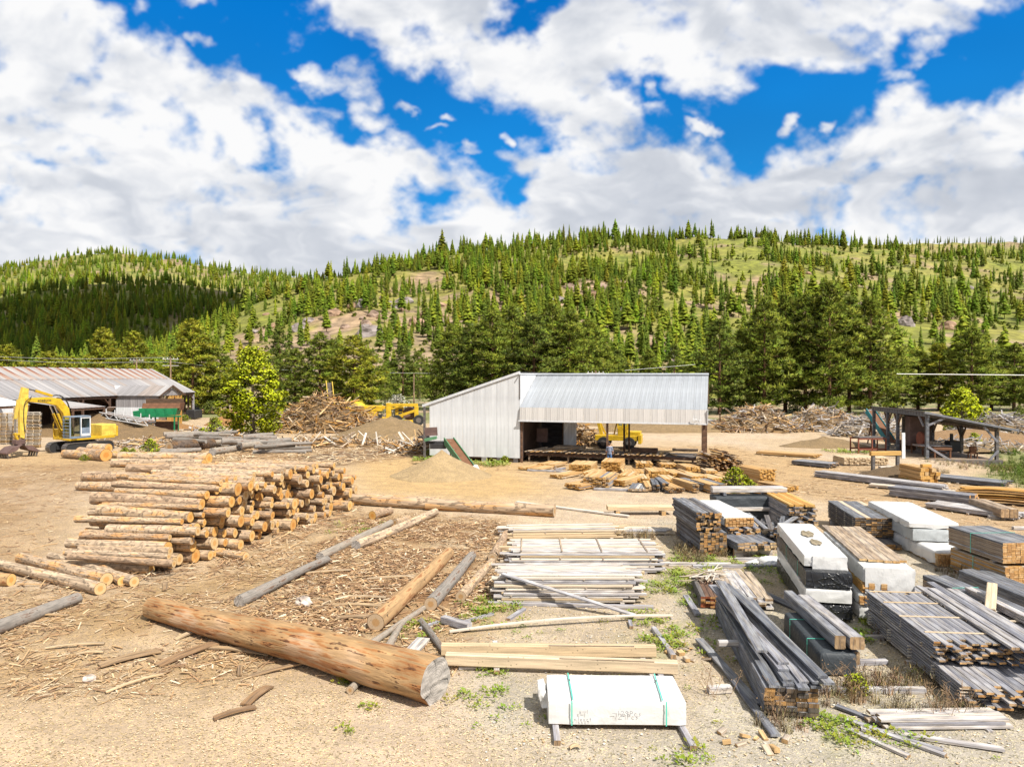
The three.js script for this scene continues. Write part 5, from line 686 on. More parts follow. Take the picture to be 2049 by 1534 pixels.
// logs fanned out at the pile's near foot
const F = [[[-40, 1130], [200, 1190], 0.2, 'lowest log sprawling from the near end of the log pile'], [[40, 1128], [212, 1172], 0.22, 'log with round pale end just above the lowest sprawling log'], [[100, 1120], [268, 1174], 0.17, 'thin log pointing right from the near foot of the pile'], [[395, 1105], [492, 1122], 0.16, 'short log poking out to the right of the log pile'], [[150, 1110], [245, 1172], 0.16, 'log with split end between sprawling logs at the pile foot']];
for (const [a, b, r, l] of F) log(l, onGround(...b, r), onGround(...a, r), r, pick(logM.bark), pick(logM.end), pick(logM.end));
log('pale log end entering at the left edge beside the pile', onGround(22, 1172, 0.2), onGround(-120, 1166, 0.2), 0.2, logM.peeled[1], logM.end[1], logM.end[0]);
log('grey barkless log lying at the left edge in front of the pile', onGround(-60, 1290, 0.2), onGround(155, 1207, 0.17), 0.2, logM.grey[0], logM.endGrey, logM.end[0], undefined, WORN[0]);
// the great log in the foreground
seed(73);
{
  const big = unitLog(0.40, 0.16, 0.16, 12.3, 32, 56, 2.1); const r = 0.48, a = onGround(872, 1405, r), b = onGround(303, 1236, 0.32); b[1] = 0.34;
  const t = log('huge barkless orange-brown log lying alone in the foreground with grey cut butt', a, b, r, logM.peeled[0], logM.endGrey, logM.endGrey, undefined, big); t.name = 'great_log';
  t.children[0].material = std([0.68, 0.53, 0.385], 0.85, { map: rep(bigMap, 1, 1), bumpMap: rep(bigMap, 1, 1), bumpScale: 0.03 });
}
const singles = [
  ['pale peeled log slanting across the bark debris in the centre', [752, 1262], [898, 1118], 0.24, logM.peeled[1], logM.endTan, logM.endTan, LOGS[1]], ['grey weathered log right of the pale peeled log', [862, 1222], [945, 1122], 0.2, logM.grey[0], logM.endTan, logM.endGrey, WORN[1]], ['reddish-brown thin log beside the pale board piles', [922, 1205], [985, 1132], 0.17, logM.bark[0], logM.endTan, logM.endTan, LOGS[2]], ['reddish log end left of the middle board pile', [985, 1125], [1015, 1070], 0.17, logM.bark[2], logM.endTan, logM.endTan, LOGS[4]],
  ['long grey pole slanting up from the debris, near piece', [478, 1214], [655, 1128], 0.17, logM.grey[0], logM.endGrey, logM.endGrey, WORN[2]], ['grey-brown pole continuing beyond the near grey pole', [640, 1122], [782, 1052], 0.16, logM.grey[1], logM.endGrey, logM.endGrey, LOGS[3]], ['brown barked pole with orange patch right of the grey pole', [712, 1102], [872, 1032], 0.2, logM.bark[1], logM.endGrey, logM.endTan, LOGS[5]], ['short red log stub among sticks near the long log', [745, 1040], [782, 1030], 0.22, logM.bark[2], logM.end[0], logM.end[2], LOGS[0]], ['small broken log stub beside the red stub', [790, 1052], [818, 1042], 0.16, logM.bark[0], logM.endTan, logM.endTan, LOGS[0]],
  ['very long peeled brown log lying along the yard road', [1110, 1034], [690, 1008], 0.3, logM.bark[0], logM.endTan, logM.endTan, LOGS[1]], ['pale split log lying in front of the very long brown log', [1085, 1030], [852, 1020], 0.2, logM.peeled[0], logM.endTan, logM.endTan, LOGS[3]], ['slim far log continuing left of the very long log', [880, 1010], [660, 998], 0.2, logM.bark[3], logM.endTan, logM.endTan, LOGS[5]],
  ['slender grey broken stick in front of the pale peeled log', [735, 1300], [848, 1222], 0.09, logM.grey[1], logM.endGrey, logM.endGrey, WORN[1]], ['dark grey split stick right of the debris', [842, 1248], [890, 1312], 0.09, logM.grey[2], logM.endGrey, logM.endGrey, WORN[0]], ['small round stick poking from under the great log', [700, 1390], [740, 1350], 0.09, logM.grey[1], logM.endTan, logM.endGrey, LOGS[2]], ['grey slab stick between the peeled log and white scraps', [770, 1310], [805, 1255], 0.1, logM.grey[1], logM.endGrey, logM.endGrey, WORN[2]],
  // logs lying between the pile and the excavator
  ['thick barked log at the front of the group beside the excavator', [195, 921], [128, 916], 0.38, logM.bark[0], logM.end[2], logM.end[0], LOGS[1]], ['upper barked log of the group beside the excavator tracks', [217, 906], [140, 903], 0.42, logM.bark[1], logM.end[0], logM.end[0], LOGS[3]], ['half-round split log beside the excavator', [212, 922], [160, 917], 0.5, logM.bark[2], logM.end[2], logM.end[0], LOGS[5]], ['small log right of the group beside the excavator', [228, 914], [180, 910], 0.26, logM.bark[0], logM.end[1], logM.end[0], LOGS[0]], ['smallest log end right of the excavator log group', [238, 917], [205, 914], 0.22, logM.bark[3], logM.end[0], logM.end[0], LOGS[2]],
  ['big barked log furthest back behind the log pile', [418, 928], [240, 922], 0.42, logM.bark[1], logM.end[0], logM.end[0], LOGS[3]], ['log with gold scar lying behind the pile', [408, 938], [225, 934], 0.36, logM.bark[0], logM.end[0], logM.end[2], LOGS[1]], ['long log lying just behind the top of the pile', [520, 950], [255, 946], 0.36, logM.bark[2], logM.end[1], logM.end[0], LOGS[5]], ['short dark barked log left behind the pile', [295, 968], [168, 962], 0.36, logM.bark[2], logM.end[0], logM.end[2], LOGS[1]], ['reddish barked log left behind the pile under the dark one', [262, 984], [155, 981], 0.3, logM.bark[0], logM.end[0], logM.end[0], LOGS[4]],
];
for (const [l, a, b, r, s, e0, e1, m] of singles) log(l, onGround(...a, r), onGround(...b, r), r, s, e0, e1, undefined, m);
// the grey heap of old logs beyond
seed(79);
{ const lab = 'weathered grey log in the old heap beyond the log pile'; for (let k = 0; k < 34; k++) { const px = rr(352, 585), py = rr(884, 908), r = rr(0.14, 0.3), g = G(px, py), L = rr(2.2, 5.2), a = rr(-0.35, 0.7), lay = k < 18 ? 0 : rr(0.3, 0.9); const dx = Math.cos(a) * L / 2, dz = -Math.sin(a) * L / 2, y = r * 0.9 + lay, tl = rr(-0.1, 0.1) * (lay ? 1 : 0); log(lab, [g[0] - dx, Math.max(r * 0.8, y - tl), g[2] - dz], [g[0] + dx, y + tl + 0.02, g[2] + dz], r, pick(logM.grey), logM.endGrey, logM.endGrey, 'grey logs in the old heap', pick(WORN)); } }
log('big dark barked log lying on the old grey log heap', onGround(338, 906, 0.55), onGround(425, 896, 0.5), 0.5, std([0.16, 0.13, 0.11], 0.95, { map: barkMap, bumpMap: barkMap, bumpScale: 0.03 }), logM.endTan, logM.endGrey, undefined, LOGS[1]);
log('pale grey log leaning on the right of the old heap', onGround(425, 912, 0.35), onGround(500, 898, 0.35), 0.34, logM.grey[1], logM.endGrey, logM.endGrey, undefined, WORN[0]);
// ================================================================ sawn lumber
seed(81);
const P2 = (px, py) => { const g = G(px, py); return [g[0], g[2]]; };
// a stack of boards from its near left corner to its far left corner, w wide to the right
function lumber(label, NL, FL, o) {
  const dx = FL[0] - NL[0], dz = FL[1] - NL[1], L = o.L || Math.hypot(dx, dz), l0 = Math.hypot(dx, dz), ux = dx / l0, uz = dz / l0, w = o.w, rx = -uz, rz = ux;
  const t = thing(o.name || 'lumber_stack', label, 'lumber', [NL[0] + ux * L / 2 + rx * w / 2, o.y || 0, NL[1] + uz * L / 2 + rz * w / 2], Math.atan2(-uz, ux), o.group);
  fill(t, L, o); return t;
}
function fill(t, L, o) {   // local x runs to the far end, local z to the right
  const T = o.T || 0.05, bw = o.bw || 0.15, n = Math.max(1, Math.round(o.w / (bw + 0.006))), gap = o.gap || 0.004, j = o.j ?? 0.06, side = o.side || M.grey, end = o.end || M.endTan; let y = o.base ?? 0.1;
  if (y > 0.03) for (const f of L > 3 ? [-0.38, 0, 0.38] : [-0.34, 0.34]) board('bunk', t, o.w * 1.08, y - 0.004, 0.11, [f * L, 0, 0], Math.PI / 2, pick(M.silver), M.endTan[0]);
  for (let k = 0; k < o.layers; k++) {
    const s = o.step ? k * o.step : 0, m = Math.max(2, Math.round(n * (1 - (o.taper || 0) * k / o.layers))), wide = m * (bw + 0.006), rowIn = k % 2 ? rr(-0.03, 0.03) : 0, sk = rr(-1, 1) * (o.skew || 0);
    for (let i = 0; i < m; i++) { if (o.miss && k === o.layers - 1 && rnd() < o.miss) continue; const len = L * (o.vary ? rr(1 - o.vary, 1) : 1), sm = o.top && k >= o.layers - 1 ? o.top : side; board('board', t, len, T, bw * (o.vary ? rr(0.94, 1) : 1), [rr(-j, j) - (o.flush ? (L - len) / 2 * (rnd() < 0.7 ? 1 : -1) : 0), y, -wide / 2 + (i + 0.5) * (bw + 0.006) + s + rowIn * 0.4], sk + rr(-1, 1) * (o.twist || 0.002), pick(sm), pick(end)); }
    y += T + 0.002;
    if (o.sticks && k < o.layers - 1 && k % (o.every || 1) === 0) { for (const f of o.sticks) board('sticker', t, o.w * 1.03, 0.018, 0.045, [f * L, y, s], Math.PI / 2 + rr(-0.02, 0.02), pick(M.pale), M.pale[0]); y += 0.02; } else y += gap;
  }
  if (o.straps) for (const f of o.straps) strap(t, f * L, o.w * 0.5 + 0.01, 0.05, y + 0.006);
  return y;
}
function strap(t, x, hw, y0, y1, mat = K.strap) { part('strap', merge([boxG(x, y1, 0, 0.02, 0.006, hw * 2), boxG(x, (y0 + y1) / 2, hw, 0.02, y1 - y0, 0.006), boxG(x, (y0 + y1) / 2, -hw, 0.02, y1 - y0, 0.006)]), mat, t); }
// wrapped packs: a soft-edged crumpled cover over a block of boards
const wrinkleTex = tex(512, 512, (u, v) => { const a = pfbm(u + 0.2 * pfbm(u, v, 3, 3, 2), v, 6, 5, 5), b = 1 - Math.abs(pfbm(u, v, 7, 9, 4) - 0.5) * 2, c = 1 - Math.abs(pfbm(u + v * 0.3 + 0.4, v, 12, 5, 3) - 0.5) * 2; return 0.12 * a + 0.5 * b ** 6 + 0.4 * c ** 8; }, { srgb: false });
const wrapStain = tex(512, 512, (u, v) => { const n = pfbm(u, v, 4, 4, 5), m = pfbm(u + 0.5, v, 18, 9, 3); const s = 0.97 - 0.07 * sstep(0.58, 0.75, n) - 0.04 * sstep(0.6, 0.75, m); return [s, s * 0.985, s * 0.96]; });
const wrapWhite = new THREE.MeshPhysicalMaterial({ color: lin(0.66, 0.68, 0.71), map: wrapStain, roughness: 0.3, bumpMap: wrinkleTex, bumpScale: 0.004 }), wrapBlack = new THREE.MeshPhysicalMaterial({ color: lin(0.016, 0.017, 0.02), roughness: 0.3, bumpMap: wrinkleTex, bumpScale: 0.04 }), wrapTar = std([0.035, 0.042, 0.05], 0.6, { bumpMap: wrinkleTex, bumpScale: 0.012 }), wrapGreyBlue = std([0.38, 0.42, 0.46], 0.55, { map: wrapStain, bumpMap: wrinkleTex, bumpScale: 0.006 });
function coverGeo(L, h, w, rough = 0.02, s0 = 0, round = 0.05, ragged = 0) {
  const nx = Math.max(14, Math.round(L / 0.13)), ny = 7, nz = 12, g0 = new THREE.BoxGeometry(L, h, w, nx, ny, nz), p = g0.attributes.position, uv = [];
  for (let i = 0; i < p.count; i++) { let x = p.getX(i), y = p.getY(i), z = p.getZ(i); const bot = y < -h / 2 + 0.01; const ix = clamp(x, -L / 2 + round, L / 2 - round), iy = clamp(y, -h / 2, h / 2 - round), iz = clamp(z, -w / 2 + round, w / 2 - round); let vx = x - ix, vy = y - iy, vz = z - iz; const l = Math.hypot(vx, vy, vz); if (l > round) { vx *= round / l; vy *= round / l; vz *= round / l; } x = ix + vx; y = iy + vy; z = iz + vz;
    const N = norm([Math.abs(x) > L / 2 - 0.06 ? Math.sign(x) : 0, y > h / 2 - 0.06 ? 1 : 0, Math.abs(z) > w / 2 - 0.06 ? Math.sign(z) : 0]), f = ((fbm(x * 1.4 + s0 + y, z * 1.4 + y * 1.7 + s0, 2) - 0.5) * 1.2 + (Math.abs(fbm(x * 2.1 + y * 2 + s0, z * 2.1 - y + s0, 3) - 0.5) < 0.045 ? 0.5 : 0)) * rough * (y > h / 2 - 0.06 ? 0.5 : 1.3);
    x += N[0] * f; y += N[1] * f; z += N[2] * f; if (bot && ragged) y += (fbm(x * 3 + s0, z * 3, 3) - 0.35) * ragged; p.setXYZ(i, x, y + h / 2, z); const nn = g0.attributes.normal, k = Math.abs(nn.getX(i)) > 0.5 ? [z, y] : Math.abs(nn.getY(i)) > 0.5 ? [x, z] : [x, y + 3]; uv.push(k[0] * 0.55 + s0, k[1] * 0.55 + s0); }
  g0.setAttribute('uv', new THREE.Float32BufferAttribute(uv, 2)); g0.clearGroups(); const g = g0; g.computeVertexNormals(); return g;
}
function pack(label, NL, FL, w, h, y, mat, o = {}) {
  const dx = FL[0] - NL[0], dz = FL[1] - NL[1], L = Math.hypot(dx, dz), ux = dx / L, uz = dz / L, rx = -uz, rz = ux;
  const t = thing(o.name || 'wrapped_pack', label, o.category || 'lumber pack', [NL[0] + ux * L / 2 + rx * w / 2, y, NL[1] + uz * L / 2 + rz * w / 2], Math.atan2(-uz, ux), o.group);
  const lift = o.lift || 0; if (lift) for (const f of [-0.36, 0.36]) board('bunk', t, w * 1.05, lift, 0.12, [f * L, 0, 0], Math.PI / 2, pick(M.silver), M.endTan[0]);
  if (o.ends) { const n = Math.round(w / 0.14), k = Math.round((h - 0.04) / 0.055); for (let r = 0; r < k; r++) for (let i = 0; i < n; i++) board('board', t, L - 0.02, 0.05, w / n - 0.02, [-0.05 + rr(-0.03, 0.03), lift + r * 0.053, -w / 2 + (i + 0.5) * w / n], 0, pick(o.side || M.fresh), pick(o.ends)); }
  part('cover', coverGeo(L + (o.ends ? -0.02 : 0), h, w + (o.ends ? 0.05 : 0), o.rough ?? 0.02, rnd() * 40, o.round ?? 0.05, o.ragged || 0), mat, t, [o.ends ? 0.06 : 0, lift + (o.ends ? 0.02 : 0), 0]);
  if (o.straps) for (const f of o.straps) strap(t, f * L, w / 2 + 0.02, lift, lift + h + 0.012);
  if (o.flap) { const m = part('flap', coverGeo(0.03, o.flap[1], o.flap[0], 0.03, rnd() * 30, 0.01, 0.15), mat, t, [-L / 2 - 0.03, lift + h - o.flap[1], o.flap[2] || 0]); }
  return t;
}
// ---- foreground right: dark plank stack with loose boards fanned over it
{ const t = lumber('dark weathered plank stack with loose boards fanned across its top', P2(1527, 1434), P2(1430, 1236), { w: 1.08, layers: 6, T: 0.085, bw: 0.2, side: M.slate, end: M.endDark, j: 0.05, base: 0.06, twist: 0.004 });
  const L = 5.6; for (const [x, y, z, l, w, ang, tilt] of [[-0.25, 0.63, -0.36, 5.4, 0.22, 0.01, 0.005], [-0.2, 0.63, -0.1, 5.3, 0.22, 0.02, 0.005], [-0.3, 0.63, 0.16, 5.4, 0.22, 0.015, 0.006], [-0.25, 0.63, 0.4, 5.3, 0.2, 0.02, 0.005], [-0.1, 0.69, 0.1, 5.4, 0.2, 0.06, 0.012], [-0.15, 0.69, -0.2, 5.2, 0.22, 0.07, 0.012], [-0.2, 0.75, 0.22, 5.4, 0.2, 0.1, 0.018], [0.2, 0.77, -0.28, 5.2, 0.22, 0.1, 0.02], [-0.25, 0.82, 0.3, 5.6, 0.22, 0.13, 0.024], [0.3, 0.84, -0.3, 5.0, 0.22, 0.13, 0.026], [-0.1, 0.9, 0.16, 5.6, 0.2, 0.155, 0.03], [0.35, 0.98, -0.38, 4.4, 0.25, 0.02, 0.045]]) board('loose_board', t, l, 0.05, w, [x, y, z], ang, pick(M.slate.concat(M.grey[0])), pick(M.slate), tilt); board('bunk', t, 0.5, 0.12, 0.15, [-0.3, 0.42, -0.72], Math.PI / 2 + 0.1, M.silver[0], M.silver[1]); }
single('loose_board', 'grey board lying along the left foot of the dark plank stack', 'board', boardGeo(3.4, 0.06, 0.2, 1), [M.slate[2], M.slate[0]], [...G(1452, 1345)].map((v, i) => i === 1 ? 0.06 : v), [0, 1.66, 0.02]);
single('loose_board', 'near dark board lying left of the plank stack end', 'board', boardGeo(2.8, 0.05, 0.18, 2), [M.slate[0], M.slate[2]], [...G(1500, 1408)].map((v, i) => i === 1 ? 0.04 : v), [0, 1.58, 0]);
single('loose_board', 'short grey board standing askew at the top of the left weeds', 'board', boardGeo(1.7, 0.06, 0.18, 0), [M.grey[0], M.grey[1]], [...G(1384, 1215)].map((v, i) => i === 1 ? 0.05 : v), [0, 1.52, 0]);
single('timber_block', 'pale square timber end lying left of the dark plank stack', 'block', boardGeo(0.5, 0.14, 0.16, 0), [M.silver[1], M.silver[0]], [...G(1440, 1386)].map((v, i) => i === 1 ? 0.01 : v), [0, 0.1, 0]);
// black wrapped pack and two heavy beams leaning on it
pack('black wrapped lumber pack with two green straps in front of the weeds', P2(1640, 1352), P2(1566, 1262), 0.85, 0.5, 0.04, wrapTar, { straps: [-0.22, 0.25], rough: 0.015, round: 0.14 });
{ const a = P2(1690, 1350), b = P2(1600, 1248); const t = thing('heavy_beams', 'two heavy grey beams lying tilted over the black wrapped pack', 'beam', [(a[0] + b[0]) / 2 + 0.1, 0, (a[1] + b[1]) / 2], Math.atan2(-(b[1] - a[1]), b[0] - a[0]) + 0.03); board('beam', t, 3.6, 0.3, 0.24, [0.1, 0.56, -0.26], 0, M.slate[2], M.endTan[1], -0.02); board('beam', t, 3.3, 0.28, 0.32, [-0.1, 0.58, 0.06], 0.02, M.grey[1], M.endTan[0], -0.02); board('beam', t, 3.0, 0.3, 0.22, [-0.1, 0.18, 0.1], 0.0, M.slate[0], M.endTan[1], -0.02); board('bunk', t, 0.9, 0.17, 0.16, [0.9, 0, -0.1], 1.57, M.silver[0], M.silver[1]); board('bunk', t, 0.9, 0.17, 0.16, [-0.9, 0, -0.1], 1.57, M.silver[0], M.silver[1]); }
// ---- the large stickered stack at the right front
{ const a = [9.0, -13.95], b = [9.45, -18.9];
  const t = lumber('large stickered stack of thin grey boards at the right front', a, b, { w: 2.1, layers: 6, T: 0.045, bw: 0.15, side: M.grey, end: M.endOrange.concat(M.endTan), j: 0.3, vary: 0.08, base: 0.1, sticks: [-0.45, -0.22, 0, 0.22, 0.45] });
  const top = new THREE.Group(); let y = 0.56; const L = 3.7;
  for (let k = 0; k < 7; k++) { for (let i = 0; i < 12; i++) { if (k === 6 && i > 8) continue; board('board', t, L * rr(0.94, 1), 0.04, 0.14, [0.62 + rr(-0.2, 0.2), y, -0.98 + i * 0.15], rr(-0.004, 0.004), pick(M.grey), pick(M.endOrange.concat(M.endTan))); } y += 0.042; for (const f of [-1.1, -0.05, 1.0, 1.9]) board('sticker', t, 1.85, 0.018, 0.05, [0.5 + f, y, -0.1 + rr(-0.06, 0.06)], Math.PI / 2, pick(M.cream), M.pale[0]); y += 0.02; }
  for (const [x, z, l, w, a2] of [[-0.2, 0.62, 4.6, 0.22, -0.03], [0.2, 0.88, 5.0, 0.2, -0.02], [0.1, 0.4, 4.4, 0.16, -0.02], [-0.5, 1.1, 5.2, 0.26, -0.03]]) board('loose_board', t, l, 0.06, w, [x + 0.5, y + 0.005, z], a2, pick(M.grey), M.endTan[0]);
}
{ const t = lumber('low stickered stack of grey boards right of the large front stack', [11.25, -12.6], [11.9, -20.6], { w: 1.5, layers: 7, T: 0.045, bw: 0.17, side: M.grey, end: M.endOrange, j: 0.3, vary: 0.1, base: 0.08, sticks: [-0.4, -0.2, 0, 0.2, 0.4] }); for (let i = 0; i < 8; i++) board('sticker', t, 1.55, 0.03, 0.07, [-2.6 + i * 0.75, 0.562, rr(-0.05, 0.05)], 1.57 + rr(-0.04, 0.04), pick(M.pale), M.cream[0]); for (let k = 0; k < 3; k++) board('loose_board', t, 6.5, 0.05, 0.2, [0.2, 0.6 + k * 0.052, 0.3 + k * 0.05], 0.02 * k, pick(M.silver), M.endTan[0]); }
lumber('strapped timber pack with orange side and grey top at the right', [13.0, -15.0], [12.55, -21.6], { w: 0.75, layers: 4, T: 0.13, bw: 0.14, side: [M.tan[1], M.tan[0], M.fresh[2]], top: M.slate, end: M.endOrange, base: 0.08, straps: [0.3] });
lumber('long dark board stack beyond the strapped timber pack', [14.4, -15.0], [14.1, -22.4], { w: 0.95, layers: 5, T: 0.1, bw: 0.18, side: M.slate, end: M.endTan, base: 0.05, j: 0.1 });
lumber('grey board layers between the white packs and the strapped timber', [10.6, -18.8], [10.75, -22.8], { w: 1.6, layers: 4, T: 0.06, bw: 0.19, side: M.grey.concat(M.tan[1]), end: M.endTan, base: 0.06, j: 0.25 });
{ const a = G(1893, 1240), b = [...G(1938, 1172, 0.7)]; const t = thing('leaning_beam', 'pale square beam leaning out of the right-hand stacks', 'beam', [12.6, 0.78, -18.6], 0); board('beam', t, 1.75, 0.17, 0.24, [0, 0, 0], 0.95, M.cream[1], M.cream[0], 0.14); board('bunk', t, 0.4, 0.14, 0.3, [-0.4, -0.16, 0.45], 0.95, M.pale[0], M.pale[1]); }
{ const [x, , z] = G(1985, 1170); const t = thing('white_tarp', 'crumpled white tarp lying under the double lumber pack', 'tarp', [15.4, 0, -19.6], 0.2); part('sheet', coverGeo(1.5, 0.35, 1.2, 0.12, 3, 0.15, 0.1), wrapWhite, t); part('fold', coverGeo(0.9, 0.2, 0.7, 0.1, 9, 0.1, 0.1), wrapWhite, t, [-0.8, 0, 0.5]); }
// strapped double pack at the right edge
lumber('lower yellow lumber pack of the strapped pair at the right edge', [15.25, -21.9], [15.1, -24.4], { w: 1.5, layers: 12, T: 0.052, bw: 0.14, side: [M.gold[2], M.tan[1], M.fresh[2]], end: M.endOrange, base: 0.1, j: 0.012, straps: [0.05] });
lumber('upper grey-topped lumber pack of the strapped pair at the right edge', [15.2, -21.95], [15.05, -24.45], { y: 0.83, w: 1.5, layers: 11, T: 0.052, bw: 0.14, side: [M.tan[0], M.grey[1], M.tan[2]], top: M.slate, end: M.endOrange, base: 0.06, j: 0.012, straps: [0.05] });
// tower of wrapped packs in the middle of the right-hand yard
{ const NL = [8.05, -19.4], FL = [9.05, -24.2]; const g = 'wrapped packs in the left tower';
  pack('bottom black wrapped pack of the left pack tower', NL, FL, 1.2, 0.38, 0, wrapBlack, { lift: 0.1, group: g, rough: 0.03 });
  pack('white wrapped pack second from the bottom of the left tower', NL, FL, 1.2, 0.36, 0.5, wrapWhite, { group: g, rough: 0.02, lift: 0.03 });
  pack('shiny black wrapped pack third from the bottom of the left tower', NL, FL, 1.2, 0.42, 0.9, wrapBlack, { group: g, straps: [-0.28, 0.1], rough: 0.025, lift: 0.03 });
  const t = pack('white wrapped pack with two dirt patches on top of the left tower', [8.15, -19.75], FL, 1.15, 0.3, 1.36, wrapWhite, { group: g, rough: 0.035, lift: 0.05, flap: [0.9, 0.5, 0.1] });
  const soil = std([0.33, 0.27, 0.18], 0.95, { map: dirtTex }); for (const [x, s] of [[0.2, 0.28], [1.4, 0.34]]) { const q = new THREE.CircleGeometry(1, 18), p = q.attributes.position; for (let i = 0; i < p.count; i++) { const k = i ? 0.55 + 0.8 * fbm(i * 0.9, s * 9, 2) : 0; const a = Math.atan2(p.getY(i), p.getX(i)); if (i) p.setXYZ(i, Math.cos(a) * k * s * 1.5, Math.sin(a) * k * s * 0.55, 0.02 * rnd()); else p.setZ(i, 0.03); } q.rotateX(-Math.PI / 2); q.computeVertexNormals(); part('dirt_patch', q, soil, t, [x - 0.9, 0.372, 0.05]); } }
{ const NL = [9.5, -19.35], FL = [10.4, -24.0], g = 'packs in the right tower';
  pack('bottom white wrapped pack of the right pack tower', NL, FL, 1.0, 0.34, 0, wrapWhite, { lift: 0.08, group: g, rough: 0.03 });
  pack('low white pack with orange board ends in the right tower', NL, FL, 1.05, 0.26, 0.44, wrapGreyBlue, { group: g, ends: M.endOrange, lift: 0.03, rough: 0.02 });
  lumber('bare yellow lumber layer in the right pack tower', [9.6, -19.4], [10.5, -24.0], { y: 0.74, w: 1.25, layers: 5, T: 0.05, bw: 0.15, side: M.gold, end: M.endOrange, base: 0.03, group: g });
  pack('white wrapped pack with draped front sheet in the right tower', [9.62, -19.4], [10.5, -23.9], 1.3, 0.42, 1.03, wrapWhite, { group: g, lift: 0.03, rough: 0.04, flap: [1.25, 0.75, 0.02] });
  lumber('tan planks laid on the top of the right pack tower', [9.75, -19.9], [10.65, -24.4], { y: 1.48, w: 1.3, layers: 1, T: 0.06, bw: 0.2, side: M.tan.concat(M.silver[1]), end: M.fresh, base: 0.02, j: 0.08, group: g }); }
// ---- behind: dark and mixed stacks
lumber('tall dark stack of slanting weathered boards left of the white tarp pack', P2(1403, 1112), P2(1362, 1078), { w: 0.95, layers: 9, T: 0.085, bw: 0.14, side: M.dark.concat(M.slate), end: M.endDark.concat([M.endOrange[2], M.endTan[1]]), base: 0.04, j: 0.04, L: 3.3 });
lumber('upper dark boards resting on the tall dark stack, jutting left', [P2(1403, 1112)[0] - 0.12, P2(1403, 1112)[1] - 0.1], [P2(1362, 1078)[0] - 0.12, P2(1362, 1078)[1]], { y: 0.84, w: 0.9, layers: 8, T: 0.085, bw: 0.15, side: M.slate.concat(M.dark), end: M.endDark.concat(M.endOrange), base: 0.02, j: 0.16, L: 3.4, twist: 0.02, vary: 0.06 });
{ const NL = [8.35, -27.4], FL = [8.1, -31.2]; lumber('mixed grey boards under the white tarp pack', NL, FL, { w: 1.3, layers: 9, T: 0.075, bw: 0.2, side: M.grey.concat(M.tan), end: M.endTan.concat(M.endOrange), base: 0.1, j: 0.3, vary: 0.1, twist: 0.02 });
  pack('white tarp pack with orange board ends showing under the cover', [8.3, -27.6], [8.0, -31.3], 1.15, 0.36, 0.84, wrapWhite, { ends: M.endOrange, rough: 0.03, ragged: 0.12 });
  lumber('low grey planks poking forward beside the white tarp pack', [8.3, -25.9], [8.1, -27.3], { w: 1.4, layers: 3, T: 0.09, bw: 0.24, side: M.slate, end: M.endTan, base: 0.3, j: 0.12, L: 1.9 }); }
{ const t = thing('black_long_pack', 'long black wrapped pack lying crosswise behind the dark boards', 'lumber pack', [11.1, 0, -33.2], 0.02); part('cover', coverGeo(3.4, 0.5, 1.0, 0.03, 4, 0.06), wrapTar, t, [0, 0.62, 0]); part('lower_cover', coverGeo(3.4, 0.42, 1.0, 0.03, 8, 0.06), wrapTar, t, [0, 0.1, 0]); for (const f of [-1.2, 0, 1.2]) { board('bunk', t, 1.0, 0.1, 0.12, [f, 0, 0], 1.57, M.silver[0], M.silver[1]); board('bunk', t, 1.1, 0.08, 0.12, [f, 0.53, 0], 1.57, M.silver[0], M.silver[1]); } board('rail', t, 3.5, 0.16, 0.14, [0.1, 0.5, 0.6], 0, M.silver[1], M.silver[0]); }
{ const t = thing('bleached_beams', 'two bleached beams lying crosswise on top of the long black pack', 'beam', [11.1, 1.14, -33.4], 0.02); board('beam', t, 3.5, 0.22, 0.3, [0, 0.12, 0.2], 0, M.silver[1], M.silver[0]); board('beam', t, 3.4, 0.22, 0.3, [0.05, 0.12, -0.2], 0, M.silver[0], M.silver[2]); board('bunk', t, 0.9, 0.12, 0.14, [-1.2, 0, 0], 1.57, M.slate[0], M.slate[1]); board('bunk', t, 0.9, 0.12, 0.14, [1.2, 0, 0], 1.57, M.slate[0], M.slate[1]); }
{ const t = thing('dark_board_heap', 'loose heap of dark boards fallen between the tarp pack and mixed stack', 'lumber', [10.6, 0, -28.9], 0); for (let i = 0; i < 16; i++) board('board', t, rr(2.4, 3.6), 0.07, rr(0.15, 0.22), [rr(-0.7, 0.7), 0.08 + i * 0.045, rr(-0.4, 0.4)], 1.1 + rr(-0.3, 0.45), pick(M.dark.concat(M.slate)), pick(M.endDark), rr(-0.06, 0.09)); board('block', t, 0.9, 0.3, 0.35, [0.5, 0, 1.5], 0.2, M.tan[1], M.tan[0]); board('block', t, 0.9, 0.3, 0.35, [0.9, 0, 1.4], 0.2, M.tan[1], M.tan[0]); }
{ const [x, , z] = G(1535, 1128); const t = thing('white_sheet', 'torn white plastic sheet on the grass left of the pack tower', 'tarp', [x + 0.3, 0, z], 0.3); part('sheet', coverGeo(1.0, 0.2, 0.7, 0.1, 17, 0.1, 0.1), wrapWhite, t); part('tail', coverGeo(0.7, 0.08, 0.3, 0.06, 21, 0.04, 0.05), wrapWhite, t, [-0.7, 0, -0.3], [0, 0.4, 0]); }
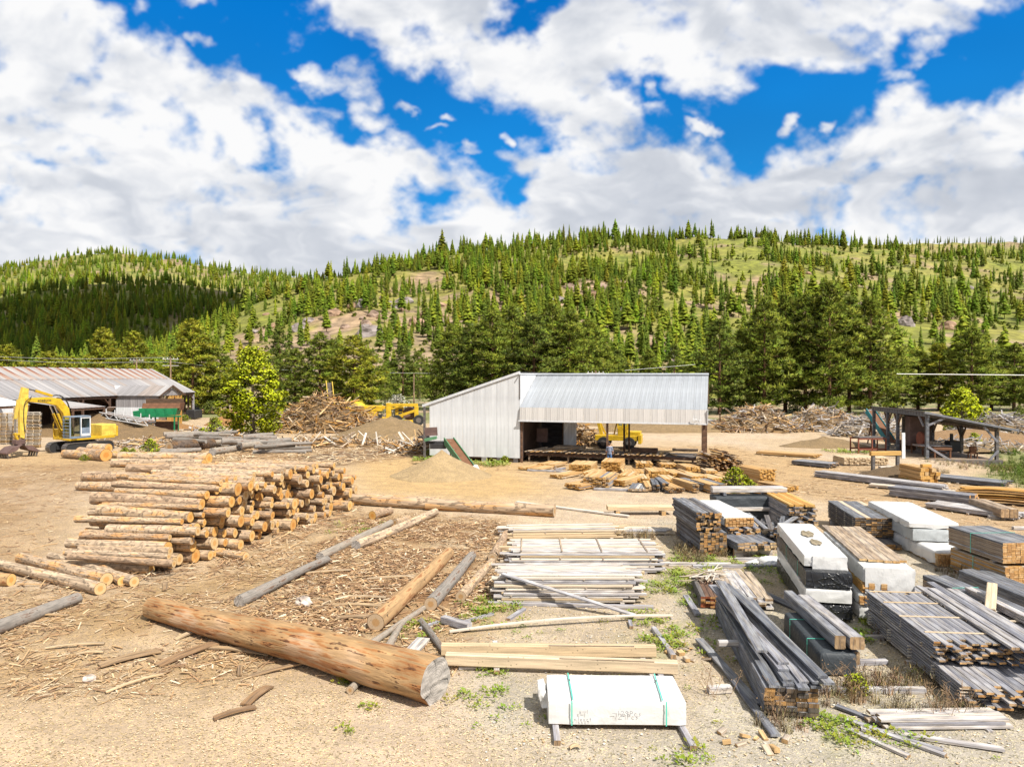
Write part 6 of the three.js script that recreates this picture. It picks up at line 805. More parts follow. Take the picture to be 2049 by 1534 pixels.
{ const NL = [11.75, -30.0], FL = [11.9, -34.0]; const t = lumber('tall mixed grey stack capped with bright yellow planks', NL, FL, { w: 1.15, layers: 13, T: 0.075, bw: 0.19, side: M.grey.concat(M.slate), end: M.endTan.concat(M.endDark), base: 0.1, j: 0.22, vary: 0.08, twist: 0.015 }); for (let i = 0; i < 5; i++) board('yellow_plank', t, 3.7, 0.09, 0.2, [-0.1 + rr(-0.05, 0.05), 1.16, -0.45 + i * 0.215], 0.0, pick(M.gold), pick(M.gold)); for (let i = 0; i < 4; i++) board('jutting_board', t, 2.2, 0.08, 0.2, [-1.4, 0.35 + i * 0.17, -0.4 + i * 0.25], rr(-0.08, 0.08), pick(M.slate), M.endTan[0]); }
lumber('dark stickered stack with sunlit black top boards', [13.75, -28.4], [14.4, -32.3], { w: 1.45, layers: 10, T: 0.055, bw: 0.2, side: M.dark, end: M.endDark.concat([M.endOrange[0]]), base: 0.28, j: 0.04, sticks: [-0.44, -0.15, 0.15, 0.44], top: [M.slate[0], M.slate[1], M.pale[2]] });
lumber('small dark planks under the dark stickered stack', [13.7, -27.2], [13.8, -28.3], { w: 1.2, layers: 2, T: 0.09, bw: 0.2, side: M.dark, end: M.endDark, base: 0.05, L: 1.2 });
{ const g = 'white packs behind the dark stack'; pack('lower white rolled pack with orange board ends behind the dark stack', [14.95, -24.9], [15.3, -28.9], 1.35, 0.5, 0.02, wrapWhite, { ends: M.endOrange, rough: 0.05, round: 0.16, group: g, ragged: 0.2 }); pack('middle grey-white wrapped pack behind the dark stack', [14.9, -26.3], [15.4, -30.2], 1.3, 0.42, 0.55, wrapGreyBlue, { rough: 0.04, group: g, lift: 0.04 }); pack('broad white tarp on top of the packs behind the dark stack', [14.8, -26.4], [15.5, -30.9], 1.75, 0.26, 1.02, wrapWhite, { rough: 0.04, group: g, ragged: 0.16, round: 0.08 }); }
lumber('small reddish bundle under a tangle of thin sticks', P2(1402, 1218), P2(1383, 1172), { w: 0.55, layers: 5, T: 0.06, bw: 0.13, side: [M.dark[1], M.brown[1]], end: [M.endOrange[2], wood([0.32, 0.09, 0.03], true)], base: 0.04 });
{ const [x, , z] = G(1410, 1180); const t = thing('stick_tangle', 'tangle of thin sticks lying on the small reddish bundle', 'sticks', [x, 0.36, z], 0); for (let i = 0; i < 22; i++) board('stick', t, rr(0.7, 1.6), 0.02, 0.035, [rr(-0.3, 0.3), 0.02 + i * 0.008, rr(-0.3, 0.3)], rr(-0.6, 2.2), pick(M.tan.concat(M.pale)), M.tan[0], rr(-0.12, 0.12)); }
lumber('pale grey planks behind the dark plank stack', [6.2, -20.4], [6.5, -23.3], { w: 1.25, layers: 4, T: 0.06, bw: 0.22, side: M.silver.concat(M.tan[1]), end: M.endTan.concat(M.pale), base: 0.06, j: 0.2, twist: 0.02 });
single('loose_board', 'dark slanting board right of the pale grey planks', 'board', boardGeo(3.2, 0.06, 0.3, 1), [M.slate[0], M.slate[1]], [8.0, 0.03, -20.7], [0, 1.95, 0.03]);
// ---- bottom right: small low bundles
{ const t = thing('low_board_bundle', 'low bundle of pale grey boards lying crosswise in the dry grass', 'lumber', [8.2, 0, -13.55], 0.02); for (let k = 0; k < 3; k++) for (let i = 0; i < 3; i++) board('board', t, rr(2.2, 2.5), 0.05, 0.15, [rr(-0.1, 0.1), 0.04 + k * 0.055, -0.16 + i * 0.16 - k * 0.03], rr(-0.01, 0.02), pick(M.silver.concat(M.tan[1])), M.endTan[0]); board('bunk', t, 0.6, 0.035, 0.1, [-0.8, 0, 0], 1.57, M.silver[0], M.silver[1]); board('bunk', t, 0.6, 0.035, 0.1, [0.8, 0, 0], 1.57, M.silver[0], M.silver[1]); }
for (const [px, py, l, w, a, m, lab] of [[1862, 1482, 2.3, 0.14, -0.35, M.silver[1], 'long bleached board slanting to the bottom right'], [1790, 1478, 1.7, 0.13, 2.3, M.silver[0], 'grey board slanting below the low bundle'], [1758, 1490, 1.1, 0.12, 2.15, M.silver[1], 'short bleached board end left of the slanting boards'], [1838, 1492, 0.8, 0.12, -0.75, M.grey[1], 'short grey board under the long bleached board'], [1750, 1445, 1.5, 0.12, 2.25, M.slate[2], 'dark thin board running up to the low bundle'], [1772, 1432, 0.35, 0.14, 0.1, M.slate[2], 'small dark block at the left end of the low bundle']]) single('loose_board', lab, 'board', boardGeo(l, 0.05, w, 1), [m, M.endTan[0]], [...G(px, py)].map((v, i) => i === 1 ? 0.02 : v), [0, a, 0.01]);
for (const [px, py, l, lab] of [[1680, 1385, 3.6, 'long pale ground rail between the dark stack and the front stack'], [1720, 1330, 1.3, 'upper pale ground rail left of the front stack'], [1745, 1280, 1.4, 'pale ground rail beside the white packs'], [1480, 1136, 3.3, 'long pale ground rail across the grass behind the dark planks'], [1400, 1132, 2.2, 'shorter pale rail left of the long grass rail'], [1510, 1122, 1.5, 'thin pale rail at the foot of the dark stack weeds'], [1640, 1196, 1.2, 'dark ground rail left of the pack tower']]) single('ground_rail', lab, 'rail', boardGeo(l, 0.12, 0.13, 2), [pick(M.silver), M.endTan[0]], [...G(px, py)].map((v, i) => i === 1 ? 0.0 : v), [0, rr(-0.03, 0.05), 0]);
// ---- centre: pale crosswise boards
seed(83);
function crossStack(label, x0, x1, d, o) { const t = thing('board_pile', label, 'lumber', [(x0 + x1) / 2, 0, -d - o.w / 2], o.turn || 0); const L = x1 - x0, n = Math.round(o.w / 0.16); let y = o.base ?? 0.08; for (const f of [-0.36, 0, 0.36]) board('bunk', t, o.w, y - 0.004, 0.12, [f * L, 0, 0], 1.57, M.silver[0], M.silver[1]); for (let k = 0; k < o.layers; k++) { const m = n - Math.floor(k * (o.shrink || 0.3)); for (let i = 0; i < m; i++) { const l = L * rr(0.8, 1.0), z = o.w / 2 - (n - m) * 0.16 * 0.9 - (i + 0.5) * 0.163; board('board', t, l, 0.05, rr(0.13, 0.16), [rr(-0.09, 0.09) * L * 0.6, y, z + rr(-0.01, 0.01)], rr(-0.008, 0.008) * (k + 1) * 0.4, pick(M.pale.concat(M.silver.slice(0, 2), M.cream[0])), pick(M.fresh.concat(M.endTan)), rr(-0.003, 0.003)); } y += 0.058; if (k % 3 === 2) { for (const f of [-0.4, -0.15, 0.12, 0.4]) board('sticker', t, m * 0.163, 0.02, 0.05, [f * L + rr(-0.1, 0.1), y, o.w / 2 - (n - m) * 0.16 * 0.9 - m * 0.08], 1.57, M.tan[0], M.tan[1]); y += 0.02; } } return t; }
crossStack('front pile of long pale boards stacked crosswise in the centre', -0.55, 3.85, 20.7, { w: 1.7, layers: 11, shrink: 0.32 });
crossStack('middle pile of long bleached boards behind the front board pile', -0.2, 5.3, 23.9, { w: 2.6, layers: 9, shrink: 0.55, turn: -0.02 });
crossStack('rear slanting pile of bleached boards near the road', -0.5, 4.8, 28.9, { w: 1.5, layers: 5, shrink: 0.8, turn: 0.05 });
crossStack('low scatter of pale boards right of the rear board pile', 3.4, 7.0, 29.8, { w: 1.1, layers: 2, shrink: 1, turn: -0.03, base: 0.05 });
{ const A = [...G(1015, 1150)], t = 0; single('loose_board', 'weathered board leaning diagonally across the front board pile', 'board', boardGeo(4.1, 0.05, 0.17, 1), [M.silver[0], M.silver[1]], [1.55, 0.42, -20.35], [0, -0.42, -0.17], undefined).rotation.order = 'YZX'; }
single('loose_board', 'long bowed thin board lying in front of the board piles', 'board', boardGeo(6.2, 0.045, 0.1, 2, 0.12), [M.pale[0], M.pale[2]], [...G(1130, 1252)].map((v, i) => i === 1 ? 0.05 : v), [0, 0.2, 0]);
single('loose_board', 'grey rail lying along the foot of the front board pile', 'board', boardGeo(4.8, 0.09, 0.14, 0), [M.silver[2], M.silver[0]], [...G(1140, 1214)].map((v, i) => i === 1 ? 0.01 : v), [0, -0.08, 0]);
single('loose_board', 'long pale board slanting across the road edge behind the piles', 'board', boardGeo(6.5, 0.08, 0.22, 1), [M.pale[1], M.pale[0]], [...G(1140, 1020)].map((v, i) => i === 1 ? 0.02 : v), [0, -0.62, 0]);
// two fresh beams on bunks in front
for (const [a, b, lab, m] of [[[884, 1318], [1312, 1322], 'rear fresh-cut beam of the pair lying in front of the board piles', M.cream[0]], [[892, 1338], [1356, 1356], 'front fresh-cut beam of the pair with knots', M.cream[1]]]) { const A = P2(...a), B = P2(...b), L = Math.hypot(B[0] - A[0], B[1] - A[1]); const t = thing('fresh_beam', lab, 'beam', [(A[0] + B[0]) / 2, 0.11, (A[1] + B[1]) / 2], Math.atan2(-(B[1] - A[1]), B[0] - A[0]), 'pair of fresh beams'); board('beam', t, L, 0.26, 0.2, [0, 0, 0], 0, m, M.cream[0]); board('bark_edge', t, L * 0.4, 0.012, 0.03, [L * 0.2, 0.26, 0.085], 0, M.tan[0], M.tan[1]); }
for (const [px, py, l, lab] of [[992, 1318, 1.8, 'left bunk timber under the pair of fresh beams'], [1302, 1352, 1.5, 'middle bunk timber under the right ends of the fresh beams'], [1322, 1358, 1.4, 'right bunk timber under the right ends of the fresh beams'], [1327, 1288, 1.9, 'grey rail running back from the fresh beam ends']]) single('bunk_timber', lab, 'timber', boardGeo(l, 0.105, 0.13, 1), [pick(M.silver.concat(M.pale[2])), M.endTan[0]], [...G(px, py)].map((v, i) => i === 1 ? 0 : v), [0, 1.62, 0]);
{ const [x, , z] = G(905, 1255); single('timber_block', 'grey square timber offcut at the edge of the bark debris', 'timber', boardGeo(0.95, 0.2, 0.2, 1), [M.silver[2], M.silver[0]], [x + 0.1, 0.02, z], [0, -0.65, 0]); }
for (const [px, py, l, w, a, lab] of [[1033, 1232, 1.0, 0.14, 1.1, 'grey timber lying in the weeds in front of the board pile'], [858, 1255, 0.7, 0.12, 0.9, 'grey offcut propped in weeds left of the board pile'], [955, 1240, 1.1, 0.1, 0.7, 'thin grey offcut among weeds'], [1262, 1252, 0.5, 0.1, 1.5, 'small grey post stub by the bowed board'], [835, 1295, 0.9, 0.34, 1.35, 'wide pale slab lying flat beside the dark split stick'], [960, 1338, 0.95, 0.12, 0.05, 'round grey stick in front of the fresh beams'], [1345, 1012, 1.0, 0.1, 0.2, 'small pale offcut by the long yellow beam']]) single('offcut', lab, 'offcut', boardGeo(l, 0.07, w, 1), [pick(M.silver), pick(M.endTan)], [...G(px, py)].map((v, i) => i === 1 ? 0.015 : v), [0, a, 0]);
// the white wrapped pack in front
{ const y0 = 1458, A = P2(1098, 1462), B = P2(1375, 1462), L = Math.hypot(B[0] - A[0], B[1] - A[1]), w = 1.25;
  const t = thing('white_pack', 'white wrapped lumber pack with green straps and handwriting in the foreground', 'lumber pack', [(A[0] + B[0]) / 2, 0.1, A[1] - w / 2], -0.02);
  part('cover', coverGeo(L, 0.42, w, 0.016, 6.3, 0.03), wrapWhite, t, [0, 0.02, 0]); part('loose_corner', coverGeo(0.14, 0.36, 0.5, 0.04, 2, 0.03, 0.1), wrapWhite, t, [-L / 2 - 0.02, 0.08, -0.2], [0, 0, 0.3]); part('base_board', boxG(0.05, 0.01, 0, L - 0.1, 0.02, w - 0.05), M.fresh[0], t);
  for (const [x, s] of [[-L / 2 + 0.46, 0.02], [L / 2 - 0.42, -0.05]]) { part('strap', merge([boxG(x, 0.478, 0, 0.024, 0.008, w - 0.04, s), boxG(x - s * 0.6, 0.25, w / 2 + 0.045, 0.024, 0.46, 0.008)]), K.strap, t); part('strap_buckle', boxG(x, 0.482, -0.25, 0.03, 0.014, 0.05), K.steel, t); }
  const ink = std([0.16, 0.17, 0.2], 0.8), st = [], line = (p) => { for (let i = 0; i < p.length - 1; i++) st.push(beamG([...p[i], 0], [...p[i + 1], 0], 0.004, 0.007)); };
  const dg = { '-': [[[0, 0.5], [0.8, 0.5]]], '1': [[[0.35, 1], [0.3, 0]]], '2': [[[0, 0.8], [0.25, 1], [0.5, 0.8], [0.35, 0.5], [0, 0], [0.6, 0.02]]], '9': [[[0.5, 0.8], [0.25, 1], [0.02, 0.75], [0.25, 0.5], [0.5, 0.8], [0.45, 0]]], P: [[[0.05, 0], [0.1, 1], [0.5, 0.85], [0.45, 0.55], [0.08, 0.5]]], c: [[[0.45, 0.5], [0.2, 0.6], [0.05, 0.3], [0.2, 0.02], [0.45, 0.1]]], s: [[[0.4, 0.55], [0.1, 0.5], [0.35, 0.25], [0.05, 0.02]]], x: [[[0, 0], [0.4, 0.6]], [[0, 0.6], [0.4, 0]]], t: [[[0.2, 0.9], [0.2, 0]], [[0, 0.6], [0.4, 0.6]]] };
  const write = (txt, x, y, s) => { for (const ch of txt) { if (dg[ch]) for (const p of dg[ch]) line(p.map(([a, b]) => [x + a * s, y + b * s])); x += s * 0.78; } };
  write('-129Pcs', -0.1, 0.20, 0.105); write('x-1', -0.72, 0.24, 0.08); write('s1xxct', -0.82, 0.10, 0.075);
  part('handwriting', merge(st), ink, t, [0, 0, w / 2 + 0.05]);
  for (const [x, dz, lab] of [[-L / 2 + 0.13, 0.22, 'left bunk timber sticking out under the white foreground pack'], [L / 2 - 0.1, 0.4, 'right bunk timber sticking out under the white foreground pack']]) single('bunk_timber', lab, 'timber', boardGeo(1.9, 0.1, 0.12, 0), [M.silver[2], M.endTan[1]], [(A[0] + B[0]) / 2 + x, 0, A[1] - w / 2 + dz], [0, 1.57 + (x > 0 ? 0.04 : 0), 0]); }
// yellow beam on two blocks by the road
{ const A = P2(1216, 1030), B = P2(1347, 1030); const t = thing('yellow_beams', 'pale yellow beams resting on two blocks beside the road', 'beam', [(A[0] + B[0]) / 2, 0, A[1]], 0); for (let i = 0; i < 3; i++) board('beam', t, B[0] - A[0], 0.2, 0.2, [0, 0.22, -i * 0.21], 0, M.cream[i % 2], M.fresh[1]); for (const x of [-1.1, 1.1]) board('block', t, 0.75, 0.21, 0.2, [x, 0, -0.2], 1.57, M.tan[1], M.fresh[0]); }
// ---- the row of small fresh stacks before the bay
seed(87);
const near = (label, px, py, w, layers, L, ang, side, end, extra = {}) => { const [x, , z] = G(px, py), D = [Math.sin(ang), -Math.cos(ang)], R = [Math.cos(ang), Math.sin(ang)], NL = [x - R[0] * w / 2, z - R[1] * w / 2]; return lumber(label, NL, [NL[0] + D[0] * L, NL[1] + D[1] * L], { w, layers, T: 0.06, bw: 0.19, side, end, base: 0.08, j: 0.08, twist: 0.02, vary: 0.08, ...extra }); };
near('low fresh boards beside the shed corner post', 1058, 942, 1.7, 2, 2.2, 0.55, M.fresh, M.gold, { miss: 0.3 });
near('fresh yellow lumber stack left of the person', 1160, 947, 1.6, 8, 2.5, 0.3, M.fresh, M.gold); near('tallest fresh yellow stack below the middle bay post', 1222, 945, 1.35, 10, 2.5, 0.28, M.fresh, M.gold);
near('slanting low stack with a grey board at the front left of the row', 1145, 980, 1.2, 4, 2.6, 0.8, M.fresh.concat(M.grey[0]), M.gold); near('fresh boards on a grey lower half at the front of the row', 1192, 979, 1.55, 10, 2.7, 0.32, M.fresh.concat(M.grey), M.endTan.concat(M.gold)); near('slanting pale stack right of the mixed front stack', 1238, 974, 0.85, 5, 2.7, 0.62, M.fresh, M.gold);
near('three-layer fresh stack in the middle of the row', 1268, 953, 1.4, 3, 2.0, 0.05, M.fresh, M.gold); near('square fresh stack on a pallet in the row', 1319, 957, 1.4, 6, 2.0, 0.04, M.fresh, M.gold); near('loose fresh stack left of the bay end post', 1366, 957, 1.4, 4, 2.2, -0.15, M.fresh, M.gold, { miss: 0.3 });
near('flat grey boards at the front of the row', 1274, 985, 0.9, 2, 2.3, 0.28, M.slate.concat(M.silver), M.endTan); near('single pale board bundle beside the flat grey boards', 1298, 985, 0.4, 4, 2.4, 0.12, M.fresh, M.endTan); near('narrow slate-grey board bundle at the front of the row', 1314, 986, 0.4, 6, 2.5, 0.12, M.slate, M.endDark); near('second narrow slate board bundle with dark ends', 1332, 985, 0.42, 7, 2.5, 0.02, M.slate, M.endDark);
near('fanned fresh boards right of the slate bundles', 1354, 988, 0.95, 4, 2.7, -0.18, M.fresh.concat(M.grey[0]), M.endDark, { twist: 0.08 }); near('narrow fresh bundle of long boards in the row', 1394, 987, 0.42, 7, 2.7, -0.25, M.fresh, M.endDark); near('narrow dark bundle right of the long fresh one', 1414, 984, 0.4, 6, 2.7, -0.32, M.slate, M.endDark); near('right-hand mixed bundle at the end of the front row', 1438, 988, 0.9, 7, 2.5, -0.22, M.fresh.concat(M.slate[0]), M.endDark); near('grey boards fallen beside the green bush in the row', 1465, 985, 0.6, 2, 2.4, -0.5, M.grey, M.endDark);
near('flat pale boards behind the green bush in the row', 1470, 961, 1.4, 2, 1.8, -0.12, M.fresh, M.gold); near('flat pale boards behind the end bundle of the row', 1425, 950, 0.8, 3, 1.6, 0, M.cream, M.gold); near('tall loose fresh stack right of the row by the road', 1537, 970, 1.15, 13, 2.5, -0.3, M.fresh, M.gold, { twist: 0.05 }); near('long fresh bundle slanting in front of the tall loose stack', 1548, 992, 0.75, 5, 2.9, -0.62, M.gold, M.gold); near('fresh boards fanned right of the slanting bundle', 1588, 985, 0.8, 4, 2.6, -0.4, M.fresh, M.gold, { twist: 0.1 });
for (const [px, py, w, n, L, a, m, lab] of [[1092, 936, 1.3, 3, 2.3, 0.5, 0, 'low fresh stack right of the shed corner boards'], [1112, 958, 1.0, 3, 2.4, 0.7, 0, 'low slanting fresh boards left of the front row'], [1290, 938, 1.2, 5, 2.0, 0.1, 0, 'fresh stack tucked below the sorting table middle'], [1340, 938, 1.2, 4, 2.0, 0.0, 0, 'fresh stack below the right part of the sorting table'], [1388, 946, 1.0, 5, 2.2, -0.1, 0, 'fresh stack just left of the bay end post'], [1400, 966, 0.9, 5, 2.2, -0.2, 0, 'fresh boards between the bay end post and the bundles'], [1250, 962, 0.9, 4, 2.3, 0.35, 0, 'fresh boards between the three-layer stack and the slanting pale stack'], [1345, 970, 0.8, 4, 2.2, -0.05, 0, 'fresh boards behind the fanned boards'], [1290, 968, 0.8, 4, 2.2, 0.1, 0, 'fresh boards behind the flat grey boards'], [1500, 965, 1.0, 5, 2.3, -0.3, 0, 'fresh boards left of the tall loose stack'], [1440, 968, 0.9, 4, 2.2, -0.25, 0, 'fresh boards behind the right-hand mixed bundle'], [1180, 958, 1.0, 5, 2.3, 0.4, 0, 'fresh boards behind the mixed front stack']]) near(lab, px, py, w, n, L, a, M.fresh.concat(M.cream[0]), M.gold, { twist: 0.05, vary: 0.14 });
for (const [px, py, l, a, lab] of [[1100, 944, 3.2, -0.27, 'long ground sleeper at the left of the small stacks'], [1300, 950, 3.4, -0.2, 'long ground sleeper in the middle of the small stacks'], [1240, 982, 3.0, -0.2, 'grey ground sleeper under the front row of small stacks'], [1450, 962, 4.2, -0.1, 'pale ground sleeper under the right end of the row'], [1120, 940, 1.1, 0.8, 'single fresh board lying across the left sleeper']]) single('ground_sleeper', lab, 'timber', boardGeo(l, 0.14, 0.2, 1), [pick(M.grey), M.endTan[0]], [...G(px, py)].map((v, i) => i === 1 ? 0 : v), [0, a, 0]);
{ // heap of bark-edged slabs at the end of the table
  const [x, , z] = G(1446, 944); const t = thing('slab_heap', 'rounded heap of bark-edged brown slabs beside the bay end post', 'slab heap', [x, 0, z - 1.2], 0.15); for (let k = 0; k < 150; k++) { const u = rr(-1.35, 1.35), top = 1.45 * Math.sqrt(Math.max(0, 1 - (u / 1.45) ** 2)), v = rr(0.02, Math.max(0.1, top)); board('slab', t, rr(1.9, 2.6), rr(0.03, 0.06), rr(0.1, 0.2), [u, v, rr(-0.25, 0.35)], Math.PI / 2 + rr(-0.16, 0.16), pick([M.tan[2], M.brown[1], M.tan[0], M.gold[2], M.fresh[2]]), pick(M.endTan.concat(M.endOrange[2], M.endDark[1])), rr(-0.06, 0.06), rr(-0.5, 0.5)); } }
// ---- stacks at the right, by the pole shed
near('long flat fresh boards lying before the scrap heap', 1640, 916, 1.6, 3, 5.0, -0.9, M.fresh, M.gold, { L: 5 }); near('flat grey boards left of the crib by the pole shed', 1672, 936, 1.5, 4, 3.0, -0.7, M.slate.concat(M.silver[0]), M.endDark); near('wide stack of pale sawn planks before the pole shed', 1735, 932, 3.4, 8, 2.0, 0.0, M.cream, M.cream);
{ const [x, , z] = G(1772, 946); const t = thing('timber_crib', 'small timber crib with golden cross beam beside the pole shed', 'crib', [x, 0, z], 0.1); for (const [a, b] of [[-0.9, 0], [0.9, 0]]) part('post', boxG(a, 0.65, b, 0.2, 1.3, 0.2), M.dark[1], t); board('beam', t, 2.2, 0.3, 0.25, [0, 1.2, 0], 0, M.gold[1], M.gold[0]); board('beam', t, 2.1, 0.2, 0.3, [0.4, 0.3, 0.35], 0, M.pale[1], M.pale[0]); board('beam', t, 1.8, 0.22, 0.3, [0.5, 0.08, 0.3], 0, M.pale[0], M.pale[1]); board('brace', t, 1.2, 0.12, 0.14, [-0.4, 0.1, 0.3], 0.3, M.slate[0], M.slate[1], 0.3); }
{ const [x, , z] = G(1862, 968); const t = thing('golden_cants', 'stack of golden square cants with bright cut ends facing the road', 'lumber', [x, 0, z], 0); for (let k = 0; k < 4; k++) for (let i = 0; i < 4; i++) { if (k === 3 && i > 2) continue; board('cant', t, 2.4, 0.22, 0.27, [-0.48 + i * 0.3 + rr(-0.04, 0.04), 0.05 + k * 0.235, -1.2 + rr(-0.15, 0.15)], Math.PI / 2 + rr(-0.04, 0.04), pick(M.fresh), pick(M.gold.concat(M.fresh[1]))); } board('cant', t, 0.6, 0.2, 0.25, [-0.1, 0.99, -0.3], 0.1, M.gold[0], M.gold[1]); }
near('bundle of long silver boards sloping beside the golden cants', 1895, 985, 1.0, 5, 8.0, -0.62, M.silver.concat(M.slate[2]), M.silver, { vary: 0.05 });
near('grey timbers with orange ends near the road edge', 1955, 1012, 0.9, 3, 4.2, -0.72, M.grey, M.endOrange, { T: 0.16, bw: 0.24 }); near('low pale boards with orange ends before the golden cants', 1912, 990, 0.8, 2, 4.5, -0.85, M.tan.concat(M.pale), M.gold); near('dark board heap along the right edge by the grass', 2020, 975, 1.6, 4, 5.0, -0.7, M.slate, M.endDark);
{ const [x, , z] = G(2020, 1012); const t = thing('bowed_board_pile', 'pile of bowed golden boards at the right edge', 'lumber', [x, 0, z - 0.4], -0.5); for (let k = 0; k < 9; k++) for (let i = 0; i < 4; i++) board('board', t, rr(3.4, 4.2), 0.05, 0.2, [rr(-0.2, 0.2), 0.05 + k * 0.085, -0.45 + i * 0.28 + rr(-0.05, 0.05)], rr(-0.06, 0.06), pick(M.gold.concat(M.fresh)), pick(M.gold), 0, 0, [0.1, 0.16, 0.06][k % 3]); board('bunk', t, 1.2, 0.05, 0.15, [-1.3, 0, 0], 1.57, M.silver[0]); board('bunk', t, 1.2, 0.05, 0.15, [1.3, 0, 0], 1.57, M.silver[0]); }
{ const A = P2(2020, 1042), B = P2(1958, 1020); const t = thing('square_timbers', 'two square tan timbers resting on white blocks by the road', 'timber', [(A[0] + B[0]) / 2, 0, (A[1] + B[1]) / 2], Math.atan2(-(B[1] - A[1]), B[0] - A[0])); board('timber', t, 2.9, 0.4, 0.36, [0, 0.16, -0.22], 0, M.tan[2], M.endTan[0]); board('timber', t, 2.8, 0.4, 0.36, [-0.05, 0.16, 0.17], 0, M.tan[0], M.endTan[1]); for (const x of [-0.9, 1.0]) board('block', t, 1.3, 0.155, 0.18, [x, 0, 0], 1.57, M.silver[1], M.silver[0]); }
near('flat silver planks behind the square timbers', 2045, 1040, 1.4, 3, 4.0, -0.6, M.silver, M.silver);
for (const [px, py, l] of [[1945, 1012, 0.9], [1942, 1022, 0.9], [1880, 986, 0.7], [1895, 992, 0.6], [1908, 993, 0.6], [1936, 1000, 0.5], [2046, 1060, 0.8]]) single('timber_block', 'short pale block lying along the right edge of the road', 'block', boardGeo(l, 0.15, 0.17, 1), [M.silver[1], M.silver[0]], [...G(px, py)].map((v, i) => i === 1 ? 0 : v), [0, rr(-0.2, 0.1), 0], 'pale blocks along the road');
// ================================================================ heaps, debris, weeds
seed(91);
function moundGeo(rx, rz, h, s0, pointed = 1, rough = 0.12, n = 46) {
  const pos = [], uv = [], idx = []; for (let j = 0; j <= n / 2; j++) for (let i = 0; i <= n; i++) { const r = j / (n / 2), a = i / n * 2 * Math.PI, w = 1 + 0.3 * (fbm(Math.cos(a) * 1.5 + s0, Math.sin(a) * 1.5 + s0, 3) - 0.5), x = Math.cos(a) * r * rx * w, z = Math.sin(a) * r * rz * w; const y = h * (pointed > 0 ? (1 - r ** pointed) : Math.max(0, 1 - r * r)) + rough * h * (fbm(x * 1.4 + s0, z * 1.4, 4) - 0.5) * 2 * (1 - r) * 1.2 - (r > 0.98 ? 0.12 : 0); pos.push(x, y, z); uv.push(x / 3, z / 3); if (i < n && j < n / 2) { const o = j * (n + 1) + i; idx.push(o, o + n + 2, o + 1, o, o + n + 1, o + n + 2); } }
  const g = new THREE.BufferGeometry(); g.setAttribute('position', new THREE.Float32BufferAttribute(pos, 3)); g.setAttribute('uv', new THREE.Float32BufferAttribute(uv, 2)); g.setIndex(idx); g.computeVertexNormals(); return g;
}
const earth = (c) => std(c, 0.95, { map: groundTex, bumpMap: groundTex, bumpScale: 0.04 });
const sawdust = earth([0.72, 0.52, 0.29]), barkDirt = earth([0.36, 0.235, 0.12]), redDust = earth([0.50, 0.255, 0.09]), tanDirt = earth([0.42, 0.29, 0.155]), darkDirt = earth([0.25, 0.165, 0.09]);
const mound = (name, label, px, py, rx, rz, h, mat, s0, pointed, rough, turn = 0) => { const [x, , z] = G(px, py); return single(name, label, 'mound', moundGeo(rx, rz, h, s0, pointed, rough), mat, [x, -0.03, z], [0, turn, 0]); };
mound('sawdust_pile', 'pointed pile of pale sawdust under the green conveyor', 884, 952, 3.5, 3.0, 1.78, sawdust, 2, 0.85, 0.05);
mound('dirt_mound', 'broad brown bark mound behind the excavator', 190, 868, 9.5, 5, 2.3, barkDirt, 5, 1.2, 0.16); mound('dirt_mound', 'lower bark mound right behind the excavator cab', 285, 876, 8, 4.5, 1.2, barkDirt, 8, 1.2, 0.2);
mound('dirt_mound', 'smooth orange sawdust mound below the green hopper', 312, 856, 5.2, 2.6, 1.15, redDust, 11, 1.3, 0.08); mound('dirt_mound', 'small orange sawdust mound left of the bright leafy tree', 452, 850, 3, 2.4, 1.5, redDust, 13, 1.1, 0.1);
mound('dirt_mound', 'brown dirt bank in front of the old yellow machine', 782, 870, 6.5, 4, 2.0, tanDirt, 17, 1.3, 0.16); mound('dirt_mound', 'low dirt bank right of the scrap heap', 720, 884, 6, 3.5, 1.0, tanDirt, 19, 1.3, 0.16);
mound('dirt_mound', 'brown earth bank with debris seen right of the crane truck', 1325, 862, 9, 3.5, 1.7, tanDirt, 23, 1.3, 0.2); mound('dirt_mound', 'earth bank behind the slab scrap beside the shed', 1240, 850, 7, 3, 1.5, tanDirt, 29, 1.3, 0.2); mound('dirt_mound', 'low earth rise left of the rusty red frame', 1650, 893, 4.5, 2, 0.9, tanDirt, 31, 1.3, 0.2); mound('dirt_mound', 'bare orange bank behind the pole shed', 1935, 882, 10, 4, 1.2, earth([0.46, 0.28, 0.14]), 37, 1.4, 0.15);
mound('dirt_mound', 'brushy dirt mound under the golden cants', 1812, 950, 3, 1.6, 0.7, darkDirt, 41, 1.4, 0.25);
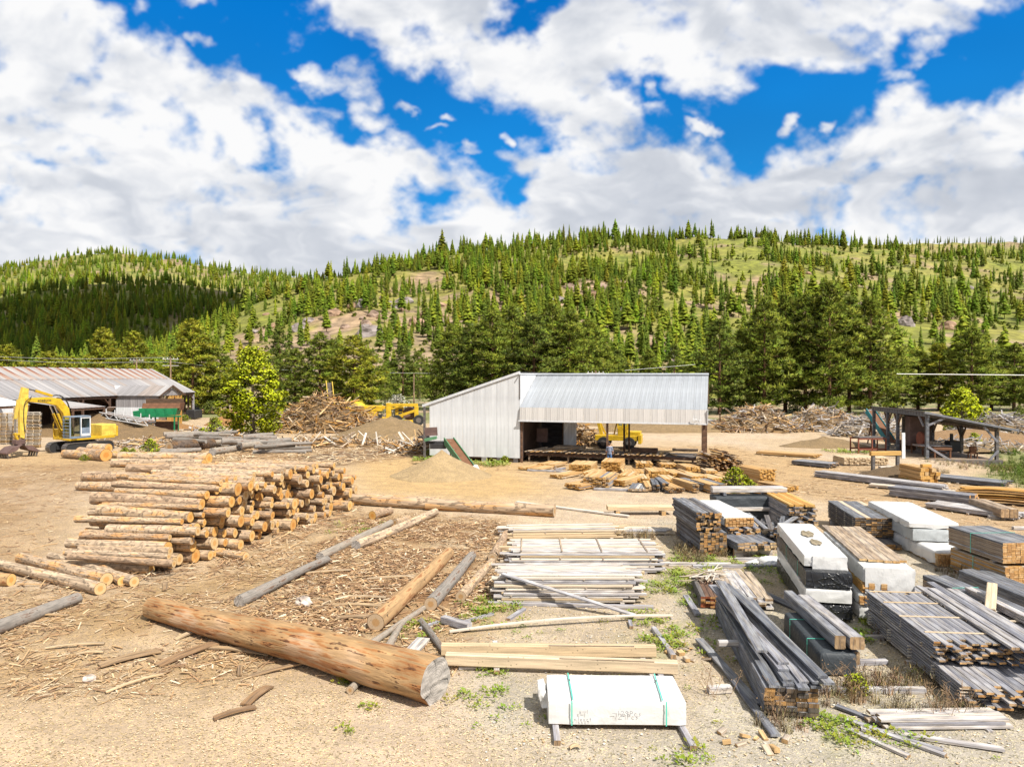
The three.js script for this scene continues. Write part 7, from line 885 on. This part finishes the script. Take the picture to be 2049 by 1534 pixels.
// heaps of slabs and sticks
const scrapMat = { warm: [M.fresh[0], M.fresh[2], M.gold[2], M.tan[0], M.fresh[1], M.brown[1], M.tan[2]], mixed: [M.tan[0], M.tan[1], M.fresh[0], M.silver[0], M.brown[1], M.fresh[2], M.pale[2], M.fresh[1]], grey: [M.silver[0], M.silver[1], M.grey[1], M.pale[2], M.tan[1], M.silver[2]] };
function scrapHeap(label, px, py, rx, rz, h, mats, n, len, extra, core = barkDirt) {
  const [x, , z] = G(px, py), t = thing('scrap_heap', label, 'scrap heap', [x, 0, z], 0);
  part('core', moundGeo(rx * 0.92, rz * 0.9, h * 0.8, px, 1.3, 0.1, 30), core, t);
  const put = () => { const a = rnd() * 6.283, r = Math.sqrt(rnd()), u = Math.cos(a) * r * rx, v = Math.sin(a) * r * rz, top = h * (1 - r ** 1.35) * (0.8 + 0.4 * fbm(u * 0.7 + px, v * 0.7, 2)), L = rr(len[0], len[1]); const dir = rr(0, 3.14), pit = rnd() < 0.3 ? rr(-0.9, 0.9) : rr(-0.35, 0.35); return { p: [u, Math.max(0.06, top + rr(-0.12, 0.1)), v], L, dir, pit, w: rr(0.07, 0.2), roll: rr(-1, 1) }; };
  const lens = [0.5, 0.7, 0.85, 1].map(f => Math.round(len[1] * f * 10) / 10);
  for (let k = 0; k < n; k++) { const s = put(); board('slab', t, pick(lens), 0.04, pick([0.08, 0.12, 0.18]), s.p, s.dir, pick(mats), pick(mats), s.pit, s.roll); }
  if (extra) { const list = []; for (let k = 0; k < extra; k++) { const s = put(); const e = new THREE.Euler(s.roll, s.dir, s.pit, 'YZX'); list.push({ x: s.p[0], y: s.p[1], z: s.p[2], q: new THREE.Quaternion().setFromEuler(e), s: new THREE.Vector3(s.L * 0.6, 1, rr(0.5, 1.3)) }); } const m = instanced('small_scrap', stickGeo, M.pale[0], list, t, () => { const k = rnd(), c = pick(mats).color; return lin(c.r * 1.6, c.g * 1.7, c.b * 1.9); }); m.userData = { kind: 'stuff' }; }
  return t;
}
const stickGeo = boardGeo(1, 0.03, 0.09, 3);
scrapHeap('tall heap of orange-brown slabs and sticks behind the bright leafy tree', 650, 862, 7.6, 4.4, 4.5, scrapMat.warm.concat(M.pale[2], M.fresh[1]), 290, [1.2, 3.6], 650); scrapHeap('low spread of pale sticks at the foot of the tall scrap heap', 655, 890, 7.5, 2.6, 0.6, scrapMat.warm.concat(M.pale), 130, [1.5, 3.2], 260);
scrapHeap('brown slab heap left of the grey one before the right-hand pines', 1512, 862, 6.3, 3.6, 3.1, scrapMat.mixed, 230, [1.0, 2.8], 420); scrapHeap('grey-brown slab heap right of the brown one', 1650, 860, 6.6, 3.6, 2.9, scrapMat.mixed.concat(scrapMat.grey), 220, [1.0, 2.8], 400); scrapHeap('silver-grey stick heap behind the pole shed posts', 1742, 872, 4.6, 3.0, 2.5, scrapMat.grey, 150, [1.0, 2.6], 260, tanDirt); scrapHeap('pale grey scrap heap at the far right edge', 2010, 872, 6.5, 3.5, 2.5, scrapMat.grey, 160, [1.2, 3.4], 260, tanDirt); scrapHeap('scattered grey sticks on the orange bank behind the pole shed', 1930, 895, 7, 3.0, 0.8, scrapMat.grey, 90, [0.8, 2.2], 160, tanDirt);
scrapHeap('slab heap seen inside the open bay left of the crane truck', 1162, 890, 2.9, 1.8, 1.9, scrapMat.warm, 110, [0.9, 2.2], 160); scrapHeap('grey scrap strewn along the earth bank right of the crane truck', 1350, 852, 9, 2.2, 1.4, scrapMat.grey, 120, [0.8, 2.4], 200, tanDirt); scrapHeap('pale stick pile leaning beside the low end of the white shed', 838, 905, 3.4, 1.4, 1.0, scrapMat.warm.concat(M.pale), 130, [1.4, 3.2], 200); scrapHeap('broken sticks and white scraps left of the bright leafy tree', 418, 880, 4.2, 2.2, 1.3, scrapMat.grey.concat(scrapMat.warm), 110, [0.8, 2.2], 160); scrapHeap('bark rubble strewn right of the excavator', 300, 890, 7.5, 3.2, 0.45, scrapMat.mixed, 120, [0.8, 2.2], 400);
{ const t = thing('steel_drums', 'white drum and crates standing behind the sorting table', 'drum', [XD(1122, 62), 0, -62], 0); part('drum', cylG(0, 0.5, 0, 0.45, 0.45, 1.0, 18), K.white, t); part('drum', cylG(0.9, 0.4, 0.4, 0.4, 0.4, 0.8, 18), K.white, t); part('crate', boxG(-0.9, 0.5, 0.2, 0.6, 1.0, 0.6), K.steel, t); }
{ const t = thing('rusty_bin', 'brown steel hopper frame behind the white panel in the bay', 'bin', [XD(1128, 70), 0, -70], 0.1); part('shell', boxG(0, 2.1, 0, 2.6, 0.8, 1.4), K.brownSteel, t); for (const [x, z] of [[-1.1, 0.5], [1.1, 0.5], [-1.1, -0.5], [1.1, -0.5]]) part('leg', boxG(x, 0.9, z, 0.16, 1.9, 0.16), K.brownSteel, t); part('upper_frame', merge([boxG(0, 3.0, 0, 2.4, 0.14, 1.2), boxG(-1.1, 2.8, 0, 0.14, 1.2, 0.14), boxG(1.1, 2.8, 0, 0.14, 1.2, 0.14)]), K.yellow2, t); }
// ---- chips, bark strips and loose sticks on the ground
seed(93);
function inside(name, x, z) { return sd(Z[name], x, z) < 0; }
function scatter(name, label, category, geo, mat, count, where, size, tones, flat = 0.25) {
  const list = []; for (let k = 0; k < count * 20 && list.length < count; k++) { const p = where(); if (!p) continue; const s = size(); list.push({ x: p[0], y: landY(p[0], p[1]) + 0.012 + rnd() * (s.h || 0.01), z: p[1], q: new THREE.Quaternion().setFromEuler(new THREE.Euler(rr(-flat, flat), rnd() * 6.283, rr(-flat, flat) * 0.5, 'YZX')), s: new THREE.Vector3(...s.s), t: rnd() }); }
  const g = new THREE.Group(); g.name = name; g.userData = { kind: 'stuff', label, category }; scene.add(g); const m = instanced(name + '_pieces', geo, mat, list, g, (s) => { const c = tones[Math.floor(s.t * tones.length) % tones.length], k = rr(0.8, 1.2); return lin(c[0] * k, c[1] * k, c[2] * k); }); return g;
}
const plain = std([1, 1, 1], 0.9), chip = boardGeo(1, 0.1, 1, 0), strip = (() => { const g = boardGeo(1, 0.5, 1, 1, 0.35).clone(); return g; })();
const region = (poly, far = 1) => { const xs = poly.map(p => p[0]), zs = poly.map(p => p[1]), x0 = Math.min(...xs), x1 = Math.max(...xs), z0 = Math.min(...zs), z1 = Math.max(...zs); return () => { const x = rr(x0, x1), z = rr(z0, z1); return sd(poly, x, z) < rr(-0.5, 0.8) && fbm(x * 0.9 + 7, z * 0.9, 3) > rr(0.25, 0.62) ? [x, z] : null; }; };
const warmT = [[0.44, 0.29, 0.15], [0.50, 0.36, 0.21], [0.34, 0.20, 0.10], [0.24, 0.14, 0.075], [0.56, 0.45, 0.31], [0.40, 0.25, 0.12], [0.30, 0.18, 0.09], [0.20, 0.12, 0.07]], paleT = [[0.66, 0.54, 0.37], [0.62, 0.50, 0.34], [0.54, 0.41, 0.25], [0.40, 0.28, 0.15], [0.48, 0.36, 0.22]];
scatter('bark_strips', 'shredded bark strips covering the ground between logs', 'bark', strip, plain, 9000, region(Z.debris), () => ({ s: [rr(0.06, 0.34) * (rnd() < 0.08 ? 2.2 : 1), 0.014, rr(0.01, 0.04)], h: 0.03 }), warmT);
scatter('bark_litter', 'thick brown bark litter between the grey poles and board piles', 'bark', strip, plain, 8000, region(Z.debris2), () => ({ s: [rr(0.06, 0.36) * (rnd() < 0.08 ? 2 : 1), 0.016, rr(0.012, 0.06)], h: 0.06 }), warmT.concat([[0.20, 0.10, 0.045], [0.16, 0.085, 0.04]]), 0.4);
const frontZone = zone([[-400, 1380], [480, 1330], [900, 1400], [1090, 1480], [1090, 1640], [-500, 1640]]);
scatter('wood_chips', 'pale wood chips strewn over the foreground sand', 'chips', chip, plain, 7000, region(frontZone), () => ({ s: [rr(0.012, 0.05), 0.04, rr(0.006, 0.022)], h: 0.008 }), paleT);
scatter('gravel_chips', 'grit and small chips strewn between the lumber stacks', 'gravel', chip, plain, 5000, region(Z.gravel), () => ({ s: [rr(0.02, 0.06), 0.08, rr(0.015, 0.045)], h: 0.005 }), paleT.concat([[0.5, 0.49, 0.46], [0.42, 0.4, 0.38], [0.56, 0.5, 0.42]]));
scatter('yard_rubble', 'bark and stick rubble strewn across the middle yard', 'bark', strip, plain, 3600, region(Z.bark), () => ({ s: [rr(0.2, 1.2), 0.03, rr(0.03, 0.1)], h: 0.06 }), warmT.concat(paleT)); scatter('road_litter', 'sparse wood splinters along the yard road', 'splinters', strip, plain, 1500, region(Z.road), () => ({ s: [rr(0.1, 0.7), 0.02, rr(0.02, 0.06)], h: 0.01 }), warmT); scatter('road_splinters', 'wood splinters lying on the right-hand yard track', 'splinters', strip, plain, 700, region(Z.right), () => ({ s: [rr(0.1, 0.6), 0.02, rr(0.02, 0.05)], h: 0.01 }), warmT.concat(paleT));
scatter('yard_splinters', 'sparse bark splinters on the open ground left of the log pile', 'splinters', strip, plain, 1400, region(Z.leftYard), () => ({ s: [rr(0.08, 0.6), 0.02, rr(0.015, 0.05)], h: 0.01 }), warmT); scatter('pile_litter', 'splinters and bark along the foot of the log pile', 'bark', strip, plain, 1300, region(zone([[150, 1185], [480, 1125], [720, 1025], [690, 1000], [300, 1100], [60, 1150]])), () => ({ s: [rr(0.2, 0.9), 0.02, rr(0.015, 0.05)], h: 0.08 }), warmT, 0.5);
// larger bark slabs and splinters that can be told apart
seed(95);
const slabBark = [[0.30, 0.19, 0.10], [0.36, 0.25, 0.14], [0.50, 0.36, 0.20], [0.58, 0.45, 0.28]].map(c => wood(c, true));
for (const [px, py, l, w, a, m, lab] of [[375, 1312, 1.5, 0.3, 1.0, 0, 'dark curved bark slab lying left of the great log'], [260, 1320, 1.3, 0.32, 0.75, 1, 'fanned bark slab on the sand at the left'], [515, 1395, 0.9, 0.22, 1.35, 0, 'upright brown bark slab in front of the great log'], [470, 1430, 0.8, 0.14, 0.6, 0, 'slender bark slab pointing to the bottom left'], [470, 1305, 1.9, 0.16, -0.25, 2, 'long pale splinter beside the great log'], [380, 1272, 0.8, 0.16, 0.95, 3, 'bent pale splinter at the left of the great log'], [575, 1340, 1.7, 0.1, 0.5, 1, 'thin bark strip under the great log'], [480, 1345, 0.5, 0.1, 1.9, 1, 'short bark sliver on the sand'], [150, 1295, 1.3, 0.09, 0.25, 3, 'thin pale stick lying on the left debris'], [180, 1310, 0.6, 0.08, 0.15, 3, 'short white splinter on the left debris'], [270, 1370, 1.2, 0.06, 0.9, 3, 'thin white strip on the sand'], [640, 1148, 2.0, 0.1, 0.25, 3, 'pale stick crossing the bark litter'], [790, 1158, 1.8, 0.12, 0.25, 3, 'grey-white stick left of the pale peeled log'], [720, 1198, 1.6, 0.12, -0.08, 3, 'flat pale splinter in the middle of the litter'], [725, 1215, 1.9, 0.16, -0.06, 2, 'broad tan splinter in the middle of the litter'], [720, 1238, 1.3, 0.18, 0.1, 1, 'broken bark slab below the tan splinter'], [985, 1218, 1.1, 0.12, 0.4, 3, 'broken pale slat by the weeds'], [870, 1215, 1.0, 0.1, 2.3, 2, 'thin tan sliver beside the grey log'], [765, 1330, 0.5, 0.2, 0.6, 3, 'small white slab near the great log'], [820, 1320, 0.6, 0.12, 1.4, 3, 'pale chunk behind the great log butt'], [560, 1250, 0.9, 0.12, 0.3, 1, 'bark piece right of the white stone'], [330, 1175, 1.0, 0.14, 2.0, 1, 'splintered bark piece at the foot of the pile'], [90, 1235, 1.2, 0.1, 0.1, 2, 'tan splinter behind the grey log'], [1150, 1500, 0.2, 0.08, 0.3, 3, 'tiny white chip before the white pack']]) single('bark_slab', lab, 'bark', boardGeo(l, 0.035, w, 1, 0.04), [slabBark[m], slabBark[m]], [...G(px, py)].map((v, i) => i === 1 ? 0.03 : v), [rr(-0.1, 0.1), a, rr(-0.03, 0.03)]);
for (const [px, py, s, lab] of [[608, 1212, 0.22, 'white stone lying in the bark litter'], [178, 1362, 0.1, 'small white stone on the left sand'], [1550, 1132, 0.12, 'small pale stone in the grass by the torn sheet']]) single('stone', lab, 'stone', rocks[1], std([0.66, 0.64, 0.60], 0.9, { map: rockTex }), [...G(px, py)].map((v, i) => i === 1 ? s * 0.5 : v), [0, rr(0, 6), 0]).scale.set(s * 1.3, s * 0.8, s);
for (let k = 0; k < 22; k++) { const c = pick([[1490, 1480], [1560, 1495], [1375, 1310], [1395, 1300], [1520, 1500]]), px = c[0] + rr(-45, 45), py = c[1] + rr(-14, 14); single('wood_chunk', 'small orange wood offcut lying on the gravel by the dark stack', 'offcut', boardGeo(rr(0.1, 0.28), pick([0.03, 0.05, 0.08]), rr(0.05, 0.16), 1), [pick([M.fresh[0], M.fresh[1], M.tan[1], M.pale[2]]), M.fresh[0]], [...G(px, py)].map((v, i) => i === 1 ? 0.01 : v), [rr(-0.35, 0.35), rnd() * 6, rr(-0.3, 0.3)], 'orange wood offcuts by the dark stack'); }
// ---- weeds, dry grass and bushes
seed(97);
const weedGeo = (() => { const L = new Leafy(); for (let k = 0; k < 26; k++) { const a = rnd() * 6.283, r = rr(0.02, 0.16), y = rr(0.0, 0.13), d = norm([Math.cos(a), rr(0.2, 1.2), Math.sin(a)]), s = norm(cross(d, [rr(-0.3, 0.3), 1, rr(-0.3, 0.3)])), l = rr(0.05, 0.11), p = [Math.cos(a) * r, y, Math.sin(a) * r], c = rr(0.75, 1.25), col = [0.25 * c, 0.31 * c, 0.03 * c], n = norm(add([0, 1, 0], d, 0.3)); const tip = add(p, d, l), A = add(add(p, d, l * 0.5), s, l * 0.32), B = add(add(p, d, l * 0.5), s, -l * 0.32); L.tri(p, A, tip, col, n); L.tri(p, tip, B, col, n); } return L.geo(); })();
const grassGeo = (col, n = 22, h = 0.4) => { const L = new Leafy(); for (let k = 0; k < n; k++) { const a = rnd() * 6.283, lean = rr(0.05, 0.6), hh = h * rr(0.5, 1.1), p = [rr(-0.08, 0.08), 0, rr(-0.08, 0.08)], m = [p[0] + Math.cos(a) * lean * hh * 0.4, hh * 0.6, p[2] + Math.sin(a) * lean * hh * 0.4], e = [p[0] + Math.cos(a) * lean * hh * 1.1, hh * 0.85, p[2] + Math.sin(a) * lean * hh * 1.1], s = [-Math.sin(a) * 0.006, 0, Math.cos(a) * 0.006], c = rr(0.75, 1.25), cc = col.map(q => q * c), nn = norm([Math.cos(a) * 0.5, 1, Math.sin(a) * 0.5]); L.tri(add(p, s, -1), add(p, s), m, cc, nn); L.tri(add(m, s), add(m, s, -1), e, cc, nn); } return L.geo(); };
const dryGeo = grassGeo([0.36, 0.27, 0.15]), greenGeo = grassGeo([0.16, 0.22, 0.03], 26, 0.35);
function patch(name, label, category, geo, mat, list) { const g = new THREE.Group(); g.name = numbered(name); g.userData = { kind: 'stuff', label, category }; scene.add(g); instanced('tufts', geo, mat, list, g, () => lin(rr(0.8, 1.2), rr(0.85, 1.15), rr(0.7, 1.2))); }
const tuft = (x, z, s) => ({ x, y: landY(x, z), z, a: rnd() * 6.283, s: new THREE.Vector3(s, s * rr(0.7, 1.2), s) });
const weedMat = foliage({ transmission: 0.25, thickness: 0 });
{ const list = []; for (const [nm, n] of [['weeds1', 260], ['weeds2', 90], ['weeds3', 300], ['weeds4', 90], ['weeds5', 100]]) { const f = region(Z[nm]); let k = 0; for (let q = 0; q < n * 14 && k < n; q++) { const p = f(); if (!p || fbm(p[0] * 1.3 + 20, p[1] * 1.3, 3) < 0.47) continue; list.push(tuft(p[0], p[1], rr(0.35, 0.95))); k++; } }
  for (let k = 0; k < 150; k++) { const [x, , z] = G(rr(950, 2049), rr(1180, 1530)); if (fbm(x * 0.8, z * 0.8, 3) > 0.5) list.push(tuft(x, z, rr(0.35, 0.8))); } for (const [px, py, n, r] of [[985, 1345, 14, 0.3], [990, 1390, 8, 0.3], [930, 1400, 8, 0.4], [690, 1368, 5, 0.15], [700, 1465, 4, 0.15], [740, 1415, 4, 0.15], [1390, 1515, 12, 0.3], [720, 1058, 30, 1.2], [1010, 1215, 30, 0.5], [1280, 1240, 20, 0.5], [1840, 962, 24, 0.7], [980, 930, 40, 1.4], [1925, 1024, 14, 0.6], [1640, 860, 50, 3], [855, 920, 30, 1.0], [1690, 905, 30, 1.5], [840, 1262, 20, 0.6]]) { const [x, , z] = G(px, py); for (let k = 0; k < n; k++) list.push(tuft(x + rr(-r, r), z + rr(-r, r), rr(0.4, 1.0) * (z < -40 ? 2.2 : 1))); }
  patch('weeds', 'low green leafy weeds growing between the lumber stacks', 'weeds', weedGeo, weedMat, list); }
{ const list = []; for (const [px, py, n, rx, rz] of [[1690, 1395, 40, 0.6, 0.4], [1800, 1370, 60, 0.8, 0.5], [1880, 1430, 50, 0.9, 0.3], [1450, 1110, 90, 1.3, 0.4], [1375, 1110, 60, 0.5, 1.2], [1790, 1280, 40, 0.4, 0.5], [1560, 1450, 12, 0.5, 0.3], [1270, 1075, 40, 0.8, 0.4], [1920, 1150, 40, 0.5, 0.5], [1960, 930, 120, 3, 3], [1850, 945, 60, 1.5, 0.6]]) { const [x, , z] = G(px, py); for (let k = 0; k < n; k++) list.push(tuft(x + rr(-rx, rx), z + rr(-rz, rz), rr(0.6, 1.3))); } patch('dry_grass', 'dry straw-coloured grass tufts around the stacks', 'grass', dryGeo, weedMat, list); }
{ const list = []; const f = region(Z.grassR); for (let k = 0; k < 9000 && list.length < 1500; k++) { const p = f(); if (p) list.push(tuft(p[0], p[1], rr(0.9, 2.2))); } for (let k = 0; k < 1400; k++) { const px = rr(-60, 2110), d = rr(104, 190), x = XD(px, d); if (fbm(x / 9, d / 9, 3) > 0.44) list.push(tuft(x, -d, rr(1.5, 3.2))); } patch('green_grass', 'green grass growing at the right edge and along the far yard edge', 'grass', greenGeo, weedMat, list); }
// bushes that can be told apart
const shrub = leafTree([0.38, 0.44, 0.02], 0.5, 0.02, 1100, 1.2, 0.9, 0.1), darkShrub = leafTree([0.2, 0.25, 0.025], 0.5, 0.02, 1400, 3, 0.9, 0.2);
for (const [px, py, h, w, lab] of [[1472, 984, 1.5, 1.1, 'round bright green bush between the small lumber stacks'], [1502, 985, 0.8, 1.2, 'small green bush right of the round bush in the row'], [300, 912, 1.5, 1.0, 'yellow-green bush standing left of the old log heap'], [250, 915, 0.9, 1.2, 'small green bush right of the excavator logs'], [265, 914, 0.8, 0.9, 'smaller green sprig beside the small bush'], [168, 922, 0.6, 1.2, 'tiny green sprig growing on the excavator logs'], [430, 880, 2.4, 0.9, 'tall yellow-green sapling left of the bright leafy tree'], [405, 885, 1.6, 1, 'low yellow-green sapling among the broken sticks'], [370, 842, 1.0, 1.4, 'green bush at the corner of the old barn'], [980, 922, 0.8, 1.3, 'green weed clump at the foot of the white wall'], [1010, 925, 0.6, 1.4, 'smaller green weed clump by the white wall'], [862, 912, 0.7, 1.6, 'green weed clump under the low end of the shed'], [1712, 1385, 0.5, 1.2, 'green weed bush between the dark stack and the front stack'], [1600, 1215, 0.4, 1.4, 'yellow-flowered weed clump beside the pale grey planks'], [1950, 892, 1.4, 1.0, 'yellow-green bush behind the pole shed corner'], [1835, 962, 0.5, 1.8, 'green tuft at the road edge beside the golden cants']]) { const [x, , z] = G(px, py); plantTree('bush', lab, 'bush', shrub, 1.2, leafMat, trunkGrey, x, z, h, w); }
for (let k = 0; k < 34; k++) { const px = -20 + k * 64 + rr(-20, 20), d = rr(112, 150), h = rr(1.6, 4.0); plantTree('understorey_bush', 'green bush under the pines along the far edge of the yard', 'bush', darkShrub, 3, leafMat, trunkGrey, XD(px, d), -d, h, rr(1, 1.6), 'bushes under the pines'); }
plantTree('blossom_bush', 'white flowering bush in front of the green field', 'bush', leafTree([0.6, 0.58, 0.5], 0.55, 0.02, 1500, 3, 0.9, 0.16), 3, leafMat, trunkGrey, XD(795, 118), -118, 3.6, 1.3);
// dry weed stalks standing at the stack feet
for (const [px, py, n, lab] of [[1370, 1080, 14, 'bare dry weed stalks against the left side of the dark stack'], [1500, 1105, 12, 'bare dry weed stalks before the low grey planks'], [1690, 1385, 16, 'dry brown weed stalks between the dark stack and front stack'], [1895, 1440, 16, 'dry weed stalks standing over the low board bundle'], [1430, 1395, 8, 'thin dry stalks left of the dark plank stack'], [1560, 1445, 8, 'thin dry stalks in front of the dark plank stack']]) { const [x, , z] = G(px, py), t = thing('dry_stalks', lab, 'weeds', [x, 0, z], 0), g = []; for (let k = 0; k < n; k++) { const a = rnd() * 6.283, r = rr(0, 0.5), p = [Math.cos(a) * r, 0, Math.sin(a) * r * 0.6], h = rr(0.3, 0.75), e = [p[0] + rr(-0.3, 0.3), h, p[2] + rr(-0.2, 0.2)]; g.push(tubeG([p, [(p[0] + e[0]) / 2 + rr(-0.05, 0.05), h * 0.55, (p[2] + e[2]) / 2], e], 0.005, 5, 4)); for (let q = 0; q < 3; q++) { const f = rr(0.4, 0.95), b = [mix(p[0], e[0], f), h * f, mix(p[2], e[2], f)]; g.push(tubeG([b, [b[0] + rr(-0.06, 0.06), b[1] + 0.06, b[2] + rr(-0.06, 0.06)], [b[0] + rr(-0.16, 0.16), b[1] + rr(0.08, 0.18), b[2] + rr(-0.1, 0.1)]], 0.0035, 4, 3)); } } part('stalks', merge(g), std([0.30, 0.20, 0.12], 0.95), t); part('seed_heads', merge(Array.from({ length: 10 }, () => { const s = new THREE.IcosahedronGeometry(0.012, 0); s.translate(rr(-0.5, 0.5), rr(0.3, 0.7), rr(-0.3, 0.3)); return s; })), std([0.36, 0.24, 0.14], 0.95), t); }
// ---- a cloud outside the picture, between the sun and the left-hand hill: its shadow lies on the slope
{ const g = new THREE.IcosahedronGeometry(1, 5), p = g.attributes.position; for (let i = 0; i < p.count; i++) { const v = new THREE.Vector3().fromBufferAttribute(p, i), k = 0.75 + 0.55 * fbm(v.x * 2 + 3, v.z * 2 + v.y, 4); p.setXYZ(i, v.x * k, v.y * k, v.z * k); } g.computeVertexNormals(); const c = new THREE.Vector3(-520, 110, -790).addScaledVector(SUN, 560); single('cloud', 'white cloud drifting above the frame over the left hill', 'cloud', g, std([0.85, 0.86, 0.88], 1), c.toArray()).scale.set(330, 40, 380); }
{ const [x, , z] = G(402, 822); const t = thing('black_tarp_heap', 'black tarp heap under the pines right of the barn', 'tarp', [x, 0, z], 0.2); part('cover', moundGeo(2.0, 1.3, 1.9, 71, 2.2, 0.08, 24), wrapTar, t); part('weight', boxG(-2.3, 0.3, 0.4, 1.3, 0.6, 0.6), K.rust, t); }
{ const [x, , z] = G(448, 828); for (let k = 0; k < 14; k++) { const r = rr(0.18, 0.28), dx = rr(-2.6, 2.6), y = r * 0.9 + (k > 8 ? 0.45 : 0), w = rr(1.6, 2.4); log('small orange log in the low pile beyond the bright leafy tree', [x + dx - w, y, z + rr(-0.8, 0.8)], [x + dx + w, y + 0.02, z + rr(-0.8, 0.8)], r, pick(logM.peeled), pick(logM.end), pick(logM.end), 'logs in the low orange pile'); } }
renderer.render(scene, camera);
